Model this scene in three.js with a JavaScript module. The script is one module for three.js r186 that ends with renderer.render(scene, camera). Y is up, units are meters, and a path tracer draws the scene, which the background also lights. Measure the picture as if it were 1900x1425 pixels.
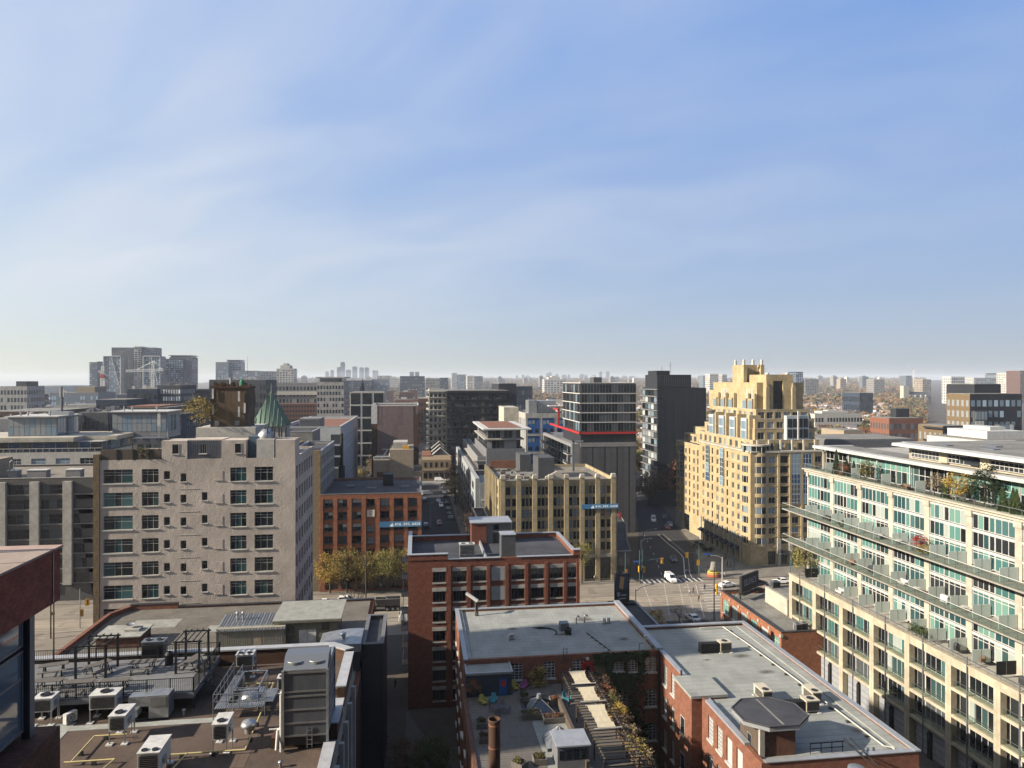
import * as THREE from 'three';
import { mergeGeometries } from 'three/addons/utils/BufferGeometryUtils.js';
import { MarchingCubes } from 'three/addons/objects/MarchingCubes.js';

// ---------- camera, sky, sun, exposure ----------
const scene = new THREE.Scene();
const camera = new THREE.PerspectiveCamera(56.72, 4 / 3, 0.5, 40000);
const YAW = 7.68 * Math.PI / 180, EYE = 54;
camera.position.set(0, EYE, 0);
camera.lookAt(Math.sin(YAW), EYE, -Math.cos(YAW));
camera.setViewOffset(1900, 1425, 0, 6.5, 1900, 1425);
scene.add(camera);
const renderer = new THREE.WebGLRenderer({ antialias: true });
renderer.toneMapping = THREE.LinearToneMapping;
renderer.toneMappingExposure = 2.75;
renderer.shadowMap.enabled = true;
const SUN_EL = 25 * Math.PI / 180, SUN_AZ = 8 * Math.PI / 180;
const sunDir = new THREE.Vector3(-Math.cos(SUN_EL) * Math.cos(SUN_AZ), Math.sin(SUN_EL), Math.cos(SUN_EL) * Math.sin(SUN_AZ));
const sun = new THREE.DirectionalLight(0xfff1dc, 5);
sun.position.copy(sunDir).multiplyScalar(900); sun.castShadow = true;
sun.shadow.mapSize.set(4096, 4096);
Object.assign(sun.shadow.camera, { left: -450, right: 450, top: 450, bottom: -450, near: 10, far: 2500 });
scene.add(sun, sun.target);

// value noise used for the sky and for textures
function mulberry(a) { return () => { a |= 0; a = a + 0x6D2B79F5 | 0; let t = Math.imul(a ^ a >>> 15, 1 | a); t = t + Math.imul(t ^ t >>> 7, 61 | t) ^ t; return ((t ^ t >>> 14) >>> 0) / 4294967296; }; }
const hash = (x, y, s) => { let h = Math.imul(x, 374761393) + Math.imul(y, 668265263) + Math.imul(s, 1442695041) | 0; h = Math.imul(h ^ h >>> 13, 1274126177); return ((h ^ h >>> 16) >>> 0) / 4294967296; };
function vnoise(x, y, s, px = 0, py = 0) {
  const xi = Math.floor(x), yi = Math.floor(y); let fx = x - xi, fy = y - yi; fx = fx * fx * (3 - 2 * fx); fy = fy * fy * (3 - 2 * fy);
  const w = (a, p) => p ? ((a % p) + p) % p : a;
  const a = hash(w(xi, px), w(yi, py), s), b = hash(w(xi + 1, px), w(yi, py), s), c = hash(w(xi, px), w(yi + 1, py), s), d = hash(w(xi + 1, px), w(yi + 1, py), s);
  return (a * (1 - fx) + b * fx) * (1 - fy) + (c * (1 - fx) + d * fx) * fy;
}
function fbm(x, y, s, oct = 5) { let v = 0, a = 0.5, n = 0; for (let i = 0; i < oct; i++) { v += a * vnoise(x, y, s + i); n += a; a *= 0.5; x *= 2.03; y *= 2.03; } return v / n; }
const mix = (a, b, t) => a + (b - a) * t, clamp = (x, a = 0, b = 1) => Math.min(b, Math.max(a, x)), sstep = (a, b, x) => { const t = clamp((x - a) / (b - a)); return t * t * (3 - 2 * t); };
{
  const SKY = 0.335, W = 1536, Hh = 768, data = new Float32Array(W * Hh * 4);
  const sx = sunDir.x, sy = sunDir.y, sz = sunDir.z;
  for (let j = 0; j < Hh; j++) for (let i = 0; i < W; i++) {
    const lat = ((j + 0.5) / Hh - 0.5) * Math.PI, lon = ((i + 0.5) / W - 0.5) * 2 * Math.PI;
    const dx = Math.cos(lat) * Math.cos(lon), dy = Math.sin(lat), dz = Math.cos(lat) * Math.sin(lon);
    const e = Math.max(0, lat * 180 / Math.PI), cg = dx * sx + dy * sy + dz * sz;
    const near = Math.pow(clamp((cg + 0.8) / 1.8), 1.9);          // forward scatter towards the sun
    const hz = Math.exp(-e / 15), hz2 = Math.exp(-e / 3.2);
    let r = mix(0.105, 0.53, hz), g = mix(0.305, 0.66, hz), b = mix(0.80, 0.77, hz);
    r = mix(r, 0.455, hz2 * 0.9); g = mix(g, 0.455, hz2 * 0.9); b = mix(b, 0.44, hz2 * 0.9);   // dusty band at the horizon
    const hw = near * (0.42 + 0.75 * Math.exp(-e / 16)); r += 0.74 * hw; g += 0.67 * hw; b += 0.36 * hw;
    // thin cirrus on a plane overhead
    const pl = 1 / (dy + 0.16), u = dx * pl, v = dz * pl;
    const ru = u * 0.72 + v * 0.69, rv = -u * 0.69 + v * 0.72;
    const wob = fbm(u * 0.8 + 3, v * 0.8, 11, 3) * 1.6;
    let c = fbm(ru * 0.5 + wob, rv * 1.1 + wob * 0.9, 21, 5) * 0.7 + fbm(ru * 1.3 + 9 + wob * 2, rv * 4.2 + wob * 2, 31, 5) * 0.34;
    c = sstep(0.24, 0.8, c) * (0.3 + 1.6 * near) * sstep(1, 9, e) * 0.86;
    const cr = 0.70 + 0.3 * near, cgn = 0.76 + 0.27 * near, cb = 0.88 + 0.16 * near;
    r = mix(r, cr, c); g = mix(g, cgn, c); b = mix(b, cb, c);
    const k = (j * W + i) * 4; data[k] = r * SKY; data[k + 1] = g * SKY; data[k + 2] = b * SKY; data[k + 3] = 1;
  }
  const sky = new THREE.DataTexture(data, W, Hh, THREE.RGBAFormat, THREE.FloatType);
  sky.mapping = THREE.EquirectangularReflectionMapping; sky.magFilter = THREE.LinearFilter; sky.needsUpdate = true;
  scene.background = sky; scene.environment = sky;
}
scene.fog = new THREE.FogExp2(0xd2dcec, 0.000072);

// ---------- helpers ----------
const taken = {};
const numbered = n => { const k = taken[n] = (taken[n] ?? -1) + 1; return k ? `${n}_${String(k).padStart(3, '0')}` : n; };
let rnd = mulberry(7);
const R = (a, b) => a + (b - a) * rnd(), pick = a => a[Math.floor(rnd() * a.length)];
const HP = Math.PI / 2;
function thing(name, label, category, [x, y, z] = [0, 0, 0], group, turn = 0) {
  const o = new THREE.Group(); o.name = numbered(name); o.position.set(x, y, z); o.rotation.y = turn; scene.add(o);
  o.userData = { label, category }; if (group) o.userData.group = group; return o;
}
function tag(o, label, category, group) { o.name = numbered(o.name); o.userData.label = label; o.userData.category = category; if (group) o.userData.group = group; scene.add(o); return o; }
function mesh(name, geo, mat) { const m = new THREE.Mesh(geo, mat); m.name = name; m.castShadow = m.receiveShadow = true; return m; }
function add(parent, name, geo, mat, pos, rot) { const m = mesh(name, Array.isArray(geo) ? merge(geo) : geo, mat); if (pos) m.position.set(...pos); if (rot) m.rotation.set(...rot); parent.add(m); return m; }
// geometry given in world metres, put under a thing that stands unturned at its base
function pw(root, name, geo, mat) { const g = Array.isArray(geo) ? merge(geo) : geo; g.translate(-root.position.x, -root.position.y, -root.position.z); return add(root, name, g, mat); }
function struct(name, geo, mat, kind = 'structure') { const m = mesh(numbered(name), Array.isArray(geo) ? merge(geo) : geo, mat); m.userData.kind = kind; scene.add(m); return m; }
function dup(root, pos, turn, label, group) { const r = root.clone(); r.userData = { ...root.userData }; r.name = numbered(root.name.replace(/_\d{3}$/, '')); r.position.set(...pos); if (turn !== undefined) r.rotation.y = turn; if (label) r.userData.label = label; if (group) r.userData.group = group; scene.add(r); return r; }
function merge(list) { return list.length === 1 ? list[0] : mergeGeometries(list.map(g => { const n = g.index ? g.toNonIndexed() : g; for (const k of Object.keys(n.attributes)) if (!['position', 'normal', 'uv', 'color'].includes(k)) n.deleteAttribute(k); if (n.attributes.color && !list[0].attributes.color) n.deleteAttribute('color'); return n; })); }
// box by its corners, uv in metres
function bx(x0, x1, y0, y1, z0, z1) {
  if (x1 < x0) [x0, x1] = [x1, x0]; if (y1 < y0) [y0, y1] = [y1, y0]; if (z1 < z0) [z0, z1] = [z1, z0];
  const P = [], N = [], U = [];
  const q = (a, b, c, d, n, ua, ub) => { for (const v of [a, b, c, a, c, d]) { P.push(...v); N.push(...n); U.push(v[ua], v[ub]); } };
  q([x0, y0, z1], [x1, y0, z1], [x1, y1, z1], [x0, y1, z1], [0, 0, 1], 0, 1); q([x1, y0, z0], [x0, y0, z0], [x0, y1, z0], [x1, y1, z0], [0, 0, -1], 0, 1);
  q([x1, y0, z1], [x1, y0, z0], [x1, y1, z0], [x1, y1, z1], [1, 0, 0], 2, 1); q([x0, y0, z0], [x0, y0, z1], [x0, y1, z1], [x0, y1, z0], [-1, 0, 0], 2, 1);
  q([x0, y1, z1], [x1, y1, z1], [x1, y1, z0], [x0, y1, z0], [0, 1, 0], 0, 2); q([x0, y0, z0], [x1, y0, z0], [x1, y0, z1], [x0, y0, z1], [0, -1, 0], 0, 2);
  return mk(P, N, U);
}
function mk(P, N, U) { const g = new THREE.BufferGeometry(); g.setAttribute('position', new THREE.Float32BufferAttribute(P, 3)); if (N) g.setAttribute('normal', new THREE.Float32BufferAttribute(N, 3)); g.setAttribute('uv', new THREE.Float32BufferAttribute(U || new Array(P.length / 3 * 2).fill(0), 2)); if (!N) g.computeVertexNormals(); return g; }
// flat polygon seen from above, points [x, z], at height y
function poly(pts, y, hgt) {
  const s = new THREE.Shape(pts.map(([x, z]) => new THREE.Vector2(x, -z)));
  const g = hgt ? new THREE.ExtrudeGeometry(s, { depth: hgt, bevelEnabled: false }) : new THREE.ShapeGeometry(s);
  g.rotateX(-HP); g.translate(0, y, 0); return g.index ? g.toNonIndexed() : g;
}
// prism: polygon in xy pulled along z from z0 to z1
function prism(pts, z0, z1, bevel = 0) {
  const g = new THREE.ExtrudeGeometry(new THREE.Shape(pts.map(p => new THREE.Vector2(...p))), { depth: z1 - z0 - 2 * bevel, bevelEnabled: bevel > 0, bevelThickness: bevel, bevelSize: bevel, bevelOffset: -bevel, bevelSegments: 2 });
  g.translate(0, 0, z0 + bevel); return g;
}
const vec = p => new THREE.Vector3(...p);
function bar(a, b, r, r2 = r, seg = 6) { const A = vec(a), Bv = vec(b), L = A.distanceTo(Bv), g = new THREE.CylinderGeometry(r2, r, L, seg); g.translate(0, L / 2, 0); g.applyQuaternion(new THREE.Quaternion().setFromUnitVectors(new THREE.Vector3(0, 1, 0), Bv.clone().sub(A).normalize())); g.translate(A.x, A.y, A.z); return g.toNonIndexed(); }
function pipe(pts, r, seg = 6) { const out = []; for (let i = 1; i < pts.length; i++) out.push(bar(pts[i - 1], pts[i], r, r, seg)); return out; }
const cyl = (x, y0, y1, z, r, r2 = r, seg = 16) => { const g = new THREE.CylinderGeometry(r2, r, y1 - y0, seg); g.translate(x, (y0 + y1) / 2, z); return g.toNonIndexed(); };
const lathe = (pts, seg = 24, x = 0, y = 0, z = 0) => { const g = new THREE.LatheGeometry(pts.map(p => new THREE.Vector2(...p)), seg); g.translate(x, y, z); return g.toNonIndexed(); };
const sph = (x, y, z, r, sx = 1, sy = 1, sz = 1) => { const g = new THREE.SphereGeometry(r, 12, 8); g.scale(sx, sy, sz); g.translate(x, y, z); return g.toNonIndexed(); };

// ---------- textures and materials ----------
// grey multiplier map, tiling; layers [[cells across, cells down, weight], ...]
function ntex(size, lo, hi, layers, seed, extra) {
  const d = new Uint8Array(size * size * 4);
  for (let y = 0; y < size; y++) for (let x = 0; x < size; x++) {
    let v = 0, w = 0; layers.forEach(([cx, cy, k], i) => { v += k * vnoise(x / size * cx, y / size * cy, seed + i * 7, cx, cy); w += k; });
    v = clamp((v / w - 0.5) * 1.7 + 0.5); let c = mix(lo, hi, v); if (extra) c = extra(x / size, y / size, c);
    const k = (y * size + x) * 4; d[k] = d[k + 1] = d[k + 2] = clamp(c) * 255; d[k + 3] = 255;
  }
  const t = new THREE.DataTexture(d, size, size, THREE.RGBAFormat); t.wrapS = t.wrapT = THREE.RepeatWrapping; t.magFilter = THREE.LinearFilter; t.minFilter = THREE.LinearMipmapLinearFilter; t.generateMipmaps = true; t.needsUpdate = true; return t;
}
const rep = (t, m, n = m) => { const c = t.clone(); c.repeat.set(1 / m, 1 / n); c.needsUpdate = true; return c; };
const T = {
  fine: ntex(256, 0.72, 1, [[6, 6, 1], [17, 17, 0.8], [61, 61, 0.9], [128, 128, 0.8]], 3),
  blot: ntex(512, 0.55, 1, [[4, 4, 1.2], [9, 9, 1], [23, 23, 0.8], [71, 71, 0.6], [190, 190, 0.5]], 9),
  lump: ntex(512, 0, 1, [[9, 9, 0.6], [21, 21, 1], [47, 47, 0.9], [110, 110, 0.5]], 15),
  streak: ntex(512, 0.66, 1, [[60, 3, 1], [120, 7, 0.8], [8, 5, 0.7], [200, 40, 0.5]], 21),
  membrane: ntex(1024, 0.62, 1, [[5, 5, 1], [14, 11, 0.9], [40, 130, 0.4], [230, 230, 0.5], [3, 7, 0.8]], 27, (u, v, c) => c * ((v * 12 % 1) < 0.055 ? 0.62 : (u * 3 + Math.floor(v * 12) * 0.37) % 1 < 0.012 ? 0.78 : 1)),
  tar: ntex(1024, 0.5, 1, [[4, 4, 1], [11, 11, 1], [37, 29, 0.7], [140, 140, 0.6]], 33, (u, v, c) => c * ((u * 10 % 1) < 0.025 ? 0.8 : 1)),
  road: ntex(1024, 0.66, 1, [[4, 3, 0.9], [120, 5, 0.8], [33, 12, 0.6], [250, 250, 0.7]], 39),
  roadX: ntex(1024, 0.5, 1, [[3, 4, 0.8], [4, 90, 1], [11, 40, 0.7], [250, 250, 0.6]], 57, (u, v, c) => c * (vnoise(u * 9, v * 9, 71, 9, 9) > 0.8 ? 0.8 : 1)),
  stucco: ntex(1024, 0.6, 1, [[46, 5, 0.45], [5, 7, 1], [11, 9, 0.9], [27, 21, 0.8], [90, 60, 0.5], [250, 250, 0.4]], 63),
  brick: ntex(512, 0.62, 1, [[7, 7, 0.8], [19, 19, 0.5], [90, 90, 0.4]], 45, (u, v, c) => { const row = Math.floor(v * 40), yy = v * 40 % 1, xx = (u * 14 + (row & 1) * 0.5) % 1; const b = 0.78 + 0.4 * hash(Math.floor(u * 14 + (row & 1) * 0.5), row, 5); return (yy < 0.14 || xx < 0.05) ? c * 0.86 + 0.1 : c * b; }),
  rib: ntex(256, 0.8, 1, [[9, 3, 1], [40, 6, 0.6], [100, 100, 0.4]], 51),
};
const ALB = 0.64, lin = (r, g, b) => new THREE.Color().setRGB(r, g, b);
function M(c, o = {}) { const { t, s = 4, s2 = s, bt, bs = 4, b, ...p } = o; const m = new THREE.MeshPhysicalMaterial({ color: lin(...c.map(v => v * ALB)), roughness: 0.85, specularIntensity: p.metalness ? 1 : 0.4, ...p }); if (t) { m.map = rep(T[t], s, s2); } if (bt) { m.bumpMap = rep(T[bt], bs); m.bumpScale = b; } return m; }
const glass = (c, o = {}) => new THREE.MeshPhysicalMaterial({ color: lin(...c.map(v => v * 0.78)), roughness: 0.06, ior: 1.55, ...o });
const G = {
  dark: glass([0.008, 0.011, 0.013]), dark2: glass([0.018, 0.022, 0.026]), teal: glass([0.02, 0.055, 0.06]), tealLight: glass([0.05, 0.11, 0.115]), grey: glass([0.06, 0.068, 0.075]), blind: glass([0.22, 0.24, 0.25]), white: glass([0.42, 0.44, 0.44]), black: glass([0.004, 0.005, 0.007]),
  blue: glass([0.02, 0.05, 0.11]), paleBlue: glass([0.16, 0.22, 0.27]),
  aqua: glass([0.075, 0.18, 0.165]), aqua2: glass([0.04, 0.115, 0.11]), aqua3: glass([0.115, 0.22, 0.19]), aquaDark: glass([0.03, 0.06, 0.06]), curtain: glass([0.27, 0.31, 0.29]),
};
const MAT = {
  stucco: M([0.63, 0.55, 0.475], { t: 'stucco', s: 26, s2: 31, bt: 'lump', bs: 4, b: 0.028, roughness: 0.95 }),
  buff: M([0.30, 0.225, 0.14], { t: 'brick', s: 3 }), buffDark: M([0.2, 0.145, 0.085], { t: 'brick', s: 3 }),
  orange: M([0.35, 0.145, 0.08], { t: 'brick', s: 3 }), red: M([0.215, 0.078, 0.05], { t: 'brick', s: 3 }), oldBrick: M([0.25, 0.108, 0.07], { t: 'brick', s: 3 }), darkBrick: M([0.16, 0.075, 0.05], { t: 'brick', s: 3 }),
  yellow: M([0.51, 0.405, 0.235], { t: 'blot', s: 10 }), yellow2: M([0.43, 0.355, 0.22], { t: 'blot', s: 9 }), cream: M([0.53, 0.475, 0.36], { t: 'blot', s: 12 }), creamWhite: M([0.55, 0.51, 0.425], { t: 'blot', s: 9 }),
  concrete: M([0.30, 0.285, 0.26], { t: 'blot', s: 8 }), paleConc: M([0.47, 0.45, 0.41], { t: 'blot', s: 8 }), white: M([0.58, 0.58, 0.56], { t: 'fine', s: 5, roughness: 0.6 }), offWhite: M([0.55, 0.53, 0.48], { t: 'fine', s: 5 }),
  greyDark: M([0.085, 0.09, 0.10], { t: 'fine', s: 5 }), grey: M([0.17, 0.175, 0.19], { t: 'fine', s: 5 }), midGrey: M([0.25, 0.25, 0.26], { t: 'fine', s: 5 }), charcoal: M([0.03, 0.033, 0.042], { t: 'fine', s: 5, roughness: 0.6 }), black: M([0.018, 0.018, 0.02], { roughness: 0.6 }), navy: M([0.035, 0.05, 0.08], { t: 'fine', s: 4 }),
  metal: M([0.42, 0.43, 0.44], { t: 'fine', s: 3, roughness: 0.38, metalness: 0.75 }), galv: M([0.5, 0.52, 0.54], { t: 'blot', s: 2.5, roughness: 0.42, metalness: 0.7 }), acWhite: M([0.70, 0.69, 0.66], { t: 'blot', s: 2.3, roughness: 0.5 }), acCream: M([0.62, 0.56, 0.44], { t: 'fine', s: 2, roughness: 0.5 }), darkMetal: M([0.045, 0.048, 0.055], { roughness: 0.5, metalness: 0.3 }), steel: M([0.2, 0.22, 0.25], { roughness: 0.45, metalness: 0.5 }), rust: M([0.10, 0.055, 0.035], { t: 'blot', s: 3 }),
  coping: M([0.42, 0.44, 0.47], { t: 'fine', s: 3, roughness: 0.5, metalness: 0.3 }), copper: M([0.17, 0.25, 0.19], { t: 'streak', s: 6 }), pinkStone: M([0.50, 0.37, 0.32], { t: 'fine', s: 3 }),
  membrane: M([0.37, 0.385, 0.36], { t: 'membrane', s: 11, s2: 13, bt: 'lump', bs: 5, b: 0.02 }), tar: M([0.075, 0.078, 0.09], { t: 'tar', s: 16 }), brownRoof: M([0.135, 0.098, 0.078], { t: 'tar', s: 22, roughness: 0.97 }), gravel: M([0.29, 0.255, 0.205], { t: 'blot', s: 7, bt: 'lump', bs: 1.5, b: 0.03 }), greyRoof: M([0.27, 0.265, 0.245], { t: 'tar', s: 13 }), redRoof: M([0.26, 0.12, 0.075], { t: 'blot', s: 6 }),
  asphalt: M([0.045, 0.045, 0.05], { t: 'road', s: 18 }), asphaltOld: M([0.33, 0.29, 0.24], { t: 'roadX', s: 31, s2: 16 }), trackConc: M([0.42, 0.365, 0.29], { t: 'roadX', s: 17, s2: 8.4 }), pave: M([0.245, 0.225, 0.195], { t: 'blot', s: 6 }), paint: M([0.62, 0.61, 0.58], { t: 'blot', s: 3 }), yellowPaint: M([0.66, 0.56, 0.27], { t: 'fine', s: 2 }),
  wood: M([0.12, 0.095, 0.075], { t: 'streak', s: 2.5 }), deckWood: M([0.17, 0.155, 0.14], { t: 'streak', s: 4 }), deckGrey: M([0.21, 0.215, 0.22], { t: 'fine', s: 2 }), planter: M([0.2, 0.12, 0.075], { t: 'streak', s: 1.5 }), canvas: M([0.64, 0.56, 0.40], { t: 'fine', s: 1.2 }), soil: M([0.05, 0.038, 0.028]), tank: M([0.15, 0.105, 0.066], { t: 'streak', s: 7, bt: 'lump', bs: 3, b: 0.02 }), bark: M([0.085, 0.066, 0.05], { roughness: 1 }), rubber: M([0.015, 0.015, 0.016]),
  signYellow: M([0.62, 0.33, 0.03], { roughness: 0.5 }), tealPole: M([0.06, 0.13, 0.13]), redPaint: M([0.42, 0.03, 0.03], { roughness: 0.5 }), purple: M([0.185, 0.135, 0.13], { t: 'fine', s: 6 }), purple2: M([0.215, 0.158, 0.152], { t: 'fine', s: 6 }), bluePanel: M([0.025, 0.10, 0.30], { roughness: 0.35 }), tan: M([0.36, 0.30, 0.22], { t: 'fine', s: 4 }), olive: M([0.19, 0.18, 0.135], { t: 'rib', s: 3 }), beigeRib: M([0.34, 0.32, 0.26], { t: 'rib', s: 3 }),
};
const matCopy = (m, f) => { const c = m.clone(); c.color.multiplyScalar(f); return c; };

// ---------- facades ----------
const FDIR = { E: 0, S: -HP, N: HP, W: Math.PI };
// frame of a face: left bottom corner seen from outside, u to the right, n outwards
function faceFrame(dir, b) {
  if (dir === 'E') return { o: [b.x0, b.z0], u: [1, 0], n: [0, 1], w: b.x1 - b.x0, th: 0 };
  if (dir === 'S') return { o: [b.x0, b.z1], u: [0, 1], n: [-1, 0], w: b.z0 - b.z1, th: -HP };
  if (dir === 'N') return { o: [b.x1, b.z0], u: [0, -1], n: [1, 0], w: b.z0 - b.z1, th: HP };
  return { o: [b.x1, b.z1], u: [-1, 0], n: [0, -1], w: b.x1 - b.x0, th: Math.PI };
}
const onFace = (f, u, y, out = 0) => [f.o[0] + f.u[0] * u + f.n[0] * out, y, f.o[1] + f.u[1] * u + f.n[1] * out];
function faceWall(f, y0, y1, holes, t, inset) {
  const a = inset ? t : 0, s = new THREE.Shape(); s.moveTo(a, y0); s.lineTo(f.w - a, y0); s.lineTo(f.w - a, y1); s.lineTo(a, y1); s.closePath();
  for (const [u, v, w, h] of holes) { const p = new THREE.Path(); p.moveTo(u, v); p.lineTo(u, v + h); p.lineTo(u + w, v + h); p.lineTo(u + w, v); p.closePath(); s.holes.push(p); }
  const g = new THREE.ExtrudeGeometry(s, { depth: t, bevelEnabled: false }); g.translate(0, 0, -t); g.rotateY(f.th); g.translate(f.o[0], 0, f.o[1]); return g;
}
const winCache = {};
// frame geometry: w, h, vertical bars at fractions, horizontal bars at fractions; origin at the opening's left bottom corner on the wall plane
function winFrame(w, h, cols, rows, ft, rec, sill) {
  const k = [w.toFixed(2), h.toFixed(2), cols, rows, ft, rec, sill].join('|'); if (winCache[k]) return winCache[k];
  const d = 0.07, z0 = -rec - d, z1 = -rec, g = [bx(0, w, 0, ft, z0, z1), bx(0, w, h - ft, h, z0, z1), bx(0, ft, ft, h - ft, z0, z1), bx(w - ft, w, ft, h - ft, z0, z1)];
  for (const c of cols) g.push(bx(c * w - ft / 2, c * w + ft / 2, ft, h - ft, z0 + 0.01, z1 - 0.006));
  for (const r of rows) g.push(bx(ft, w - ft, r * h - ft / 2, r * h + ft / 2, z0 + 0.012, z1 - 0.012));
  if (sill) g.push(bx(-0.12, w + 0.12, -sill, 0.02, -rec - 0.02, 0.14));
  return winCache[k] = merge(g);
}
const paneGeo = (w, h) => { const k = `p${w.toFixed(2)}|${h.toFixed(2)}`; return winCache[k] ??= bx(0, w, 0, h, -0.015, 0.015); };
// one window: mesh "window" (its frame) with pane children; st: {cols, rows, ft, rec, sill, frame, panes, split}
function winAt(root, f, u, y, w, h, st) {
  const P = onFace(f, u, y), rec = st.rec ?? 0.18;
  const m = add(root, st.name || 'window', winFrame(w, h, st.cols || [], st.rows || [], st.ft || 0.07, rec, st.sill || 0), st.frame || MAT.white, [P[0] - root.position.x, P[1] - root.position.y, P[2] - root.position.z], [0, f.th, 0]);
  const us = st.split ? [0, ...(st.cols || []), 1] : [0, 1], vs = st.splitV ? [0, ...(st.rows || []), 1] : [0, 1];
  for (let i = 1; i < us.length; i++) for (let j = 1; j < vs.length; j++) {
    const p = add(m, 'pane', paneGeo((us[i] - us[i - 1]) * w, (vs[j] - vs[j - 1]) * h), st.pickPane ? st.pickPane(i, j, vs.length - 1) : pick(st.panes || [G.dark]), [us[i - 1] * w, vs[j - 1] * h, -rec - 0.04]);
    if (st.tilt !== 0) { p.rotation.y = R(-1, 1) * 0.006; p.rotation.x = R(-1, 1) * 0.004; }
  }
  return m;
}
// small window: one pane set back in its opening
function paneAt(root, f, u, y, w, h, mat, rec = 0.2, name = 'window') { const P = onFace(f, u, y, -rec); const p = add(root, name, paneGeo(w, h), mat, [P[0] - root.position.x, P[1] - root.position.y, P[2] - root.position.z], [R(-1, 1) * 0.004, f.th + R(-1, 1) * 0.008, 0]); return p; }
// a block with walls, openings and a flat roof behind a parapet. b: {x0,x1,z0 (near),z1 (far),y0,y1}; open: {E:[[u,v,w,h,style]]...}
function block(root, b, open, wall, roof, o = {}) {
  const t = o.t ?? 0.4, y0 = b.y0 ?? 0, par = o.par ?? 0.6, walls = [];
  for (const d of ['E', 'W', 'S', 'N']) {
    const f = faceFrame(d, b), hs = (open && open[d]) || [];
    walls.push(faceWall(f, y0, b.y1, hs, t, d === 'S' || d === 'N'));
    for (const [u, v, w, h, st] of hs) if (st) { if (st.isMaterial) paneAt(root, f, u, v, w, h, st, o.rec); else winAt(root, f, u, v, w, h, st); }
  }
  pw(root, 'wall', walls, wall);
  if (roof) pw(root, 'roof', bx(b.x0 + t, b.x1 - t, b.y1 - par - 0.25, b.y1 - par, b.z1 + t, b.z0 - t), roof);
  if (o.cope) { const e = 0.06, c = b.y1 + 0.002, k = o.copeH || 0.12; pw(root, 'coping', [bx(b.x0 - e, b.x1 + e, c, c + k, b.z0 - t - e, b.z0 + e), bx(b.x0 - e, b.x1 + e, c, c + k, b.z1 - e, b.z1 + t + e), bx(b.x0 - e, b.x0 + t + e, c, c + k, b.z1 + t + e, b.z0 - t - e), bx(b.x1 - t - e, b.x1 + e, c, c + k, b.z1 + t + e, b.z0 - t - e)], o.cope); }
}
// even grid of openings on a face of width W
function grid(W, n, m, w, h, y0, dy, st, o = {}) { const a = [], pad = o.pad ?? (W - n * w) / (n + 1) , gap = n > 1 ? (W - 2 * pad - n * w) / (n - 1) : 0; for (let j = 0; j < m; j++) for (let i = 0; i < n; i++) { if (o.skip && o.skip(i, j)) continue; a.push([pad + i * (w + gap), y0 + j * dy, w, h, typeof st === 'function' && !st.isMaterial ? st(i, j) : st]); } return a; }
const rootAt = (name, label, cat, b, group) => thing(name, label, cat, [(b.x0 + b.x1) / 2, b.y0 ?? 0, (b.z0 + b.z1) / 2], group);
const glassRail = new THREE.MeshPhysicalMaterial({ color: lin(0.9, 0.95, 0.93), transmission: 1, thickness: 0, roughness: 0.05, ior: 1.45 });
const frost = new THREE.MeshPhysicalMaterial({ color: lin(0.62, 0.68, 0.65), transmission: 0.5, thickness: 0, roughness: 0.85 });
const panelPlane = (w, h) => new THREE.PlaneGeometry(w, h);
const wingGlass = glass([0.11, 0.145, 0.18], { roughness: 0.03, ior: 1.9 });
const stuff_ = m => (m.userData.kind = 'stuff', m);

// ---------- ground and streets ----------
const terrain = (x, z) => 62 * sstep(2200, 7800, Math.hypot(x, z)) * sstep(-0.36, -0.2, Math.atan2(x, -z));
{
  const P = [], U = [], I = [], rings = [0, 60, 140, 260, 420, 650, 900, 1200, 1600, 2100, 2700, 3400, 4200, 5200, 6500, 7700], seg = 72;
  rings.forEach((r, j) => { for (let i = 0; i <= seg; i++) { const a = i / seg * Math.PI * 2, x = Math.cos(a) * r, z = Math.sin(a) * r; P.push(x, -0.06 + terrain(x, z) * (0.85 + 0.3 * vnoise(x / 1500, z / 1500, 3)), z); U.push(x, z); } });
  for (let j = 0; j < rings.length - 1; j++) for (let i = 0; i < seg; i++) { const a = j * (seg + 1) + i, b = a + seg + 1; I.push(a, a + 1, b, a + 1, b + 1, b); }
  const g = mk(P, null, U); g.setIndex(I); g.computeVertexNormals();
  struct('ground', g, M([0.115, 0.10, 0.085], { t: 'blot', s: 90 }));
  // lake beyond the left shore
  struct('lake_water', poly([[-800, -1500], [-1020, -3000], [-2400, -7000], [-4300, -6900], [-6800, -4400], [-7600, -1000]], 0.9), M([0.30, 0.34, 0.37], { roughness: 0.22 }));
}
const sheet = (x0, x1, z0, z1, y) => bx(x0, x1, y - 0.05, y, z0, z1);
struct('avenue', sheet(-330, 420, -184, -153, 0.0), MAT.asphaltOld);
struct('tram_lane', sheet(-330, 420, -172.6, -164.2, 0.03), MAT.trackConc);
struct('tram_rail', [-171.6, -170.1, -166.7, -165.2].map(z => sheet(-330, 420, z - 0.05, z + 0.05, 0.04)), M([0.09, 0.085, 0.08], { roughness: 0.35, metalness: 0.6 }));
struct('street', [sheet(1.6, 15.4, -372, -183, 0.02)], MAT.asphalt);
struct('cross_street', [sheet(-90, 120, -384, -372, 0.02)], M([0.31, 0.295, 0.265], { t: 'road', s: 20 }));
struct('curving_road', poly([[59, -183], [63, -200], [72, -225], [84, -262], [100, -330], [112, -330], [98, -262], [92.5, -240], [89, -222], [84, -207], [79, -195], [76, -183]], 0.025), MAT.asphalt);
struct('side_street', sheet(48.6, 64.6, -153.5, 20, 0.02), MAT.asphalt);
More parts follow.
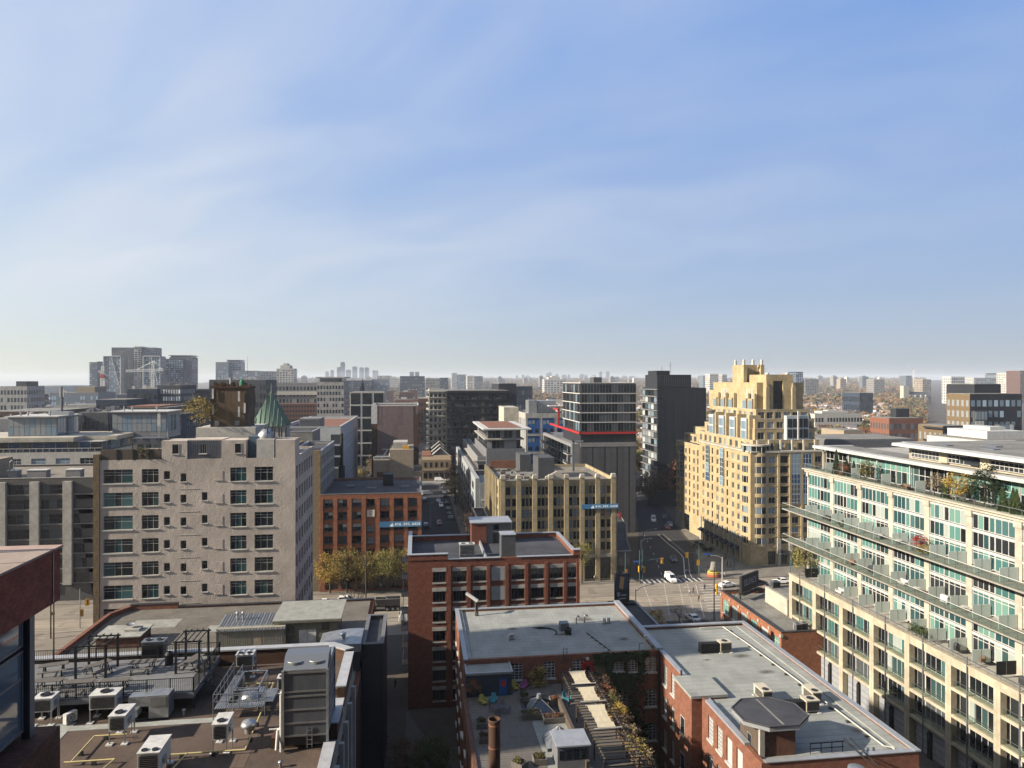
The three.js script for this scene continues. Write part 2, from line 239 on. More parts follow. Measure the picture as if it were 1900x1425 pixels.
struct('alley', poly([[-6.2, -153], [-1.6, -153], [-1.6, -90], [-4, -60], [-4, -20], [4.8, -20], [4.8, -95], [-1.4, -118]].slice(0, 8), 0.015), M([0.12, 0.115, 0.11], { t: 'road', s: 9 }));
struct('far_street', [sheet(-400, 300, -560, -548, 0.02), sheet(112, 126, -700, -330, 0.02), sheet(-160, -148, -700, -184, 0.02)], M([0.14, 0.135, 0.13], { t: 'road', s: 20 }));
// pavements with kerbs
const pave = [[-330, -1, -190, -184], [16, 58.5, -190, -184], [-330, -6.6, -153, -149.5], [-1.4, 48, -153, -149.5], [65, 420, -153, -149.5], [-0.6, 1.5, -372, -190], [15.5, 19.5, -372, -190], [46.9, 48.5, -149.5, 10], [64.7, 66, -149.5, 10]];
struct('pavement', [...pave.map(([a, b, c, d]) => bx(a, b, -0.1, 0.13, c, d)), poly([[77, -184], [80, -195], [85, -207], [90, -222], [93.5, -240], [99, -262], [104, -262], [100, -225], [97, -199], [130, -199], [420, -199], [420, -184.2], [80, -184.2]], -0.02, 0.15)], MAT.pave);
// painted markings
{
  const g = [], dash = (x0, z0, x1, z1, w, on, off, y = 0.05) => { const L = Math.hypot(x1 - x0, z1 - z0), ux = (x1 - x0) / L, uz = (z1 - z0) / L; for (let s = 0; s < L; s += on + off) { const e = Math.min(s + on, L), a = [x0 + ux * s, z0 + uz * s], b = [x0 + ux * e, z0 + uz * e], nx = -uz * w / 2, nz = ux * w / 2; g.push(poly([[a[0] + nx, a[1] + nz], [b[0] + nx, b[1] + nz], [b[0] - nx, b[1] - nz], [a[0] - nx, a[1] - nz]], y)); } };
  dash(59.6, -181.7, 53.9, -155.6, 0.3, 0.9, 0.9); dash(65, -181, 57.7, -156.9, 0.3, 0.9, 0.9); dash(68.9, -180.5, 61.1, -155.7, 0.3, 0.9, 0.9);
  dash(71.2, -180.4, 63.2, -155.6, 0.28, 0.8, 1.0); dash(73.3, -180, 65.1, -154.8, 0.22, 30, 0);
  for (let i = 0; i < 12; i++) dash(60.4 + i * 1.45, -186.2, 60.4 + i * 1.45, -182.4, 0.62, 5, 0);
  for (let i = 0; i < 11; i++) { const z = -179.3 + i * 2.1, x = 73.4 - (i / 11) * 7; dash(x + 0.5, z, x + 5.6, z, 0.55, 8, 0); }
  dash(70, -200, 66.6, -186, 0.18, 2.6, 5, 0.055); dash(79, -240, 71, -203, 0.18, 2.6, 6, 0.055);
  [[84, -240], [82.6, -226], [82.2, -218.9], [81.5, -212], [80.5, -207.2], [77.5, -199], [74.5, -191], [73, -186]].reduce((a, b) => (dash(...a, ...b, 0.3, 99, 0, 0.055), b));
  [[85.8, -240], [84.6, -226], [84, -219], [83, -211.5], [81.6, -206], [79, -199], [76, -191], [74.8, -186.2]].reduce((a, b) => (dash(...a, ...b, 0.16, 99, 0, 0.055), b));
  for (const [x, z] of [[69.9, -178], [65.7, -160.3], [76.4, -194]]) { dash(x - 0.9, z + 0.8, x, z - 0.4, 0.26, 9, 0, 0.056); dash(x, z - 0.4, x + 0.9, z + 0.8, 0.26, 9, 0, 0.056); }
  dash(3.5, -371, 14.5, -371, 0.5, 0.6, 0.7, 0.05);
  for (const z of [-160.5, -176.5]) { dash(-120, z, 40, z, 0.14, 3, 5); dash(90, z, 300, z, 0.14, 3, 5); }
  dash(55, -153.8, 55, -60, 0.14, 3, 5, 0.05); dash(58.8, -153.8, 58.8, -60, 0.14, 3, 5, 0.05);
  struct('road_marking', g, MAT.paint);
}

// ---------- roof equipment ----------
const fanDisc = (r, x, y, z) => [lathe([[0.0, 0], [r * 0.25, 0.015], [r * 0.28, 0.0]], 10, x, y, z), lathe([[r * 0.92, 0], [r, 0.05], [r * 1.06, 0.05], [r * 1.06, 0]], 18, x, y, z), ...[0, 1, 2, 3].map(i => { const g = bx(-r, r, 0.02, 0.035, -0.012, 0.012); g.rotateY(i * Math.PI / 4); g.translate(x, y, z); return g; })];
// condenser: w along x, d along z, on legs
function acUnit(label, pos, { w = 1, h = 1, d = 1.3, fans = 1, leg = 0.9, mat = MAT.acWhite, louvre = 'E', group, turn = 0, ctg = 'air conditioner' }) {
  const t = thing('air_conditioner', label, ctg, pos, group, turn);
  add(t, 'casing', [bx(-w / 2, w / 2, leg, leg + h - 0.06, -d / 2, d / 2)], mat);
  add(t, 'lid', [bx(-w / 2 - 0.04, w / 2 + 0.04, leg + h - 0.06, leg + h, -d / 2 - 0.04, d / 2 + 0.04)], mat);
  for (let i = 0; i < fans; i++) { const r = Math.min(w / fans, d) * 0.3, x = fans > 1 ? (i - 0.5) * w / 2 : 0, z = d / 2 - r * 1.7; const f = add(t, 'fan', cyl(x, leg + h + 0.002, leg + h + 0.012, z, r, r, 20), MAT.black); add(f, 'fan_guard', fanDisc(r, x, leg + h + 0.012, z), MAT.darkMetal); }
  const n = 9; add(t, 'louvre', [...Array(n)].map((_, i) => bx(-w / 2 + 0.07, w / 2 - 0.07, leg + 0.1 + (h - 0.25) * i / n, leg + 0.1 + (h - 0.25) * (i + 0.62) / n, d / 2, d / 2 + 0.03)), MAT.black);
  add(t, 'side_louvre', [...Array(n)].map((_, i) => bx(-w / 2 - 0.03, -w / 2, leg + 0.1 + (h - 0.25) * i / n, leg + 0.1 + (h - 0.25) * (i + 0.6) / n, -d / 2 + 0.4, d / 2 - 0.08)), MAT.darkMetal);
  if (leg > 0.2) for (const [sx, sz] of [[-1, -1], [1, -1], [-1, 1], [1, 1]]) { const l = add(t, 'leg', bx(sx * (w / 2 - 0.04) - 0.035, sx * (w / 2 - 0.04) + 0.035, 0.08, leg, sz * (d / 2 - 0.05) - 0.035, sz * (d / 2 - 0.05) + 0.035), MAT.galv); add(l, 'foot_pad', bx(sx * (w / 2 - 0.04) - 0.2, sx * (w / 2 - 0.04) + 0.2, 0, 0.08, sz * (d / 2 - 0.05) - 0.2, sz * (d / 2 - 0.05) + 0.2), MAT.acWhite); }
  else add(t, 'skid', [bx(-w / 2, w / 2, 0, leg, -d / 2, -d / 2 + 0.12), bx(-w / 2, w / 2, 0, leg, d / 2 - 0.12, d / 2)], MAT.darkMetal);
  add(t, 'conduit', [...pipe([[w / 2 + 0.03, leg + 0.3, d * 0.1], [w / 2 + 0.16, leg + 0.25, d * 0.1], [w / 2 + 0.16, 0.05, d * 0.1]], 0.025), bx(w / 2, w / 2 + 0.12, leg + 0.3, leg + 0.6, d * 0.02, d * 0.25)], MAT.galv);
  return t;
}
function miniSplit(label, pos, turn, group) { const t = thing('split_condenser', label, 'air conditioner', pos, group, turn); add(t, 'casing', bx(-0.42, 0.42, 0.1, 0.78, -0.16, 0.16), MAT.acWhite); add(t, 'fan_guard', [lathe([[0.27, 0], [0.29, 0.03], [0.25, 0.03]], 18), ...[0, 1, 2].map(i => { const g = bx(-0.27, 0.27, 0.012, 0.022, -0.012, 0.012); g.rotateY(i * Math.PI / 3); return g; })].map(g => { g.rotateX(HP); g.translate(-0.08, 0.44, 0.165); return g; }), MAT.darkMetal); for (const s of [-1, 1]) add(t, 'foot', bx(s * 0.3 - 0.04, s * 0.3 + 0.04, 0, 0.1, -0.2, 0.2), MAT.darkMetal); return t; }
function roofVent(name, label, pos, r, h, hood, group) { const t = thing(name, label, 'vent', pos, group); add(t, 'pipe', cyl(0, 0, h, 0, r, r, 14), MAT.galv); if (hood) add(t, 'hood', lathe([[0, h + r * 1.6], [r * 1.5, h + r * 1.2], [r * 1.9, h + r * 0.3], [r * 1.6, h - 0.02], [r, h - 0.03]], 16), MAT.galv); return t; }

// ---------- wing of the own building at the left edge ----------
{
  const t = thing('brick_terrace_wing', 'dark red brick building wing with blue windows and glass terrace railing', 'building', [-24, 0, -10]);
  const x1 = -16.3, zf = -20.6;
  pw(t, 'brick_band', [bx(-40, x1, 46.9, 48.55, zf, 8)], M([0.36, 0.115, 0.08], { t: 'brick', s: 2.4, bt: 'brick', bs: 2.4, b: 0.006 }));
  pw(t, 'parapet_cap', [...[-20.7, -14.9, -9.2, -3.4, 2.4].map(z => bx(-18.6, x1 + 0.05, 48.55, 48.62, z, z + 5.74)), ...[-40, -34, -28].map(x => bx(x, x + 5.97, 48.55, 48.62, zf - 0.1, zf + 1.2)), bx(-22, -18.62, 48.55, 48.62, zf - 0.1, zf + 1.2)], MAT.pinkStone);
  pw(t, 'terrace_floor', bx(-40, -18.65, 48.4, 48.5, zf + 1.25, 8), MAT.paleConc);
  pw(t, 'drain_strip', bx(x1, x1 + 0.03, 46.95, 48.5, -20.15, -20.1), MAT.galv);
  pw(t, 'wall', [bx(-40, x1 - 0.75, 43.1, 46.9, zf + 0.5, 8)], MAT.charcoal);
  pw(t, 'brick_ledge', [bx(-40, x1, 40.6, 42.9, zf, 8), bx(-40, x1 - 0.6, 0, 40.6, zf + 0.4, 8)], MAT.darkBrick);
  for (let i = 0; i < 7; i++) { // window bays facing the alley
    const z0 = zf + 0.8 + i * 2.55, f = { o: [x1 - 0.75, z0 + 2.45], u: [0, -1], n: [1, 0], th: HP };
    winAt(t, f, 0, 45.75, 2.4, 1.1, { rec: -0.1, ft: 0.08, frame: MAT.steel, panes: [wingGlass] });
    winAt(t, f, 0, 43.15, 2.4, 2.5, { rec: -0.1, ft: 0.08, rows: [0.66], frame: MAT.steel, panes: [wingGlass], splitV: true });
  }
  pw(t, 'corner_mullion', bx(x1 - 0.75, x1 - 0.5, 42.9, 46.9, zf + 0.5, zf + 0.78), MAT.steel);
  for (let i = 0; i < 3; i++) winAt(t, { o: [-17.3 - 2.6 * (i + 1) - 0.1, zf + 0.5], u: [-1, 0], n: [0, -1], th: Math.PI }, -2.4, 43.2, 2.4, 3.5, { rec: -0.08, frame: MAT.steel, panes: [wingGlass], rows: [0.7] });
  // glass railing along the terrace edge
  const rg = [];
  for (let i = 0; i < 8; i++) { const z = -19.6 + i * 1.5; pw(t, 'railing_panel', bx(-18.92, -18.905, 48.7, 50.05, z + 0.03, z + 1.45), glassRail); rg.push(bx(-18.95, -18.87, 48.5, 50.1, z - 0.03, z + 0.03)); }
  for (let i = 0; i < 6; i++) pw(t, 'railing_panel', bx(-18.9 - i * 1.5 - 1.45, -18.95 - i * 1.5, 48.7, 50.05, -19.64, -19.625), glassRail);
  for (const q of rg) pw(t, 'railing_post', q, MAT.metal);
  pw(t, 'handrail', [...pipe([[-30, 50.12, -19.63], [-18.91, 50.12, -19.63], [-18.91, 50.12, 0]], 0.06, 8), ...pipe([[-30, 48.66, -19.63], [-18.91, 48.66, -19.63], [-18.91, 48.66, 0]], 0.05, 8)], MAT.metal);
  t.position.x += 5.1; t.position.z -= 3.7; t.position.y += 0.15;
}

// ---------- brown flat-roofed building with roof deck ----------
const BR = 30.4;
{
  const t = thing('flat_roof_office', 'dark concrete building with brown tar roof, air units and picnic deck', 'building', [-22, 0, -42]);
  const out = [[-48, -61.9], [-7, -61.9], [-5.2, -60.4], [-5.2, -18], [-48, -18]];
  pw(t, 'wall', poly([[-48, -61.9], [-7, -61.9], [-5.2, -60.4], [-5.2, -18], [-48, -18]], 0, BR - 0.3), MAT.concrete);
  pw(t, 'roof', poly([[-47.5, -61.4], [-7.2, -61.4], [-5.7, -60.1], [-5.7, -18.4], [-47.5, -18.4]], BR - 0.3, 0.3), MAT.brownRoof);
  const par = (a, b, c, d, y) => poly([a, b, c, d], BR - 0.3, y);
  pw(t, 'parapet', [par([-48, -61.9], [-7, -61.9], [-7.2, -61.4], [-48, -61.4], 1.55), par([-7, -61.9], [-5.2, -60.4], [-5.7, -60.15], [-7.2, -61.4], 1.55), bx(-5.7, -5.2, BR - 0.3, BR + 1.1, -60.15, -53.4), bx(-5.7, -5.2, BR - 0.3, BR + 0.75, -52.2, -48.5), bx(-5.7, -5.2, BR - 0.3, BR + 0.4, -46.6, -18)], MAT.rust);
  pw(t, 'coping', [poly([[-48, -62], [-6.95, -62], [-7.25, -61.3], [-48, -61.3]], BR + 1.25, 0.12), poly([[-6.95, -62], [-5.1, -60.45], [-5.8, -60.1], [-7.25, -61.3]], BR + 1.255, 0.12), bx(-5.85, -5.1, BR + 1.1, BR + 1.2, -60.1, -53.4), bx(-5.85, -5.1, BR + 0.75, BR + 0.85, -52.2, -48.5), bx(-5.85, -5.1, BR + 0.4, BR + 0.52, -46.6, -18)], M([0.45, 0.46, 0.48], { t: 'fine', s: 3, roughness: 0.5 }));
  // slim fins and windows on the alley side
  for (let i = 0; i < 13; i++) { const z = -58.6 + i * 3; pw(t, 'fin', bx(-5.2, -4.85, 0, BR - 1.0, z, z + 0.35), MAT.offWhite); for (let k = 0; k < 7; k++) pw(t, 'window', bx(-5.2, -5.12, 2 + k * 4, 4.8 + k * 4, z + 0.7, z + 2.6), pick([G.dark, G.dark2, G.grey])); }
  pw(t, 'pale_walkway', [bx(-26, -12.8, BR, BR + 0.03, -52.1, -51.4), bx(-26, -23.2, BR, BR + 0.028, -52.6, -50.2)], M([0.40, 0.41, 0.38], { t: 'blot', s: 4 }));
  pw(t, 'roof_patch', bx(-12.9, -10.4, BR, BR + 0.012, -50.4, -45.2), matCopy(MAT.brownRoof, 1.2)); pw(t, 'roof_hump', bx(-7.4, -5.75, BR + 0.02, BR + 0.5, -60, -54.6), matCopy(MAT.brownRoof, 1.25));
  pw(t, 'roof_curb', bx(-9.2, -7.2, BR, BR + 0.7, -48.6, -47.2), MAT.rust);
}
{ // raised deck with fence
  const t = thing('roof_deck', 'grey board picnic deck raised above the brown tar roof', 'deck', [-21.5, BR, -57]);
  const x0 = -33, x1 = -15.8, z0 = -53.5, z1 = -60.4, y = 31.7, n = 30;
  for (let i = 0; i < n; i++) { const a = z1 + (z0 - z1) * i / n; pw(t, 'board', bx(x0, x1, y - 0.06, y + R(-0.004, 0.004), a + 0.008, a + (z0 - z1) / n - 0.008), i % 3 ? MAT.deckGrey : matCopy(MAT.deckGrey, 0.93)); }
  pw(t, 'edge_beam', [bx(x0, x1 + 0.06, y - 0.4, y - 0.07, z0 - 0.1, z0 + 0.05), bx(x1 - 0.08, x1 + 0.06, y - 0.4, y - 0.07, z1, z0 - 0.1)], MAT.steel);
  for (let i = 0; i < 6; i++) pw(t, 'support', bx(-32 + i * 3.2, -31.8 + i * 3.2, BR, y - 0.4, z0 - 0.5, z0 - 0.3), MAT.darkMetal);
  const fence = (ax, az, bxx, bz, nm) => { const L = Math.hypot(bxx - ax, bz - az), np = Math.round(L / 1.5), g = [], at = s => [ax + (bxx - ax) * s, az + (bz - az) * s]; for (let i = 0; i <= np; i++) { const p = at(i / np); pw(t, 'fence_post', bx(p[0] - 0.035, p[0] + 0.035, y, y + 1.08, p[1] - 0.035, p[1] + 0.035), MAT.black); } for (let i = 0; i < L / 0.13; i++) { const p = at((i + 0.5) / (L / 0.13)); g.push(bx(p[0] - 0.011, p[0] + 0.011, y + 0.1, y + 1.02, p[1] - 0.011, p[1] + 0.011)); } g.push(...pipe([[ax, y + 1.05, az], [bxx, y + 1.05, bz]], 0.03, 4), ...pipe([[ax, y + 0.1, az], [bxx, y + 0.1, bz]], 0.022, 4)); pw(t, 'fence_panel', g, MAT.black); };
  fence(x0, z0, x1, z0); fence(x1, z0, x1, z1); fence(x0, z1, x1, z1);
  const st = []; for (let i = 0; i < 6; i++) st.push(bx(-15.7 + i * 0.28, -15.4 + i * 0.28, y - 0.2 * (i + 1), y - 0.2 * (i + 1) + 0.04, -56.8, -55.7)); pw(t, 'stair', [...st, ...pipe([[-15.7, y + 1, -55.65], [-14.0, y - 0.3, -55.65]], 0.03), ...pipe([[-15.7, y + 1, -56.85], [-14.0, y - 0.3, -56.85]], 0.03), ...[0, 1, 2, 3].flatMap(i => pipe([[-15.6 + i * 0.5, y + 0.95 - i * 0.38, -55.65], [-15.6 + i * 0.5, y - 0.2 - i * 0.34, -55.65]], 0.015))], MAT.black);
  // shade frames on posts
  const frame = (xs, zs, roofed) => { for (const x of xs) for (const z of zs) pw(t, 'frame_post', bx(x - 0.07, x + 0.07, y, y + 2.35, z - 0.07, z + 0.07), MAT.black); pw(t, 'frame_beam', [bx(xs[0] - 0.2, xs[1] + 0.2, y + 2.35, y + 2.45, zs[0] - 0.05, zs[0] + 0.05), bx(xs[0] - 0.2, xs[1] + 0.2, y + 2.35, y + 2.45, zs[1] - 0.05, zs[1] + 0.05), ...[0, 1, 2, 3, 4].map(i => { const x = xs[0] + (xs[1] - xs[0]) * i / 4; return bx(x - 0.03, x + 0.03, y + 2.45, y + 2.52, zs[1] - 0.2, zs[0] + 0.2); })], MAT.black); };
  frame([-25.2, -23.1], [-57, -59.2]); frame([-18.1, -16.4], [-57, -59.4]);
}
{
  const bench = (() => { // picnic table
    const t = thing('picnic_table', 'grey picnic table on steel hoops', 'picnic table', [0, 0, 0], 'picnic tables on the roof deck');
    for (let i = 0; i < 5; i++) add(t, 'top_plank', bx(-0.95, 0.95, 0.72, 0.76, -0.37 + i * 0.15, -0.24 + i * 0.15), MAT.deckWood);
    for (const s of [-1, 1]) for (let i = 0; i < 2; i++) add(t, 'seat_plank', bx(-0.95, 0.95, 0.42, 0.46, s * (0.62 + i * 0.14) - 0.06, s * (0.62 + i * 0.14) + 0.06), MAT.deckWood);
    for (const s of [-0.6, 0.6]) add(t, 'leg', [...pipe([[s, 0.7, -0.2], [s, 0.03, -0.55], [s, 0.03, -0.85], [s, 0.4, -0.72]], 0.035), ...pipe([[s, 0.7, 0.2], [s, 0.03, 0.55], [s, 0.03, 0.85], [s, 0.4, 0.72]], 0.035), ...pipe([[s, 0.38, -0.75], [s, 0.38, 0.75]], 0.03)], MAT.black);
    return t;
  })();
  const y = 31.7;
  [[-24, -57.9, 0.9], [-20.8, -57.9, 0.03], [-17.1, -58, 1.25], [-23.9, -54.7, 0.04], [-21.5, -54.6, 0.02], [-27.3, -58.2, 0.3], [-26.2, -55.2, 0.05]].forEach(([x, z, a], i) => { const lb = ['picnic table turned askew under the shade frame', 'picnic table standing square beside the rear deck fence', 'picnic table turned askew beside the deck stairs', 'picnic table along the front fence of the roof deck'][i < 3 ? i : 3]; if (i) dup(bench, [x, y, z], a, i < 5 ? lb : ['picnic table half hidden by the brick wing near the rear fence', 'picnic table half hidden by the brick wing near the front fence'][i - 5]); else { bench.position.set(x, y, z); bench.rotation.y = a; bench.userData.label = lb; } });
  const can = thing('rubbish_bin', 'round black slatted rubbish bin on the roof deck', 'bin', [-19.2, y, -58.9]);
  add(can, 'slats', [...Array(14)].map((_, i) => { const a = i / 14 * 6.283; const g = bx(-0.04, 0.04, 0.05, 0.8, 0.27, 0.3); g.rotateY(a); return g; }), MAT.black); add(can, 'lid', lathe([[0.15, 1.05], [0.25, 0.95], [0.33, 0.82], [0.3, 0.78]], 16), MAT.black); add(can, 'liner', cyl(0, 0.04, 0.8, 0, 0.25), MAT.darkMetal);
}
acUnit('pale condenser on legs in front of the picnic deck', [-21.4, BR, -52.9], { w: 1.7, h: 1.0, d: 1.2, leg: 0.95 });
acUnit('single-fan white condenser on legs in the middle of the brown roof', [-19.2, BR, -49.9], { w: 1.0, h: 1.0, d: 1.7, leg: 0.9 });
acUnit('twin-fan white condenser above the yellow gas pipe', [-15.6, BR, -45.3], { w: 1.2, h: 1.25, d: 2.1, fans: 2, leg: 0.5 });
acUnit('white condenser on legs beside the silver mushroom vent', [-12.3, BR, -47.8], { w: 0.9, h: 1.0, d: 1.6, leg: 0.9 });
acUnit('twin-fan condenser against the rear parapet', [-13.5, BR, -59.4], { w: 1.3, h: 0.95, d: 1.2, fans: 2, leg: 0.9 });
acUnit('small twin-fan condenser beside the tall cooling tower', [-9.8, BR, -55.8], { w: 1.1, h: 0.9, d: 0.8, fans: 2, leg: 0.3 });
acUnit('condenser half hidden by the brick wing', [-25.3, BR, -53], { w: 1.2, h: 0.95, d: 1.2, leg: 0.95 });
acUnit('grey twin-fan rooftop unit behind the deck fence', [-21, 31.7, -61.0], { w: 1.7, h: 1.15, d: 0.9, fans: 2, leg: 0.15, mat: MAT.steel });
miniSplit('thin white split condenser under the picnic deck edge', [-23.6, BR, -52.6], 1.1);
{
  const t = thing('duct_unit', 'silver metal air handler with bent duct beside the deck', 'air handler', [-18.6, BR, -52.8]);
  add(t, 'casing', [bx(0.2, 1.5, 0.15, 1.7, -0.7, 0.5)], MAT.galv); add(t, 'hatch', bx(0.35, 1.35, 0.95, 1.6, 0.5, 0.53), MAT.metal); add(t, 'duct', [bx(-1.2, 0.2, 0.9, 1.6, -0.5, 0.3), bx(-1.6, -0.4, 0.45, 0.95, 0.0, 0.9)], MAT.galv); add(t, 'base_rail', [bx(-1.4, 1.5, 0, 0.15, -0.6, -0.5), bx(-1.4, 1.5, 0, 0.15, 0.35, 0.45)], MAT.darkMetal);
}
{ // cooling tower
  const t = thing('cooling_tower', 'tall grey metal cooling tower with two round fans on top', 'cooling tower', [-7.0, BR, -48.6]);
  const w = 1.38, d = 1.9, h = 5.1;
  add(t, 'casing', [bx(-w, w, 0.9, h, -d, d)], M([0.16, 0.175, 0.2], { t: 'streak', s: 3, roughness: 0.45, metalness: 0.45 }));
  for (const y of [0.95, 1.75, 2.6, 3.45, 3.75, 4.95]) add(t, 'band', [bx(-w - 0.05, w + 0.05, y, y + 0.1, -d - 0.05, d + 0.05)], MAT.metal);
  for (const x of [-w, w]) for (const z of [-d, d]) add(t, 'corner_post', bx(x - 0.08, x + 0.08, 0, h + 0.05, z - 0.08, z + 0.08), MAT.galv);
  add(t, 'deck_plate', bx(-w, w, h, h + 0.08, -d, d), MAT.galv);
  for (const x of [-0.68, 0.68]) { add(t, 'fan_shroud', lathe([[0.52, 0.06], [0.56, 0.42], [0.64, 0.46], [0.66, 0.42], [0.62, 0.08], [0.52, 0.06]], 28, x, h, d - 0.9), MAT.galv); const f = add(t, 'fan_blade_hub', [cyl(x, h + 0.09, h + 0.3, d - 0.9, 0.12), ...[...Array(6)].map((_, i) => { const g = bx(-0.08, 0.08, 0, 0.02, 0.1, 0.5); g.rotateZ(0.35); g.rotateY(i * 1.047 + x); g.translate(x, h + 0.2, d - 0.9); return g; })], MAT.darkMetal); }
  add(t, 'louvre_hood', [prism([[-1.9, h - 0.02], [0.05, h - 0.02], [0.05, h + 0.75], [-1.1, h + 0.75]].map(([a, b]) => [a, b]), -w, w).rotateY(HP).translate(0, 0, 0)], MAT.steel);
  add(t, 'ladder', [bx(0.1, 0.14, 0.2, 1.5, d + 0.02, d + 0.06), bx(0.4, 0.44, 0.2, 1.5, d + 0.02, d + 0.06), ...[0.4, 0.7, 1, 1.3].map(y => bx(0.14, 0.4, y, y + 0.03, d + 0.02, d + 0.06))], MAT.galv);
  add(t, 'pipe', [...pipe([[-w - 0.12, 0, d - 0.1], [-w - 0.12, 3.6, d - 0.1], [-w - 0.12, 3.8, d - 1.5]], 0.1, 10), ...pipe([[-w - 0.35, 0.3, d + 0.3], [-w - 0.35, 1.3, d - 0.2], [-w - 0.1, 1.5, d - 0.2]], 0.09, 10), ...pipe([[-w - 0.9, 1.35, d - 0.3], [-w, 1.35, d - 0.3]], 0.06, 8)], MAT.acWhite);
  add(t, 'sump', bx(-w + 0.1, w - 0.1, 0.35, 0.9, -d + 0.1, d - 0.1), MAT.darkMetal);
}
{ // walkway with rails round a skylight
  const t = thing('service_walkway', 'steel grating walkway with railings beside the cooling tower', 'walkway', [-12, BR, -53]);
  const g = [], y = 0.75; for (let i = 0; i < 22; i++) g.push(bx(-1.9 + i * 0.15, -1.8 + i * 0.15, y, y + 0.04, 0.5, 1.3)); add(t, 'front_grating', g, MAT.galv);
  add(t, 'side_grating', [...Array(26)].map((_, i) => bx(-1.9, -1.2, y, y + 0.04, -4.4 + i * 0.19, -4.28 + i * 0.19)), MAT.galv); add(t, 'far_grating', [...Array(10)].map((_, i) => bx(0.9, 1.9, y, y + 0.04, -1.6 + i * 0.22, -1.46 + i * 0.22)), MAT.galv);
  const rail = (pts) => { const o = []; for (const h of [0.55, 1.05]) o.push(...pipe(pts.map(p => [p[0], y + h, p[1]]), 0.03)); for (let i = 0; i < pts.length; i++) { o.push(...pipe([[pts[i][0], y - 0.7, pts[i][1]], [pts[i][0], y + 1.05, pts[i][1]]], 0.03)); if (i) { const a = pts[i - 1], b = pts[i], n = Math.round(Math.hypot(b[0] - a[0], b[1] - a[1]) / 0.9); for (let k = 1; k < n; k++) { const q = [a[0] + (b[0] - a[0]) * k / n, a[1] + (b[1] - a[1]) * k / n]; o.push(...pipe([[q[0], y, q[1]], [q[0], y + 1.05, q[1]]], 0.025)); } } } return o; };
  add(t, 'railing', rail([[1.5, 1.32], [-1.95, 1.32], [-1.95, -4.5]]), MAT.steel); add(t, 'inner_railing', rail([[1.4, 0.45], [-1.15, 0.45], [-1.15, -3.8]]), MAT.steel);
  add(t, 'box_frame', pipe([[-0.9, 1.5, 0.1], [0.8, 1.5, 0.1], [0.8, 1.5, -3.2], [-0.9, 1.5, -3.2], [-0.9, 1.5, 0.1]], 0.07).concat([[-0.9, 0.1], [0.8, 0.1], [0.8, -3.2], [-0.9, -3.2]].flatMap(([a, b]) => pipe([[a, 0, b], [a, 1.5, b]], 0.06))), MAT.steel);
  add(t, 'turbine_dome', sph(0, 0.45, -1.2, 0.75, 1, 0.6, 1), MAT.galv); add(t, 'plenum', bx(-0.8, 0.7, 0.02, 0.5, -2.6, -0.3), MAT.galv);
}
roofVent('mushroom_vent', 'ribbed silver mushroom vent on the brown roof', [-11.1, BR, -49.6], 0.28, 0.45, true);
{ // gas pipes
  const t = thing('gas_pipe', 'yellow painted gas pipe running across the brown tar roof', 'pipe', [-15, BR, -48]);
  const p = pts => pipe(pts.map(([x, z]) => [x + 15, 0.28, z + 48]), 0.05, 8);
  add(t, 'pipe_run', [...p([[-21.3, -46.7], [-18.4, -46.7], [-18.7, -45.2]]), ...p([[-20.9, -46.75], [-20.9, -49.9], [-18.9, -49.9]]), ...p([[-16.6, -45.2], [-16.2, -46.8], [-10.7, -46.8], [-10.8, -52.4], [-10.9, -56.8], [-13, -57]]), ...p([[-14.2, -46.8], [-14.6, -44.5]])], MAT.yellowPaint);
  for (const [x, z] of [[-20.9, -48], [-19.6, -46.7], [-20.2, -49.9], [-14.5, -46.8], [-12.6, -46.8], [-10.75, -48.4], [-10.75, -50.4], [-10.85, -54]]) add(t, 'pipe_block', bx(x + 15 - 0.12, x + 15 + 0.12, 0, 0.22, z + 48 - 0.1, z + 48 + 0.1), MAT.darkMetal);
}
roofVent('gooseneck_vent', 'small white gooseneck vent on the brown roof before the deck', [-16.2, BR, -52.7], 0.07, 0.4, true);
roofVent('gooseneck_vent', 'small white stub vent beside the yellow pipe loop', [-8.2, BR, -44.9], 0.08, 0.3, true);

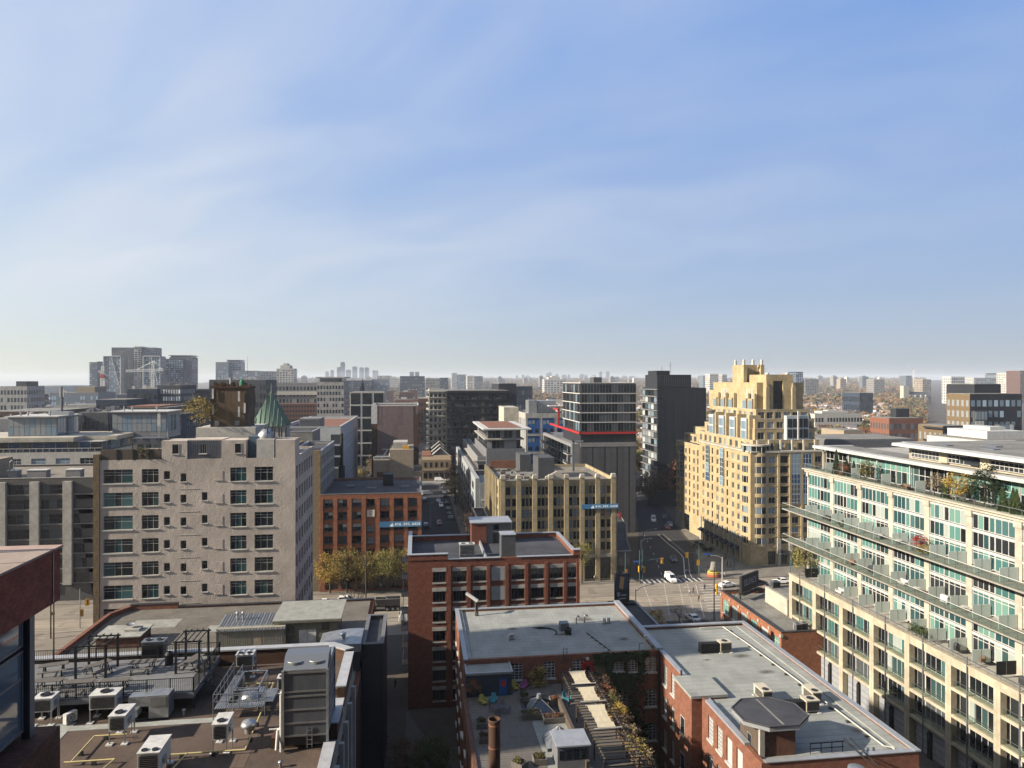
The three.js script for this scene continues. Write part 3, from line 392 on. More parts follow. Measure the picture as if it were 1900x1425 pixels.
// ---------- stucco tower block ----------
{
  const b = { x0: -53.6, x1: -21.2, z0: -130, z1: -152, y1: 41.6 }, t = rootAt('stucco_loft_building', 'tall grey-beige stucco loft block with rusty roof tank and scattered small windows', 'building', b);
  const fl = 3.98, base = 1.75, E = [], big = { cols: [0.38, 0.61], rows: [0.58, 0.78], ft: 0.06, sill: 0.2, split: true, frame: MAT.offWhite, pickPane: (i, j) => pick([G.teal, G.dark, G.dark2, G.tealLight, G.dark]) }, mid = { cols: [0.33, 0.67], rows: [0.6, 0.8], ft: 0.06, sill: 0.12, split: true, frame: MAT.offWhite, pickPane: (i, j) => pick([G.dark, G.dark, G.teal, G.dark2]) }, small = { ft: 0.06, sill: 0.14, frame: MAT.offWhite, panes: [G.black, G.dark] };
  for (let k = 0; k < 10; k++) {
    const y = base + k * fl;
    E.push([0.55, y, 4.75, 2.4, big], [6.75, y, 2.75, 2.4, mid]);
    E.push([10.35, y + 0.55, 1.0, 1.45, small], [13.1, y + (k === 9 ? 0.1 : 0.4), 0.95, 1.45, small]);
    if (k !== 9) E.push([16.6, y + 0.75, 0.95, 1.45, small]);
    if (k === 3) E.push([21.5, y + 0.75, 0.95, 1.4, small], [23.1, y + 0.75, 0.7, 1.4, small]); else E.push([21.35, y, 2.75, 2.45, mid]);
    E.push([25.45, y, 3.15, 2.5, { ...mid, sill: 0.2 }]);
  }
  const N = []; for (let k = 0; k < 10; k++) for (let i = 0; i < 7; i++) N.push([0.9 + i * 3.02, base + k * fl, 1.9, 2.4, { cols: [0.5], rows: [0.6], ft: 0.08, frame: MAT.offWhite, panes: [G.dark, G.teal, G.dark2] }]);
  block(t, b, { E, N }, MAT.stucco, MAT.greyRoof, { par: 0.4, t: 0.45 });
  pw(t, 'corner_pier', bx(-54.6, -53.62, 0, 42.6, -131.5, -129.8), MAT.buffDark);
  // blind recesses and ledges where openings were bricked up
  for (let k = 1; k < 10; k++) { const y = base + k * fl; pw(t, 'blind_panel', bx(b.x0 + 18.8, b.x0 + 20.1, y + 0.35, y + 1.9, b.z0, b.z0 + 0.05), MAT.stucco); pw(t, 'blind_sill', bx(b.x0 + 18.7, b.x0 + 20.2, y + 0.2, y + 0.34, b.z0, b.z0 + 0.12), MAT.stucco); if (k < 9) pw(t, 'stucco_ledge', bx(b.x0 + 12.8, b.x0 + 16.2, y + 2.75 + (k % 2) * 0.06, y + 2.83 + (k % 2) * 0.06, b.z0, b.z0 + 0.05), MAT.stucco); }
  // stepped roofline
  pw(t, 'roof_house', [bx(-43.6, -39.4, 41.6, 44.8, -135, -130), bx(-33.7, -29.6, 41.6, 44.8, -135, -130), bx(-39.4, -33.7, 41.6, 44.9, -136, -130.5)], MAT.stucco);
  pw(t, 'rib_panel', bx(-39.38, -33.72, 41.7, 44.7, -130.48, -130.35), MAT.midGrey.clone());
  for (let i = 0; i < 15; i++) pw(t, 'panel_rib', bx(-39.3 + i * 0.38, -39.2 + i * 0.38, 41.75, 44.95, -130.34, -130.28), MAT.grey);
  for (const x of [-41.9, -37.4, -31.5]) winAt(t, { o: [x, -130], u: [1, 0], n: [0, 1], th: 0 }, 0, 42.5, 1.15, 1.75, { rec: x === -37.4 ? 0.32 : -0.06, sill: 0.12, frame: MAT.offWhite, panes: [G.black] });
  pw(t, 'terrace_wall', [bx(-53.5, -43.7, 41.6, 43.4, -130.3, -130.05)], MAT.wood);
  for (const x of [-50.9, -48.3, -45.7]) pw(t, 'fence_post', bx(x - 0.07, x + 0.07, 41.6, 43.5, -130.03, -129.93), MAT.darkMetal);
  pw(t, 'canopy', [bx(-49, -43.7, 45.1, 45.2, -134.5, -131), ...[-48.8, -46.3, -43.9].map(x => bx(x, x + 0.12, 41.6, 45.1, -131.2, -131.05))], MAT.darkMetal);
  pw(t, 'penthouse', [bx(-40, -29.5, 44, 46.6, -148, -137), bx(-27.8, -24.8, 41.6, 44.9, -133.4, -130)], MAT.offWhite);
  pw(t, 'corner_block', bx(-24.6, -21.25, 41.6, 44.8, -134.8, -130.02), MAT.stucco);
  pw(t, 'blue_ducting', [bx(-29.5, -27, 41.4, 45.3, -135, -131.5), bx(-27, -24.8, 41.4, 43.2, -132.8, -130.9), cyl(-26, 43.2, 44.6, -133, 1.1)], M([0.10, 0.15, 0.2], { t: 'blot', s: 4 }));
  t.position.y -= 1.25;
}
{
  const t = thing('rooftop_water_tank', 'big rust-brown rooftop tank house hung with white antenna panels', 'water tank', [-34.3, 43, -141.3]);
  add(t, 'tank_wall', [bx(-4.4, 0.0, 1.0, 9.6, -4, 4.2), bx(0.04, 4.1, 1.0, 9.6, -4, 4.2)], MAT.tank); add(t, 'dark_band', bx(-4.2, 4.0, -2, 1.0, -3.8, 4.0), MAT.rust); add(t, 'corner_strip', [bx(-4.6, -4.3, 0.4, 9.9, 3.9, 4.4), bx(3.3, 3.7, -0.5, 9.8, 4.2, 4.35)], MAT.darkMetal); add(t, 'rim', bx(-4.7, 4.4, 9.6, 9.9, -4.3, 4.5), MAT.rust);
  add(t, 'crown_scrap', [...Array(34)].map(() => { const x = R(-4.6, 4.3), z = R(-4, 4.4), r = R(0.1, 0.4); return bx(x - r, x + r, 9.9, 9.9 + R(0.2, 0.9), z - r * 0.5, z + r * 0.5); }), MAT.rust);
  for (const [x, y] of [[-4.0, 7.6], [-4.0, 4.6], [1.9, 7.1], [1.9, 4.2], [3.2, 4.9]]) add(t, 'antenna_panel', bx(x - 0.22, x + 0.22, y, y + 1.9, 4.45, 4.65), MAT.acWhite);
  for (const [z, y] of [[2, 6], [0, 3.5], [-2, 6]]) { add(t, 'antenna_panel', bx(-4.9, -4.7, y, y + 1.9, z - 0.2, z + 0.2), MAT.acWhite); add(t, 'antenna_panel', bx(4.4, 4.6, y, y + 1.9, z - 0.2, z + 0.2), MAT.grey); }
  for (const x of [-3.1, 1.5]) add(t, 'equipment_box', [bx(x - 0.5, x + 0.5, 2.6, 3.5, 4.25, 4.7), bx(x - 0.7, x + 0.2, 1.7, 2.3, 4.25, 4.6)], MAT.midGrey);
  add(t, 'mast', bar([3.4, 9.6, 2], [3.4, 15.6, 2], 0.05, 0.02), MAT.darkMetal); add(t, 'vent_pipe', cyl(-0.8, 9.9, 11.5, 0, 0.3), MAT.galv); add(t, 'dome', lathe([[0, 1.4], [0.4, 1.2], [0.6, 0.7], [0.6, 0]], 14, 1.8, 9.9, 0), M([0.06, 0.2, 0.12])); t.scale.set(0.79, 1, 0.6);
}
for (const [x, y, z, r, h, l] of [[-26.6, 42.3, -132.6, 1.5, 3.0, 'silver drum cooler on the stucco block roof']]) { const t = thing('drum_cooler', l, 'cooler', [x, y, z]); add(t, 'drum', lathe([[0, h], [r * 0.5, h], [r, h - 0.9], [r, 0.6], [0.3, 0.4]], 20), MAT.galv); for (let i = 0; i < 6; i++) { const a = i * 1.047; add(t, 'leg', bar([Math.cos(a) * r * 0.8, -1, Math.sin(a) * r * 0.8], [Math.cos(a) * r * 0.8, 0.8, Math.sin(a) * r * 0.8], 0.09), MAT.darkMetal); } }
{ const t = thing('antenna_mast', 'slim white antenna panel on a pole above the stucco block terrace', 'antenna', [-45, 41.7, -133]); add(t, 'pole', bar([0, -1.4, 0], [0, 6.6, 0], 0.06), MAT.galv); add(t, 'panel', bx(-0.25, 0.25, 4.2, 6.4, 0.08, 0.25), MAT.acWhite); add(t, 'bracket', [...pipe([[-1.6, 2.8, 0], [1.4, 2.8, 0]], 0.04), bar([1.4, 1.5, 0], [1.4, 5, 0], 0.05)], MAT.galv); }
{ const t = thing('antenna_mast', 'cluster of dark cell antennas on the stucco block roof corner', 'antenna', [-24.2, 43.6, -132.5]); for (let i = 0; i < 7; i++) { const x = -2.6 + i * 0.6; add(t, 'antenna', [bar([x, -1, (i % 2)], [x, 2.6 + (i % 3) * 0.3, (i % 2)], 0.05), bx(x - 0.13, x + 0.13, 0.4, 2.0, (i % 2) + 0.06, (i % 2) + 0.2)], MAT.darkMetal); } }

// ---------- low block and sheds in front of the stucco tower ----------
{
  const t = thing('low_brick_store', 'low brick store with stained gravel roof before the stucco block', 'building', [-33, 0, -105]);
  pw(t, 'wall', [poly([[-49, -122], [-47, -126], [-7.2, -126], [-7.2, -80], [-46, -80], [-49, -98]], 0, 15.6)], MAT.darkBrick);
  pw(t, 'roof', poly([[-48.4, -121.6], [-46.8, -125.4], [-7.8, -125.4], [-7.8, -80.6], [-45.6, -80.6], [-48.4, -98]], 15.6, 0.25), M([0.20, 0.185, 0.16], { t: 'blot', s: 11, bt: 'lump', bs: 1.5, b: 0.03 }));
  pw(t, 'parapet', [poly([[-49.1, -122], [-47, -126], [-46.6, -125.5], [-48.5, -121.8]], 15.6, 1.0), poly([[-49.1, -98], [-49.1, -122], [-48.5, -122], [-48.5, -98]], 15.6, 1.0), bx(-47, -39.5, 15.6, 16.7, -126, -125.4), bx(-39.5, -7.2, 15.6, 16.1, -126, -125.5)], MAT.oldBrick);
  pw(t, 'coping', [bx(-39.5, -7.2, 16.1, 16.2, -126.1, -125.4), bx(-47, -39.5, 16.7, 16.8, -126.1, -125.3)], MAT.darkMetal);
  for (const q of [[-31.8, -28.2, 15.86, 15.88, -116, -113], [-27.7, -25.8, 15.86, 15.88, -116, -114.5], [-44, -37, 15.86, 15.87, -120, -116]]) pw(t, 'roof_patch', bx(...q), M([0.36, 0.36, 0.33], { t: 'blot', s: 4 }));
}
{ const t = thing('roof_hatch_house', 'flat pale roof hatch with a small dish on the low gravel roof', 'roof hatch', [-42, 15.85, -110]); add(t, 'wall', bx(-3, 2.8, 0, 1.6, -2.4, 2.2), MAT.darkBrick); add(t, 'roof', bx(-3.3, 3.1, 1.6, 1.75, -2.7, 2.5), M([0.40, 0.40, 0.36], { t: 'blot', s: 5 })); add(t, 'vent_box', bx(0.2, 2.2, 1.75, 2.1, -1, 0.6), MAT.paleConc); add(t, 'dish', lathe([[0, 0.25], [0.4, 0.32], [0.6, 0.5]], 14, 0.6, 2.1, -0.4), MAT.galv); }
{ // corrugated shed
  const t = thing('corrugated_shed', 'small rooftop shed of ribbed metal with a corrugated striped roof', 'shed', [-23.2, 15.85, -107.5]);
  const w = 4.6; add(t, 'wall', bx(-w, w, 0, 3.0, -2.2, 2.4), MAT.beigeRib);
  for (let i = 0; i < 24; i++) { const x = -w - 0.2 + i * 0.4; add(t, 'roof_rib', prism([[x, 0], [x + 0.1, 0.12], [x + 0.28, 0.12], [x + 0.38, 0]], -2.6, 2.8).rotateX(0.13).translate(0, 3.1, 0), i % 2 ? MAT.metal : MAT.galv); }
  add(t, 'roof_sheet', bx(-w - 0.2, w + 0.2, -0.08, -0.01, -2.6, 2.8).rotateX(0.13).translate(0, 3.1, 0), MAT.steel); add(t, 'door', bx(0.3, 1.4, 0, 2, 2.4, 2.44), MAT.tan); for (let i = 0; i < 30; i++) { const x = -w + i * 0.3; if (x > 0.1 && x < 1.5) continue; add(t, 'wall_rib', bx(x, x + 0.1, 0, 2.95, 2.4, 2.46), MAT.beigeRib); } add(t, 'hatch', bx(2.2, 3.6, 0.2, 1.2, 2.4, 2.45), MAT.steel);
  for (const x of [-1.8, -2.6]) add(t, 'flue', [cyl(x, 3, 4.3, -0.6, 0.13), cyl(x, 4.3, 4.5, -0.6, 0.28, 0.1)], MAT.galv); add(t, 'corner_post', [bx(-w - 0.15, -w, 0, 3, 2.3, 2.5), bx(w, w + 0.15, 0, 3, 2.3, 2.5)], MAT.wood);
}
{ // mono pitch shed
  const t = thing('pitched_roof_shed', 'olive rooftop hut with a broad pale sloping roof and white double doors', 'shed', [-15.6, 15.85, -109.5]);
  add(t, 'wall', [bx(-4.2, 4.2, 0, 3.4, -3.2, 3.2)], MAT.olive); add(t, 'roof', bx(-4.9, 4.8, 0, 0.16, -4.4, 4).rotateX(0.03).translate(0, 3.55, -0.3), M([0.36, 0.365, 0.33], { t: 'membrane', s: 5 })); add(t, 'eave', bx(-4.9, 4.8, -0.22, 0, 3.9, 4.02).translate(0, 3.4, -0.3), MAT.olive);
  add(t, 'double_door', [bx(-1.2, -0.02, 0, 2.0, 3.2, 3.26), bx(0.02, 1.2, 0, 2.0, 3.2, 3.26)], MAT.acWhite); winAt(t, { o: [t.position.x, t.position.z + 3.2], u: [1, 0], n: [0, 1], th: 0 }, -2.9, 17.3, 1.2, 1.3, { rec: -0.05, panes: [G.dark2], frame: MAT.tan }); winAt(t, { o: [t.position.x, t.position.z + 3.2], u: [1, 0], n: [0, 1], th: 0 }, 1.9, 17.6, 1.3, 1.5, { rec: -0.05, panes: [G.dark2], frame: MAT.tan });
}
{ const t = thing('barrel_roof_hut', 'dark rooftop hut with a pale curved roof and turbine vent', 'shed', [-9.9, 15.85, -98.5]); add(t, 'wall', bx(-2.6, 2.6, 0, 2.6, -2.5, 3), MAT.charcoal); const pts = []; for (let i = 0; i <= 8; i++) { const a = i / 8; pts.push([-2.9 + a * 5.6, 2.9 - Math.cos(a * 1.4) * 0 + Math.sin(a * Math.PI * 0.5 + 0.3) * 0.7]); } add(t, 'roof', prism([...pts, [2.7, 2.5], [-2.9, 2.5]], -2.8, 3.2), MAT.galv); add(t, 'vent', [cyl(0.2, 3.3, 3.9, 0.8, 0.3), sph(0.2, 4.1, 0.8, 0.42, 1, 0.8, 1)], MAT.galv); }
{ const b = { x0: -7.1, x1: -4.3, z0: -96, z1: -108, y1: 19 }, t = rootAt('dark_stair_block', 'narrow black stair block with sunken tar roof beside the alley', 'building', b); block(t, b, {}, MAT.charcoal, MAT.tar, { par: 0.5, cope: MAT.grey }); }

// ---------- red brick block with twin dark roofs ----------
{
  const b = { x0: -1.3, x1: 27.5, z0: -118, z1: -136.5, y1: 24.4 }, t = rootAt('red_brick_block', 'dark red brick block with twin tar roofs and white window lintels', 'building', b);
  const E = [], ws = { cols: [0.25, 0.5, 0.75], ft: 0.07, rec: 0.25, frame: MAT.darkMetal, panes: [G.black, G.dark, G.dark2] };
  const cols = [5.3, 8.6, 11.95, 18.4, 21.7, 24.85]; // bay starts
  for (let k = 0; k < 7; k++) { const y = 20.7 - k * 3.25 - 0.05; for (const [i, u] of [[0, 2.35 + 1.7], [1, 7.4], [2, 10.75], [3, 17.2], [4, 20.5], [5, 23.75], [6, 26.85]]) { if (i === 6) E.push([u - 0.05, y, 1.35, 2.15, ws]); else E.push([u, y, 2.1, 2.15, ws]); } }
  const E2 = E.filter(h => h[1] > 0.4); block(t, b, { E: E2 }, MAT.red, null, { t: 0.5 });
  for (const [u, v, w, h] of E2) { pw(t, 'lintel', bx(b.x0 + u - 0.12, b.x0 + u + w + 0.12, v + h - 0.36, v + h + 0.24, b.z0 - 0.1, b.z0 + 0.07), MAT.paleConc); pw(t, 'sill', bx(b.x0 + u - 0.1, b.x0 + u + w + 0.1, v - 0.22, v, b.z0 - 0.1, b.z0 + 0.12), MAT.paleConc); }
  for (const u of [6.6, 9.85, 13.1, 16.2, 19.5, 22.9, 26.1, 28.3]) pw(t, 'pier', bx(b.x0 + u - 0.12, b.x0 + u + 0.42, 0, 23.4, b.z0, b.z0 + 0.3), MAT.red);
  for (let k = 0; k < 6; k++) pw(t, 'blank_panel', bx(b.x0 + 13.75, b.x0 + 16, 17.35 + 3.3 - k * 3.25, 17.35 + 5.6 - k * 3.25, b.z0, b.z0 + 0.06), M([0.36, 0.37, 0.38], { t: 'fine', s: 3 }));
  for (const q of [[-1.35, 5.2, 24.4, 25.3, -118.6, -117.9], [26.4, 27.55, 24.4, 25.3, -118.9, -117.9], [-1.3, -0.8, 24.4, 25.3, -136.5, -118.6]]) pw(t, 'parapet_wall', bx(...q), MAT.red);
  pw(t, 'roof', [bx(-0.8, 13.6, 23.2, 23.5, -136, -118.5), bx(13.6, 27, 23.2, 23.55, -136, -118.5)], MAT.tar);
  pw(t, 'coping', [bx(-1.4, 5.25, 25.3, 25.4, -118.7, -117.8), bx(-1.4, -0.7, 25.3, 25.4, -136.6, -118.7), bx(-1.4, 13, 24.4, 24.55, -136.6, -135.9), bx(5.3, 14, 24.4, 24.5, -118.6, -117.85), bx(16.8, 26.3, 24.4, 24.5, -118.6, -117.85), bx(26.9, 27.6, 24.4, 24.5, -136.5, -118.9), bx(26.3, 27.6, 25.3, 25.4, -119, -117.8), bx(13.5, 26.9, 24.4, 24.5, -136.6, -135.9), bx(11.6, 11.9, 23.5, 24.2, -133, -120)], MAT.coping);
  pw(t, 'chimney_block', [bx(14.2, 16.6, 23.4, 28.0, -121.4, -118.6)], MAT.greyDark); pw(t, 'chimney_cap', bx(14.1, 16.7, 28.0, 28.12, -121.5, -118.5), MAT.coping);
  pw(t, 'stair_house', [bx(10.2, 13, 23.4, 27.3, -137.5, -132)], MAT.red); pw(t, 'stair_house_side', bx(13.02, 17.6, 23.4, 27.4, -137.5, -132.2), MAT.grey); pw(t, 'stair_house_cap', bx(10.0, 17.8, 27.4, 27.6, -137.7, -131.8), MAT.coping); pw(t, 'stair_window', [bx(14.3, 15.3, 26.1, 27, -132.2, -132.12), bx(14.2, 15.1, 23.6, 25.6, -132.2, -132.1)], G.dark);
  pw(t, 'roof_railing', [...pipe([[5.4, 24.9, -119], [13.9, 24.9, -119]], 0.04), ...pipe([[5.4, 24.2, -119.2], [13.9, 24.2, -119.2]], 0.03), ...[6, 8, 10, 12].flatMap(x => pipe([[x, 23.5, -119], [x, 24.9, -119]], 0.03))], MAT.steel);
  // fire escape on the alley wall
  const fe = []; for (let k = 0; k < 7; k++) { const y = 2.5 + k * 3.1; fe.push(bx(-2.6, -1.4, y, y + 0.08, -134, -130), ...pipe([[-2.6, y + 1, -134], [-2.6, y + 1, -130]], 0.04), ...pipe([[-2.6, y, -134], [-2.6, y + 1, -134]], 0.04), ...pipe([[-2.6, y, -130], [-2.6, y + 1, -130]], 0.04), ...pipe([[-2.3, y, -130.3], [-2.3, y + 3.1, -133.7]], 0.06)); for (let i = 0; i < 12; i++) fe.push(bx(-2.6, -2.56, y, y + 1, -134 + i * 0.34, -133.97 + i * 0.34)); } pw(t, 'fire_escape', fe, MAT.black);
}
acUnit('bank of four white fans on the red brick block roof', [8.7, 23.5, -123], { w: 2.6, h: 2.2, d: 1.5, fans: 2, leg: 0.15 });
for (const [x, l] of [[1.5, 'low white roof vent near the parapet of the red brick block'], [3.1, 'low white roof vent beside its twin on the red brick block']]) { const t = thing('roof_box_vent', l, 'vent', [x, 23.5, -119.8]); add(t, 'box', bx(-0.5, 0.5, 0, 0.8, -0.4, 0.3), MAT.acWhite); add(t, 'grille', bx(-0.4, 0.4, 0.15, 0.65, 0.3, 0.33), MAT.black); }

// ---------- old factory with membrane roofs ----------
const FR = 18.6;
{
  const t = thing('factory_loft', 'old brick factory range with broad pale grey membrane roofs round a dark court', 'building', [28, 0, -90]);
  const arch = { cols: [0.33, 0.67], rows: [0.17, 0.33, 0.5, 0.67, 0.83], ft: 0.09, rec: 0.14, frame: MAT.white, panes: [G.dark, G.black], sill: 0.16 };
  // west range
  const A = { x0: 6, x1: 31.4, z0: -89.2, z1: -109.2, y1: 18.9 }, EA = [[5.9, 16.05, 1.5, 2.1, arch], [10.1, 16.05, 1.5, 2.1, arch], [13.85, 16.1, 1.5, 2.1, arch], [19, 16.4, 1.6, 1.3, arch], [21.2, 16.2, 1.3, 1.7, arch], [23.4, 16.1, 1.6, 2, arch], [23.4, 11.6, 1.6, 2.3, arch], [19.4, 11.8, 1.6, 2, arch], [23.4, 7.2, 1.6, 2.3, arch], [23.4, 2.8, 1.6, 2.3, arch]];
  const S = []; for (let k = 0; k < 4; k++) for (let i = 0; i < 5; i++) S.push([1.5 + i * 3.8, 2.5 + k * 4, 1.6, 2.2, arch]);
  block(t, A, { E: EA, S }, MAT.oldBrick, MAT.membrane, { par: 0.3, t: 0.45 });
  // court wing running towards the camera
  const Bk = { x0: 31.4, x1: 47.2, z0: -61.6, z1: -98, y1: 18.9 }, SB = []; for (let k = 0; k < 4; k++) for (const z of [-72.9, -70.6, -68.3, -66, -87, -84.2]) SB.push([z + 98 - 0.75, 15.2 - k * 4.1, 1.35, 2.6, { ...arch, panes: [G.blind, G.white, G.grey] }]);
  block(t, Bk, { S: SB }, MAT.oldBrick, MAT.membrane, { par: 0.3, t: 0.45 });
  // rendered edges
  pw(t, 'edge_flashing', [bx(5.9, 6.5, 18.9, 19.05, -109.3, -89.1), bx(6.5, 31, 18.9, 19.02, -109.3, -108.7), bx(31, 31.8, 18.9, 19.25, -109.3, -89.1), bx(31.8, 47.3, 18.9, 19.06, -98.1, -97.4), bx(46.7, 47.35, 18.9, 19.04, -97.4, -61.5), bx(31.3, 31.9, 18.9, 19.03, -89, -80.6), bx(31.3, 31.9, 18.9, 19.15, -74.2, -64.8), bx(31.8, 46.7, 18.9, 18.98, -62.1, -61.5)], MAT.coping);
  for (const q of [[6.5, 6.95, 18.58, 18.86, -108.7, -89.6], [45.6, 46.7, 18.6, 18.76, -97, -62.1], [31.9, 32.3, 18.6, 18.8, -89, -68]]) pw(t, 'roof_fillet', bx(...q), MAT.membrane);
  stuff_(pw(t, 'lap_seam', [...Array(33)].map((_, i) => bx(32.4, 45.5, FR, FR + 0.008, -96.6 + i * 1.05, -96.52 + i * 1.05)), M([0.27, 0.275, 0.265]))); stuff_(pw(t, 'lap_seam', [...Array(17)].map((_, i) => bx(8 + i * 1.35, 8.08 + i * 1.35, FR, FR + 0.008, -108.5, -89.8)), M([0.27, 0.275, 0.265])));
  // stair block with leaning roof
  pw(t, 'stair_block', [bx(30.2, 34.3, 0, 18.8, -80.6, -75.3)], MAT.oldBrick); pw(t, 'stair_block_roof', [bx(30.1, 34.4, 18.8, 19.1, -80.7, -75.2)], MAT.membrane);
  for (const y of [15.6, 11.4, 7]) { winAt(t, { o: [30.2, -75.3], u: [1, 0], n: [0, 1], th: 0 }, 1.7, y, 1.2, 1.7, { rec: -0.04, sill: 0.12, frame: MAT.wood, panes: [G.black] }); winAt(t, { o: [30.2, -80.6], u: [0, 1], n: [-1, 0], th: -HP }, 2.0, y - 2, 1.3, 2, { rec: -0.04, sill: 0.14, frame: MAT.offWhite, panes: [G.dark2] }); }
  pw(t, 'drain_pipe', [bar([31.2, 0, -81], [31.2, 19.6, -81], 0.12), bar([31.25, 0, -88.9], [31.25, 18.5, -88.9], 0.1)], MAT.darkMetal);
  // dark annex on the garden
  pw(t, 'annex', bx(6.05, 11.6, 15.4, 18.2, -89.2, -86.2), MAT.navy); pw(t, 'annex_roof', bx(6.0, 11.7, 18.2, 18.35, -89.15, -86.1), MAT.membrane); pw(t, 'annex_rim', [bx(6.0, 11.75, 18.35, 18.5, -86.3, -86.05), bx(11.55, 11.75, 18.35, 18.5, -89.15, -86.3), bx(5.98, 6.2, 18.35, 18.5, -89.15, -86.3)], MAT.coping); pw(t, 'annex_door', bx(10.1, 11, 15.6, 17.6, -86.2, -86.12), MAT.bluePanel.clone()); pw(t, 'annex_door_pane', bx(10.25, 10.85, 16.7, 17.4, -86.12, -86.1), MAT.redPaint);
  pw(t, 'red_door', [bx(21.1, 22.6, 15.6, 17.9, -89.2, -89.1)], MAT.redPaint); pw(t, 'door_pane', bx(21.6, 22.1, 16.2, 17.5, -89.1, -89.08), G.dark); pw(t, 'wall_lamp', [bx(21.6, 21.95, 18.2, 18.5, -89.2, -88.9), bx(19.4, 19.6, 16.9, 17.2, -89.2, -89.05)], MAT.acWhite);
  // south garden wing
  const C = { x0: 5.6, x1: 23, z0: -45, z1: -86.2, y1: 15.75 }; const SC = []; for (let k = 0; k < 3; k++) for (let i = 0; i < 9; i++) SC.push([2 + i * 4.3, 2.6 + k * 4.2, 1.6, 2.3, arch]);
  block(t, { ...C, z1: -89.1 }, { S: SC }, MAT.darkBrick, null, { t: 0.45 });
  pw(t, 'deck_base', bx(6.1, 22.5, 15.2, 15.48, -89, -45.5), MAT.tar);
  const pl = []; for (let i = 0; i < 60; i++) { const z = -88.9 + i * 0.42; if (z > -64) break; pl.push(bx(6.1, 12.9, 15.49, 15.56 + R(-0.006, 0.006), z, z + 0.39)); } pw(t, 'deck_boards', pl, MAT.deckWood).userData.kind = 'stuff';
  const pl2 = []; for (let i = 0; i < 56; i++) { const z = -88.9 + i * 0.42; pl2.push(bx(17, 22.4, 15.5, 15.57 + R(-0.006, 0.006), z, z + 0.39)); if (z < -85.6) pl2.push(bx(12.95, 16.95, 15.49, 15.56, z, z + 0.39)); } pw(t, 'deck_boards', pl2, MAT.deckWood).userData.kind = 'stuff';
  pw(t, 'flat_roof', bx(12.95, 16.95, 15.48, 15.53, -79.4, -45.6), MAT.membrane); pw(t, 'flat_roof', bx(6.15, 12.9, 14.6, 15.5, -63.6, -45.6), MAT.membrane);
  pw(t, 'low_wall', [bx(16.6, 16.95, 15.5, 16.5, -82.5, -46)], MAT.wood);
  pw(t, 'court_floor', bx(23.1, 31.3, -0.02, 0.06, -89, -46), MAT.soil);
}
{ // octagon tower
  const t = thing('octagon_stair_tower', 'brick stair tower with a wide dark octagonal roof', 'stair tower', [34.0, 0, -65]);
  add(t, 'brick_wall', [bx(-1.75, 1.55, 0, 21.4, -2.2, 1.9)], MAT.darkBrick); add(t, 'stone_face', [bx(-2.0, -1.77, 0, 21.3, -2.2, 1.95)], MAT.wood); add(t, 'corner_pilaster', [bx(-2.08, -1.6, 0, 21.3, 1.75, 2.08)], MAT.paleConc);
  const o = [[-3.3, -1.3], [-1.5, -3.0], [1.5, -3.0], [3.3, -1.3], [3.3, 1.2], [1.5, 2.8], [-1.5, 2.8], [-3.3, 1.2]];
  add(t, 'eave', poly(o, 21.4, 0.42), MAT.coping); add(t, 'roof', poly(o.map(([a, b]) => [a * 0.985, b * 0.985]), 21.83, 0.06), MAT.tar); add(t, 'roof_rim', o.map((p, i) => bar([p[0], 21.87, p[1]], [o[(i + 1) % 8][0], 21.87, o[(i + 1) % 8][1]], 0.1, 0.1, 4)), MAT.tar); add(t, 'roof_seam', [bx(-0.1, 0.1, 21.895, 21.91, -2.8, 2.6)], MAT.greyRoof);
  for (const y of [18.3, 14.2]) winAt(t, { o: [32, -67.2], u: [0, 1], n: [-1, 0], th: -HP }, 1.6, y - 0.2, 0.9, 1.8, { rec: -0.05, sill: 0.15, frame: MAT.concrete, panes: [G.black] });
}
{ const t = thing('tan_flat_annex', 'tan gravel-roofed annex with pink coping below the octagon tower', 'building', [38, 0, -53]); const b = { x0: 31.4, x1: 47.2, z0: -42, z1: -61.5, y1: 17.2 }; block(t, b, {}, MAT.oldBrick, MAT.gravel, { par: 0.25, t: 0.5, cope: MAT.pinkStone }); pw(t, 'leaning_parapet', bx(31.3, 31.9, 17.2, 18.2, -60.3, -50), MAT.wood); }
{ // ivy on the court wall
  const pos = [], nor = [], rr = mulberry(77); for (let i = 0; i < 5200; i++) { const x = 22.6 + rr() * 7.2, y = 4 + Math.pow(rr(), 0.6) * 14.9; if (x > 28.4 && y < 16 && rr() < 0.8) continue; if (rr() > 0.35 + 0.75 * vnoise(x * 0.7, y * 0.5, 5)) continue; const wins = [[25, 26.7, 16.3, 17.8], [27.1, 28.6, 16.1, 18], [29.3, 31.1, 16, 18.2], [25.3, 27.1, 11.7, 13.9]]; if (wins.some(w => x > w[0] && x < w[1] && y > w[2] && y < w[3])) continue; const z = -89.15 + rr() * 0.3, s = 0.12 + rr() * 0.16, a = rr() * 6.28, c = Math.cos(a) * s, d = Math.sin(a) * s, k = (rr() - 0.3) * 0.2; pos.push(x - c, y - d, z, x + d, y - c, z + k, x + c, y + d, z + 0.08, x - c, y - d, z, x + c, y + d, z + 0.08, x - d, y + c, z - k); }
  const m = mesh('wall_ivy', mk(pos), M([0.028, 0.048, 0.018], { side: THREE.DoubleSide })); tag(m, 'dark green ivy climbing the brick court wall', 'ivy');
}
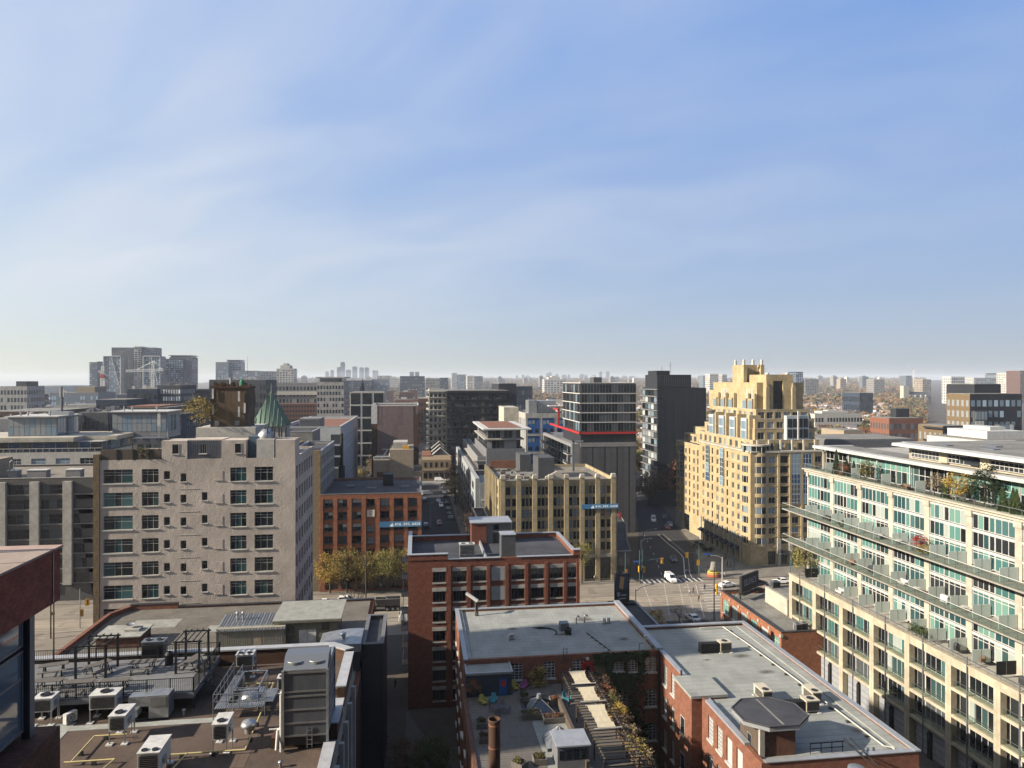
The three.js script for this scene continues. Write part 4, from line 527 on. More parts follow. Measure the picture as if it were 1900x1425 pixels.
{ const sz = 128, d = new Uint8Array(sz * sz * 4); for (let y = 0; y < sz; y++) for (let x = 0; x < sz; x++) { const u = x / sz * 2 - 1, v = y / sz * 2 - 1, q = clamp(1.1 - Math.hypot(u, v * 1.2) * 1.15) * (0.25 + 1.1 * fbm(x / 9, y / 9, 8, 4)), k = (y * sz + x) * 4; d[k] = d[k + 1] = d[k + 2] = clamp(q * 1.1 - 0.12) * 200; d[k + 3] = 255; } const tx = new THREE.DataTexture(d, sz, sz, THREE.RGBAFormat); tx.magFilter = THREE.LinearFilter; tx.needsUpdate = true; const m = new THREE.MeshStandardMaterial({ color: lin(0.06, 0.05, 0.042), alphaMap: tx, transparent: true, roughness: 1 });
  for (const [i, [x, z, w, l]] of [[13.6, -100.5, 2.2, 1.8], [24.6, -103, 4.4, 3.2], [28.2, -94.5, 2.2, 2.2], [41.4, -86.6, 3.4, 2.2], [42.2, -81.5, 3.2, 2], [44.6, -66.6, 3, 2], [36.5, -86, 1.8, 1], [20.2, -97.3, 3.4, 1.6]].entries()) { const s = mesh('dirt_stain', panelPlane(w, l).rotateX(-HP).translate(x, FR + 0.012 + i * 0.001, z), m); tag(s, ['faint brown dirt patch near the lone split condenser', 'wide brown dirt patch by the trellis pipes', 'dark dirt spot before the weather station', 'sooty dirt beside the middle cream air unit', 'faint dirt trail beyond the middle cream air unit', 'dark dirt pool near the front edge of the long roof', 'small rust mark on the long grey roof', 'grime under the coiled cables'][i], 'stain'); } }
// factory roof things
miniSplit('white split condenser standing alone on the pale grey roof', [12.9, FR, -96.3], 0.3);
miniSplit('white split condenser near the corner flashing of the pale grey roof', [27.2, FR, -101], 1.2);
miniSplit('white split condenser back to back with its neighbour on the grey roof', [27.9, FR, -101.2], 1.2);
{ const t = thing('flue_elbow', 'bent white flue pipe at the corner of the grey factory roof', 'flue', [8.6, FR, -107]); add(t, 'post', [bar([0.3, 0, 0.3], [0.3, 2.2, 0], 0.16), bar([0.6, 0, 0.3], [0.5, 2.2, 0], 0.12)], MAT.wood); add(t, 'pipe', bar([-1.1, 3.3, -0.4], [0.6, 2.2, 0.2], 0.27, 0.27, 12), MAT.acWhite); }
{ const t = thing('kitchen_exhaust', 'black rooftop exhaust fan with ladder box and coiled cables', 'exhaust fan', [20.7, FR, -98.3]); add(t, 'box', bx(-0.5, 0.7, 0, 1.1, -1.4, -0.2), MAT.steel); add(t, 'fan_drum', lathe([[0.45, 0], [0.5, 0.75], [0.58, 0.8], [0.4, 0.85], [0.35, 0.4]], 16, 0.3, 0, 1), MAT.black); add(t, 'cables', [...Array(7)].flatMap((_, k) => { const p = []; for (let i = 0; i <= 10; i++) { const a = -0.6 + i / 10 * 2.6; p.push([-2.2 - k * 0.1 + Math.cos(a) * (1.6 + k * 0.12) - 0.6, 0.05 + 0.01 * k, Math.sin(a) * -1.5 * (1 + k * 0.07)]); } return pipe(p, 0.025, 4); }), MAT.black); }
for (const [x, z, l] of [[23.1, -101.3, 'thin galvanised roof pipe beside the black exhaust fan'], [24.4, -101.6, 'thin galvanised roof pipe next to the trellis on the grey roof']]) { const t = thing('candy_cane_vent', l, 'vent', [x, FR, z]); add(t, 'pipe', pipe([[0, 0, 0], [0, 0.9, 0], [0.12, 1.15, 0], [0.35, 1.15, 0], [0.45, 0.9, 0]], 0.1, 8), MAT.galv); }
{ const t = thing('roof_conduit', 'dark cable tray running down the pale grey roof', 'cable tray', [23.5, FR, -95]); add(t, 'tray', pipe([[0.1, 0.1, -2.5], [1.6, 0.1, 4.6]], 0.09), MAT.black); add(t, 'tray_block', [0, 1, 2, 3, 4, 5].map(i => bx(0.1 + i * 0.25 - 0.15, 0.35 + i * 0.25, 0, 0.1, -2.4 + i * 1.25, -2.1 + i * 1.25)), MAT.acWhite); }
{ const t = thing('weather_station', 'white anemometer and dish at the court edge of the grey roof', 'weather station', [30, FR, -90.7]); add(t, 'pole', bar([0, 0, 0], [0, 1.6, 0], 0.07), MAT.acWhite); add(t, 'arms', [bar([-0.6, 1.3, 0], [0.6, 1.3, 0], 0.05), bx(-0.2, 0.2, 1.5, 1.75, -0.15, 0.15)], MAT.acWhite); add(t, 'dish', lathe([[0, 0], [0.3, 0.06], [0.45, 0.2]], 14, 1.1, 0.35, 0.2).rotateX(0), MAT.galv); add(t, 'frame', pipe([[-0.9, 0, 0.2], [-0.9, 0.8, 0.2], [-0.3, 0.8, 0.2]], 0.04), MAT.darkMetal); }
{ const t = thing('roof_ladder', 'short steel ladder over the edge of the grey roof', 'ladder', [18.6, 18, -89.05]); add(t, 'rails', [bar([0, 0, 0], [0, 1.9, 0], 0.04), bar([0.5, 0, 0], [0.5, 1.9, 0], 0.04)], MAT.darkMetal); for (let i = 0; i < 5; i++) add(t, 'rung', bar([0, 0.2 + i * 0.38, 0], [0.5, 0.2 + i * 0.38, 0], 0.03), MAT.darkMetal); }
const ducted = (label, pos) => { const t = acUnit(label, pos, { w: 1.5, h: 1.15, d: 1.2, leg: 0.25, mat: MAT.acCream }); add(t, 'rubber_duct', [bx(-3.4, -0.85, 0.1, 1.25, -0.35, 0.45), ...[...Array(9)].map((_, i) => bx(-3.3 + i * 0.28, -3.2 + i * 0.28, 0.08, 1.3, -0.39, 0.49))], MAT.black); return t; };
ducted('cream air unit with a black duct in the middle of the long grey roof', [39.9, FR, -88.4]);
ducted('cream air unit with a black duct beside the octagon roof', [41.8, FR, -71.2]);
acUnit('cream condenser alone behind the octagon roof', [38.2, FR, -74.6], { w: 1.1, h: 1.1, d: 2.2, leg: 0.25, mat: MAT.acCream });
acUnit('cream condenser by the street parapet of the long grey roof', [43.4, FR, -73.6], { w: 1.1, h: 1.1, d: 2.2, leg: 0.25, mat: MAT.acCream });
{ const t = thing('roof_pipeline', 'long white pipe on blocks along the factory roof edge', 'pipe', [44, FR, -80]); add(t, 'pipe_run', pipe([[-4, 0.25, -16.6], [-0.6, 0.25, -16.6], [-0.1, 0.25, -10], [0.3, 0.25, 2], [0.6, 0.25, 17], [1.2, 0.25, 17.3], [1.2, 0.25, 18.4]], 0.08, 8), M([0.6, 0.58, 0.52], { t: 'fine', s: 2 })); for (let i = 0; i < 11; i++) add(t, 'pipe_block', bx(-0.4 + i * 0.06, 0.1 + i * 0.06, 0, 0.18, -15.5 + i * 3, -15.2 + i * 3), MAT.darkMetal); }
{ const t = thing('roof_guard_rail', 'black pipe guard rail and ladder beside the octagon tower', 'railing', [38.2, FR, -62.6]); add(t, 'rails', [...pipe([[-1.2, 1, -0.4], [2.2, 1, -0.4], [2.6, 0.9, 1.8]], 0.05), ...pipe([[-1.2, 0.5, -0.4], [2.2, 0.5, -0.4]], 0.04), ...[0, 1, 2, 3].flatMap(i => pipe([[-1.2 + i * 1.1, 0, -0.4], [-1.2 + i * 1.1, 1, -0.4]], 0.04)), ...pipe([[2.2, 1.3, -0.4], [4.2, -1, 3.5]], 0.06), ...pipe([[2.8, 1.3, -0.4], [4.8, -1, 3.5]], 0.06)], MAT.black); }
roofVent('capped_flue', 'stout silver capped flue on the tan annex roof', [38.6, 16.95, -58.2], 0.42, 2.2, false); { const t = scene.children[scene.children.length - 1]; add(t, 'cap', lathe([[0, 2.95], [0.75, 2.85], [0.8, 2.5], [0.75, 2.45]], 18), MAT.galv); add(t, 'base_bell', lathe([[0.95, 0], [0.9, 0.4], [0.45, 0.9]], 16, 0, 0, 0.9), MAT.galv); }
roofVent('turbine_vent', 'silver ball vent at the front edge of the long grey roof', [42.4, 16.95, -58.6], 0.4, 1.0, true);
{ const t = thing('white_hood', 'bent white hood vent on the tan annex roof', 'vent', [34.6, 16.95, -56]); add(t, 'hood', [bx(-0.6, 0.8, 1.2, 1.5, -0.5, 0.5), bx(-0.6, -0.2, 0, 1.2, -0.3, 0.3)], MAT.acWhite); }

// ---------- roof garden ----------
{ const t = thing('brick_chimney', 'tall rusty brown round chimney stack rising beside the roof garden', 'chimney', [7.3, 0, -66.5]); add(t, 'stack', lathe([[0.55, 0], [0.55, 21.9], [0.6, 22], [0.6, 22.2], [0.48, 22.2], [0.46, 20]], 28), MAT.rust); for (const y of [19.5, 17, 21.6]) add(t, 'band', lathe([[0.55, y], [0.575, y + 0.02], [0.575, y + 0.12], [0.55, y + 0.14]], 28), MAT.oldBrick); }
{ // adirondack chairs
  const chair = (c, label, p, turn) => { const m = M(c, { roughness: 0.6 }), t = thing('garden_chair', label, 'chair', p, undefined, turn); for (let i = 0; i < 5; i++) add(t, 'back_slat', bx(-0.3 + i * 0.122, -0.19 + i * 0.122, 0.3, 1.0 + 0.1 * Math.sin(i / 4 * Math.PI), -0.02, 0.02).rotateX(-0.4).translate(0, 0.02, -0.1), m); add(t, 'seat', bx(-0.3, 0.3, 0.3, 0.34, -0.25, 0.4).rotateX(0.15), m); for (const s of [-1, 1]) { add(t, 'armrest', bx(s * 0.4 - 0.08, s * 0.4 + 0.08, 0.55, 0.59, -0.4, 0.45), m); add(t, 'leg', [bx(s * 0.36 - 0.04, s * 0.36 + 0.04, 0, 0.55, 0.32, 0.4), bx(s * 0.36 - 0.04, s * 0.36 + 0.04, 0, 0.3, -0.45, -0.35)], m); } return t; };
  chair([0.36, 0.33, 0.06], 'yellow garden chair beside the dark annex door', [12.2, 15.57, -87.6], 0.3); chair([0.3, 0.09, 0.25], 'pink garden chair under the factory window', [13.3, 15.57, -87.7], -0.5); chair([0.36, 0.33, 0.06], 'yellow garden chair before the dark annex wall', [7.9, 15.57, -84.2], 0.4); chair([0.04, 0.24, 0.32], 'turquoise garden chair before the dark annex wall', [9.1, 15.57, -84.4], -0.3); chair([0.04, 0.24, 0.32], 'turquoise garden chair beside the sunken skylight', [17.9, 15.57, -83.6], 0.9);
}
{ // patio set
  const t = thing('patio_table', 'round black metal patio table on the roof garden deck', 'table', [9.6, 15.57, -81.8]); add(t, 'top', lathe([[0, 0.72], [0.6, 0.72], [0.6, 0.75], [0, 0.76]], 20), MAT.darkMetal); add(t, 'leg', [0, 1, 2].map(i => bar([0, 0.7, 0], [Math.cos(i * 2.1) * 0.4, 0, Math.sin(i * 2.1) * 0.4], 0.03)), MAT.darkMetal);
  for (let i = 0; i < 4; i++) { const a = i * 1.57 + 0.4, c = thing('patio_chair', 'black metal patio chair around the round table', 'chair', [9.6 + Math.cos(a) * 1.0, 15.57, -81.8 + Math.sin(a) * 1.0], 'black chairs around the patio table', -a - HP); add(c, 'seat', bx(-0.22, 0.22, 0.43, 0.46, -0.22, 0.22), MAT.darkMetal); add(c, 'backrest', [-0.2, -0.1, 0, 0.1, 0.2].map(x => bx(x - 0.015, x + 0.015, 0.46, 0.9, -0.23, -0.2)).concat([bx(-0.22, 0.22, 0.88, 0.92, -0.24, -0.2)]), MAT.darkMetal); for (const sx of [-1, 1]) for (const sz of [-1, 1]) add(c, 'leg', bar([sx * 0.2, 0.43, sz * 0.2], [sx * 0.22, 0, sz * 0.22], 0.018), MAT.darkMetal); }
}
{ // pergola with canvas shades
  const t = thing('pergola', 'long dark timber pergola over the roof garden', 'pergola', [19.4, 15.57, -72]);
  const y = 2.3; for (let i = 0; i < 46; i++) { const z = -14.4 + i * 0.62; add(t, 'slat', bx(-1.9, 2.3, y, y + 0.09, z, z + 0.06), i % 2 ? MAT.wood : MAT.darkMetal); }
  for (const x of [-1.5, 1.9]) { add(t, 'beam', bx(x - 0.06, x + 0.06, y - 0.15, y - 0.005, -14.5, 14.2), MAT.wood); for (let i = 0; i < 8; i++) add(t, 'post', bx(x - 0.07, x + 0.07, 0, y - 0.15, -14.3 + i * 4 - 0.07, -14.3 + i * 4 + 0.07), MAT.wood); }
  for (const [i, [z0, z1, dx]] of [[-13.8, -10.2, 0], [-9.2, -5.6, 0.5], [-4.6, 0.6, 0.5]].entries()) {
    const g = new THREE.PlaneGeometry(1.7, z1 - z0, 8, 22); g.rotateX(-HP); const p = g.attributes.position; for (let k = 0; k < p.count; k++) { const x = p.getX(k), z = p.getZ(k); const s = (z / (z1 - z0) + 0.5); p.setX(k, x * (1 + 0.18 * Math.pow(Math.abs(s - 0.5) * 2, 2)) + dx * 0); p.setY(k, 0.2 + 0.09 * Math.sin(s * 26) * (i > 0 ? 1 : 0.3) - 0.12 * Math.sin(s * Math.PI)); } g.computeVertexNormals(); g.translate(0.2, y + 0.12, (z0 + z1) / 2);
    const c = thing('shade_canvas', ['plain cream canvas shade stretched over the pergola by the red door', 'rippled cream canvas shade on the middle of the pergola', 'long rippled cream canvas shade at the near end of the pergola'][i], 'canvas', [19.4, 15.57, -72]); add(c, 'cloth', g, (() => { const m = MAT.canvas.clone(); m.side = THREE.DoubleSide; return m; })()); add(c, 'edge_bar', [bar([-0.9, y + 0.3, z0], [1.3, y + 0.3, z0], 0.04), bar([-1.2, y + 0.3, z1], [1.7, y + 0.3, z1], 0.05)], MAT.acWhite);
  }
}
{ // skylights and huts
  const t = thing('sunken_skylight', 'dark pyramid skylight sunk between garden planters', 'skylight', [14.3, 15.5, -82.4]); add(t, 'glass', new THREE.ConeGeometry(2.4, 1.3, 4, 1).rotateY(Math.PI / 4).translate(0, 0.7, 0).toNonIndexed(), G.dark2); add(t, 'cap', cyl(0, 1.2, 1.7, 0, 0.3, 0.25), MAT.galv); add(t, 'curb', bx(-2, 2, 0, 0.1, -2, 2), MAT.darkMetal); add(t, 'rib', [[-1.7, -1.7], [1.7, -1.7], [1.7, 1.7], [-1.7, 1.7]].map(([x, z]) => bar([x, 0.08, z], [0, 1.36, 0], 0.04)), MAT.steel);
  const h = thing('garden_hut', 'grey hut with a pale flat roof and small windows among the planters', 'hut', [15.4, 15.5, -70.2]); add(h, 'wall', bx(-1.6, 1.6, 0, 2.4, -1.5, 1.4), MAT.grey); add(h, 'roof', bx(-1.75, 1.75, 2.4, 2.55, -1.7, 1.6), MAT.coping); for (let i = 0; i < 4; i++) add(h, 'window', bx(-1.4 + i * 0.72, -0.85 + i * 0.72, 1.1, 2, 1.4, 1.44), G.dark);
  const c = thing('copper_skylight', 'standing seam pyramid roof light behind the grey hut', 'skylight', [15, 15.5, -74]); add(c, 'roof', new THREE.ConeGeometry(2.2, 1.5, 4, 1).rotateY(Math.PI / 4).translate(0, 1.15, 0).toNonIndexed(), MAT.steel); add(c, 'seam', [...Array(12)].map((_, i) => { const s = i % 3, q = Math.floor(i / 3), a = [-0.8, 0, 0.8][s]; const P = [[a, 1.55], [1.55, a], [a, -1.55], [-1.55, a]][q]; return bar([P[0], 0.42, P[1]], [P[0] * 0.05, 1.88, P[1] * 0.05], 0.03, 0.03, 4); }), MAT.metal); add(c, 'curb', bx(-1.5, 1.5, 0, 0.4, -1.5, 1.5), MAT.greyDark);
}
// ---------- low brick corner shop with hoarding ----------
{
  const b = { x0: 65.2, x1: 88, z0: -120.5, z1: -146.3, y1: 8.6 }, t = rootAt('brick_corner_shop', 'low brick shop with bright windows and a flat grey roof under the hoarding', 'building', b), st = { cols: [0.33, 0.66], rows: [0.7], ft: 0.09, rec: 0.2, sill: 0.12, panes: [G.white, G.aqua3, G.curtain] };
  const S = []; for (let i = 0; i < 6; i++) { S.push([1.0 + i * 4.25, 4.3, 3.0, 3.0, st], [1.0 + i * 4.25, 0.6, 3.0, 2.8, { ...st, panes: [G.dark, G.teal] }]); }
  block(t, b, { S }, MAT.orange, MAT.greyRoof, { par: 0.7, t: 0.4, cope: MAT.darkMetal });
  for (let i = 0; i < 7; i++) pw(t, 'cap_block', bx(65.0, 65.5, 7.7, 8.2, b.z1 + 0.2 + i * 4.2, b.z1 + 0.75 + i * 4.2), MAT.paleConc);
  const an = thing('cream_annex', 'small cream rendered annex with air units on top', 'building', [77, 0, -134]); pw(an, 'wall', bx(71.9, 87, 8.0, 11.2, -139.5, -130.6), MAT.creamWhite); pw(an, 'roof', bx(72.2, 86.7, 11.2, 11.35, -139.2, -130.9), MAT.greyRoof);
}
acUnit('dark condenser on the cream annex roof edge', [73.4, 11.35, -138.2], { w: 1.6, h: 1.1, d: 1.3, leg: 0.2, mat: MAT.steel });
acUnit('grey condenser at the near end of the brick shop roof', [69.3, 8.0, -122.3], { w: 1.1, h: 1.3, d: 1.1, leg: 0.2, mat: MAT.midGrey });
acUnit('grey condenser next to its pair on the brick shop roof', [70.7, 8.0, -122.6], { w: 1.1, h: 1.3, d: 1.1, leg: 0.2, mat: MAT.midGrey });
function textTex(w, h, draw) { const c = document.createElement('canvas'); c.width = w; c.height = h; draw(c.getContext('2d'), w, h); const t = new THREE.CanvasTexture(c); t.colorSpace = THREE.SRGBColorSpace; t.magFilter = THREE.LinearFilter; return t; }
const printed = (tex, o = {}) => new THREE.MeshStandardMaterial({ map: tex, roughness: 0.6, ...o });
{
  const t = thing('hoarding', 'black billboard with dim block lettering above the brick shop roof', 'billboard', [70.4, 8.0, -143.5], undefined, 0.62);
  add(t, 'board', bx(-3.6, 3.6, 1.5, 4.9, -0.2, 0.2), MAT.black);
  add(t, 'poster', panelPlane(7.0, 3.2).translate(0, 3.2, 0.215), printed(textTex(512, 240, (g, w, h) => { g.fillStyle = '#0c0d12'; g.fillRect(0, 0, w, h); g.fillStyle = '#767b90'; g.textAlign = 'center'; g.font = 'bold 100px sans-serif'; g.save(); g.translate(w / 2, 158); g.scale(1, 1.35); g.fillText('SILENCE', 0, 0); g.restore(); })));
  for (const x of [-3.2, 3.2]) add(t, 'post', bx(x - 0.14, x + 0.14, 0, 4.8, -0.45, -0.21), MAT.black); add(t, 'catwalk', [bx(-4, 4, 1.1, 1.2, -0.2, 0.9), ...[-3, -1, 1, 3].map(x => bar([x, 0, -2], [x, 3.4, -0.3], 0.06)), ...pipe([[-4, 1.1, 0.9], [4, 1.1, 0.9]], 0.05)], MAT.black);
}
// ---------- terraced glass loft building ----------
{
  const t = thing('glass_loft_building', 'long terraced loft building of cream concrete and aqua glass bays', 'building', [86, 0, -100]);
  const ZN = -46, bay = 8.25, pod = MAT.cream, up = MAT.creamWhite, wf = MAT.white;
  const px = 72, ux = 76.2;
  pw(t, 'podium_core', bx(px + 1.4, 110, 0, 16.0, ZN, -130), MAT.paleConc); pw(t, 'tower_core', bx(ux + 0.5, 108, 16, 36.3, ZN, -130.4), MAT.paleConc);
  // podium grid: columns and beams
  const floors = [4.55, 8.3, 12.0, 15.3];
  const nb = 10; for (let i = 0; i <= nb; i++) { const z = -130 + i * bay; pw(t, 'podium_column', [bx(px, px + 0.9, 0, 15.3, z - 0.12, z + 0.95)], pod); if (i < nb) pw(t, 'podium_groove', bx(px - 0.005, px + 0.01, 0, 15.3, z + 0.38, z + 0.44), MAT.tan); }
  for (const [k, y] of floors.entries()) for (let i = 0; i < nb; i++) { const z = -130 + i * bay; pw(t, k === 3 ? 'parapet_beam' : 'podium_beam', bx(px + 0.03, px + (k === 3 ? 0.6 : 1.5), y, y + (k === 3 ? 1.1 : 0.42), z + 0.951, z + bay - 0.121), pod); }
  pw(t, 'parapet_ledge', bx(px - 0.12, px + 0.7, 16.4, 16.52, ZN, -130.2), pod); for (let i = 0; i <= nb; i++) { const z = -130 + i * bay; pw(t, 'parapet_block', bx(px + 0.0, px + 0.6, 15.3, 16.4, z - 0.12, z + 0.951), pod); }
  pw(t, 'end_wall', [bx(px + 0.9, 108, 0, 16.2, -130.3, -129.9), bx(ux, 108, 16.2, 36.4, -130.7, -130.3)], pod);
  const S = (x, z) => ({ o: [x, z], u: [0, 1], n: [-1, 0], th: -HP });
  const aquaP = (i, j) => pick([G.aqua2, G.aqua2, G.tealLight, G.aquaDark, G.dark, G.dark, G.black, G.dark2, G.grey, G.curtain]), upP = () => pick([G.aqua, G.aqua2, G.aqua3, G.aqua, G.aqua2, G.aquaDark, G.dark, G.dark, G.dark2, G.teal, G.teal, G.curtain, G.tealLight]);
  for (let i = 0; i < nb - 0; i++) { const z = -130 + i * bay;
    if (i === 7) { for (let k = 0; k < 3; k++) winAt(t, S(px, z), 1.1, floors[k] + 0.45, bay - 1.4, 3.2, { cols: [0.25, 0.5, 0.75], rows: [0.33, 0.66], rec: 0.15, frame: wf, split: true, pickPane: () => pick([G.aqua2, G.tealLight, G.teal]) }); }
    else for (let k = 0; k < 3; k++) { const f = S(px + 1.3, z); winAt(t, f, 1.15, floors[k] + 0.45, 1.25, 2.75, { rec: -0.05, ft: 0.08, frame: MAT.darkMetal, panes: [G.dark, G.black, G.dark2] }); winAt(t, f, 2.75, floors[k] + 0.45, 5.2, 2.75, { cols: [0.2, 0.4, 0.6, 0.8], ft: 0.08, rec: -0.05, frame: wf, split: true, pickPane: ((b) => () => rnd() < 0.7 ? b : aquaP())(aquaP()) });
      pw(t, 'balcony_rail', [...pipe([[px + 0.25, floors[k] + 1.4, z + 1], [px + 0.25, floors[k] + 1.4, z + bay - 0.15]], 0.035, 4), ...pipe([[px + 0.25, floors[k] + 0.9, z + 1], [px + 0.25, floors[k] + 0.9, z + bay - 0.15]], 0.02, 4), ...[1.1, 3.4, 5.7, 8].map(a => bar([px + 0.25, floors[k] + 0.4, z + a], [px + 0.25, floors[k] + 1.4, z + a], 0.025))], MAT.metal); pw(t, 'balcony_glass', bx(px + 0.22, px + 0.235, floors[k] + 0.5, floors[k] + 1.35, z + 1.1, z + bay - 0.25), glassRail); }
    pw(t, 'drain_pipe', bar([px - 0.1, 0.5, z + 3.9], [px - 0.1, 17.6, z + 3.9], 0.09), MAT.steel);
    for (const a of [1.1, 4.6]) { pw(t, 'garage_door', bx(px + 0.9, px + 1.0, 0.1, 3.9, z + a, z + a + 2.7), M([0.33, 0.345, 0.37], { t: 'fine', s: 3 })); for (const y of [0.95, 1.9, 2.85]) pw(t, 'door_joint', bx(px + 0.88, px + 0.9, y, y + 0.05, z + a, z + a + 2.7), MAT.greyDark); } pw(t, 'entry', bx(px + 0.6, px + 0.9, 0, 3.6, z + 3.85, z + 4.5), MAT.black);
  }
  // upper levels: levels [floor, height, rows]
  const levels = [[16.4, 6.05, 2], [22.5, 6.05, 2], [28.6, 7.5, 3]];
  const nu = 11; for (let i = 0; i <= nu; i++) { const z = -130.6 + i * 8.22 - (i === 0 ? 0 : 0.5); for (const [y, h] of levels) pw(t, 'column', bx(ux - 0.12, ux + 0.6, y, y + h, z, z + (i ? 1.1 : 0.35)), up); pw(t, 'column_head', bx(ux - 0.3, ux + 0.6, 35.2, 36.1, z - 0.1, z + (i ? 1.2 : 0.5)), up); }
  for (let i = 0; i < nu; i++) { const z = -130.6 + i * 8.22 + (i ? 0.6 : 0.35), W = 8.22 - 1.1 + (i ? 0 : 0.25); for (const [y, h, r] of levels) { const rh = (h - 0.1) / r; for (let k = 0; k < r; k++) {
    const f = S(ux, z), yy = y + 0.12 + k * rh, hh = rh - 0.42, ground = k === 0, base1 = upP(), base2 = upP();
    for (const [a, w, n, bs] of [[0.02, W * 0.4, 3, base1], [W * 0.4 + 0.06, W * 0.13, 1, base1], [W * 0.53 + 0.1, W * 0.47 - 0.12, 3, base2]]) winAt(t, f, a, yy, w, hh, { cols: n === 3 ? [1 / 3, 2 / 3] : [], rows: ground ? [0.82] : [], ft: 0.09, rec: 0.0, frame: wf, split: true, splitV: false, pickPane: () => rnd() < 0.72 ? bs : upP() });
    pw(t, 'spandrel', bx(ux - 0.08, ux + 0.5, yy + hh, yy + hh + 0.3, z, z + W), wf); } } }
  pw(t, 'cornice', [bx(ux - 0.45, ux + 0.6, 36.1, 36.55, ZN, -131.1), bx(ux - 0.8, ux + 0.6, 36.55, 36.75, ZN, -131.5)], up);
  // balcony slabs with glass fronts and screens
  for (const [y, k] of [[22.35, 0], [28.45, 1]]) { pw(t, 'balcony_slab', bx(72.6, ux - 0.12, y - 0.2, y, ZN, -134), M([0.36, 0.34, 0.30], { t: 'streak', s: 5 }));
    for (let i = 0; i < 44; i++) { const z = -133.8 + i * 2; pw(t, 'balustrade_glass', bx(72.68, 72.695, y - 0.1, y + 1.05, z + 0.03, z + 1.97), glassRail); } pw(t, 'balustrade_post', [...Array(45)].map((_, i) => bx(72.66, 72.72, y, y + 1.08, -133.83 + i * 2, -133.77 + i * 2)), MAT.metal); pw(t, 'balustrade_rail', [...pipe([[72.69, y + 1.1, -133.8], [72.69, y + 1.1, ZN]], 0.04), ...pipe([[72.69, y + 1.1, -133.8], [ux, y + 1.1, -133.8]], 0.04)], MAT.acWhite);
  }
  pw(t, 'terrace_rail', [...pipe([[72.3, 17.1, -129.8], [72.3, 17.1, ZN]], 0.035), ...[...Array(42)].map((_, i) => bar([72.3, 16.4, -129.8 + i * 2], [72.3, 17.1, -129.8 + i * 2], 0.025))], MAT.steel);
  for (const y of [16.45, 22.4, 28.5]) for (let i = 0; i < 22; i++) { const z = -126.6 + i * 4.11 + R(-0.3, 0.3); const op = rnd(); pw(t, 'privacy_screen', bx(73.2 + R(0, 0.3), ux - 0.2, y, y + 1.75, z, z + 0.04), op < 0.25 && y < 17 ? MAT.black : frost); pw(t, 'screen_frame', [bx(74.6, 74.65, y, y + 1.78, z - 0.01, z + 0.05)], MAT.metal); }
  // penthouse
  const rx = 79.6; pw(t, 'roof_fascia', [bx(77.7, 79.5, 40.7, 41.2, -131.5, ZN), bx(79.5, 86, 40.7, 41.15, -131.5, -130.6)], MAT.white); pw(t, 'penthouse_roof', bx(79.5, 86, 40.7, 41.0, -130.6, ZN), MAT.greyRoof);
  pw(t, 'penthouse_floor', bx(ux + 0.6, 108, 36.3, 36.62, ZN, -131), MAT.deckWood);
  for (let i = 0; i < 10; i++) { const z = -129.9 + i * 8.22, f = S(rx, z); const d = i === 3 || i === 0; for (const [a, n] of [[0.05, 3], [4.15, 3]]) winAt(t, f, a, 36.65, 3.95, 3.95, { cols: [1 / 3, 2 / 3], rows: [0.56], ft: 0.1, rec: 0, frame: wf, split: true, splitV: true, pickPane: (q, j) => d ? pick([G.dark, G.black, G.aquaDark]) : j === 2 ? pick([G.aqua3, G.aqua, G.aqua3]) : pick([G.aqua, G.dark, G.aqua2, G.aquaDark]) }); pw(t, 'roof_column', bar([rx - 0.6, 36.6, z], [rx - 0.6, 40.6, z], 0.12), wf); pw(t, 'terrace_screen', bx(76.9, 78.6, 36.6, 38.4, z + 4.05, z + 4.09), frost); }
  pw(t, 'penthouse_core', bx(rx + 0.35, 100, 36.6, 40.7, ZN, -129.9), MAT.paleConc);
  pw(t, 'terrace_balustrade', [...pipe([[75.9, 37.6, -131.2], [75.9, 37.6, ZN]], 0.05), ...pipe([[75.9, 37.6, -131.2], [80, 37.6, -131.2]], 0.05), ...[...Array(44)].map((_, i) => bar([75.9, 36.7, -131.2 + i * 1.95], [75.9, 37.6, -131.2 + i * 1.95], 0.03))], MAT.metal);
  for (let i = 0; i < 43; i++) pw(t, 'terrace_glass', bx(75.95, 75.965, 36.8, 37.5, -131.1 + i * 1.95, -129.3 + i * 1.95), glassRail);
  // upper clerestory roof
  pw(t, 'upper_roof', [bx(80.6, 102, 43.4, 43.6, ZN, -109.5)], MAT.greyRoof); pw(t, 'upper_fascia', [prism([[79.2, 43.1], [81.2, 42.95], [81.2, 43.65], [79.3, 43.55]], -110, ZN)].concat([bx(81.2, 102.2, 43.0, 43.7, -110, -109.4)]), MAT.white);
  for (let i = 0; i < 8; i++) { const z = -108.5 + i * 8.22; winAt(t, S(81.4, z), 0.4, 41.35, 6.4, 1.3, { cols: [0.125, 0.25, 0.375, 0.5, 0.625, 0.75, 0.875], rows: [0.5], ft: 0.09, rec: 0, frame: wf, panes: [G.dark2, G.grey] }); pw(t, 'clerestory_pier', bx(81.3, 81.7, 41.2, 43.0, z + 6.8, z + 8.6), MAT.cream); } pw(t, 'clerestory_core', bx(81.7, 101, 41, 43.2, ZN, -109), MAT.cream);
  for (const [x, z] of [[84, -104], [86, -97], [90, -101], [85, -88], [92, -92]]) pw(t, 'roof_skylight', bx(x - 0.6, x + 0.6, 43.6, 43.75, z - 1.4, z + 1.4), MAT.steel);
}
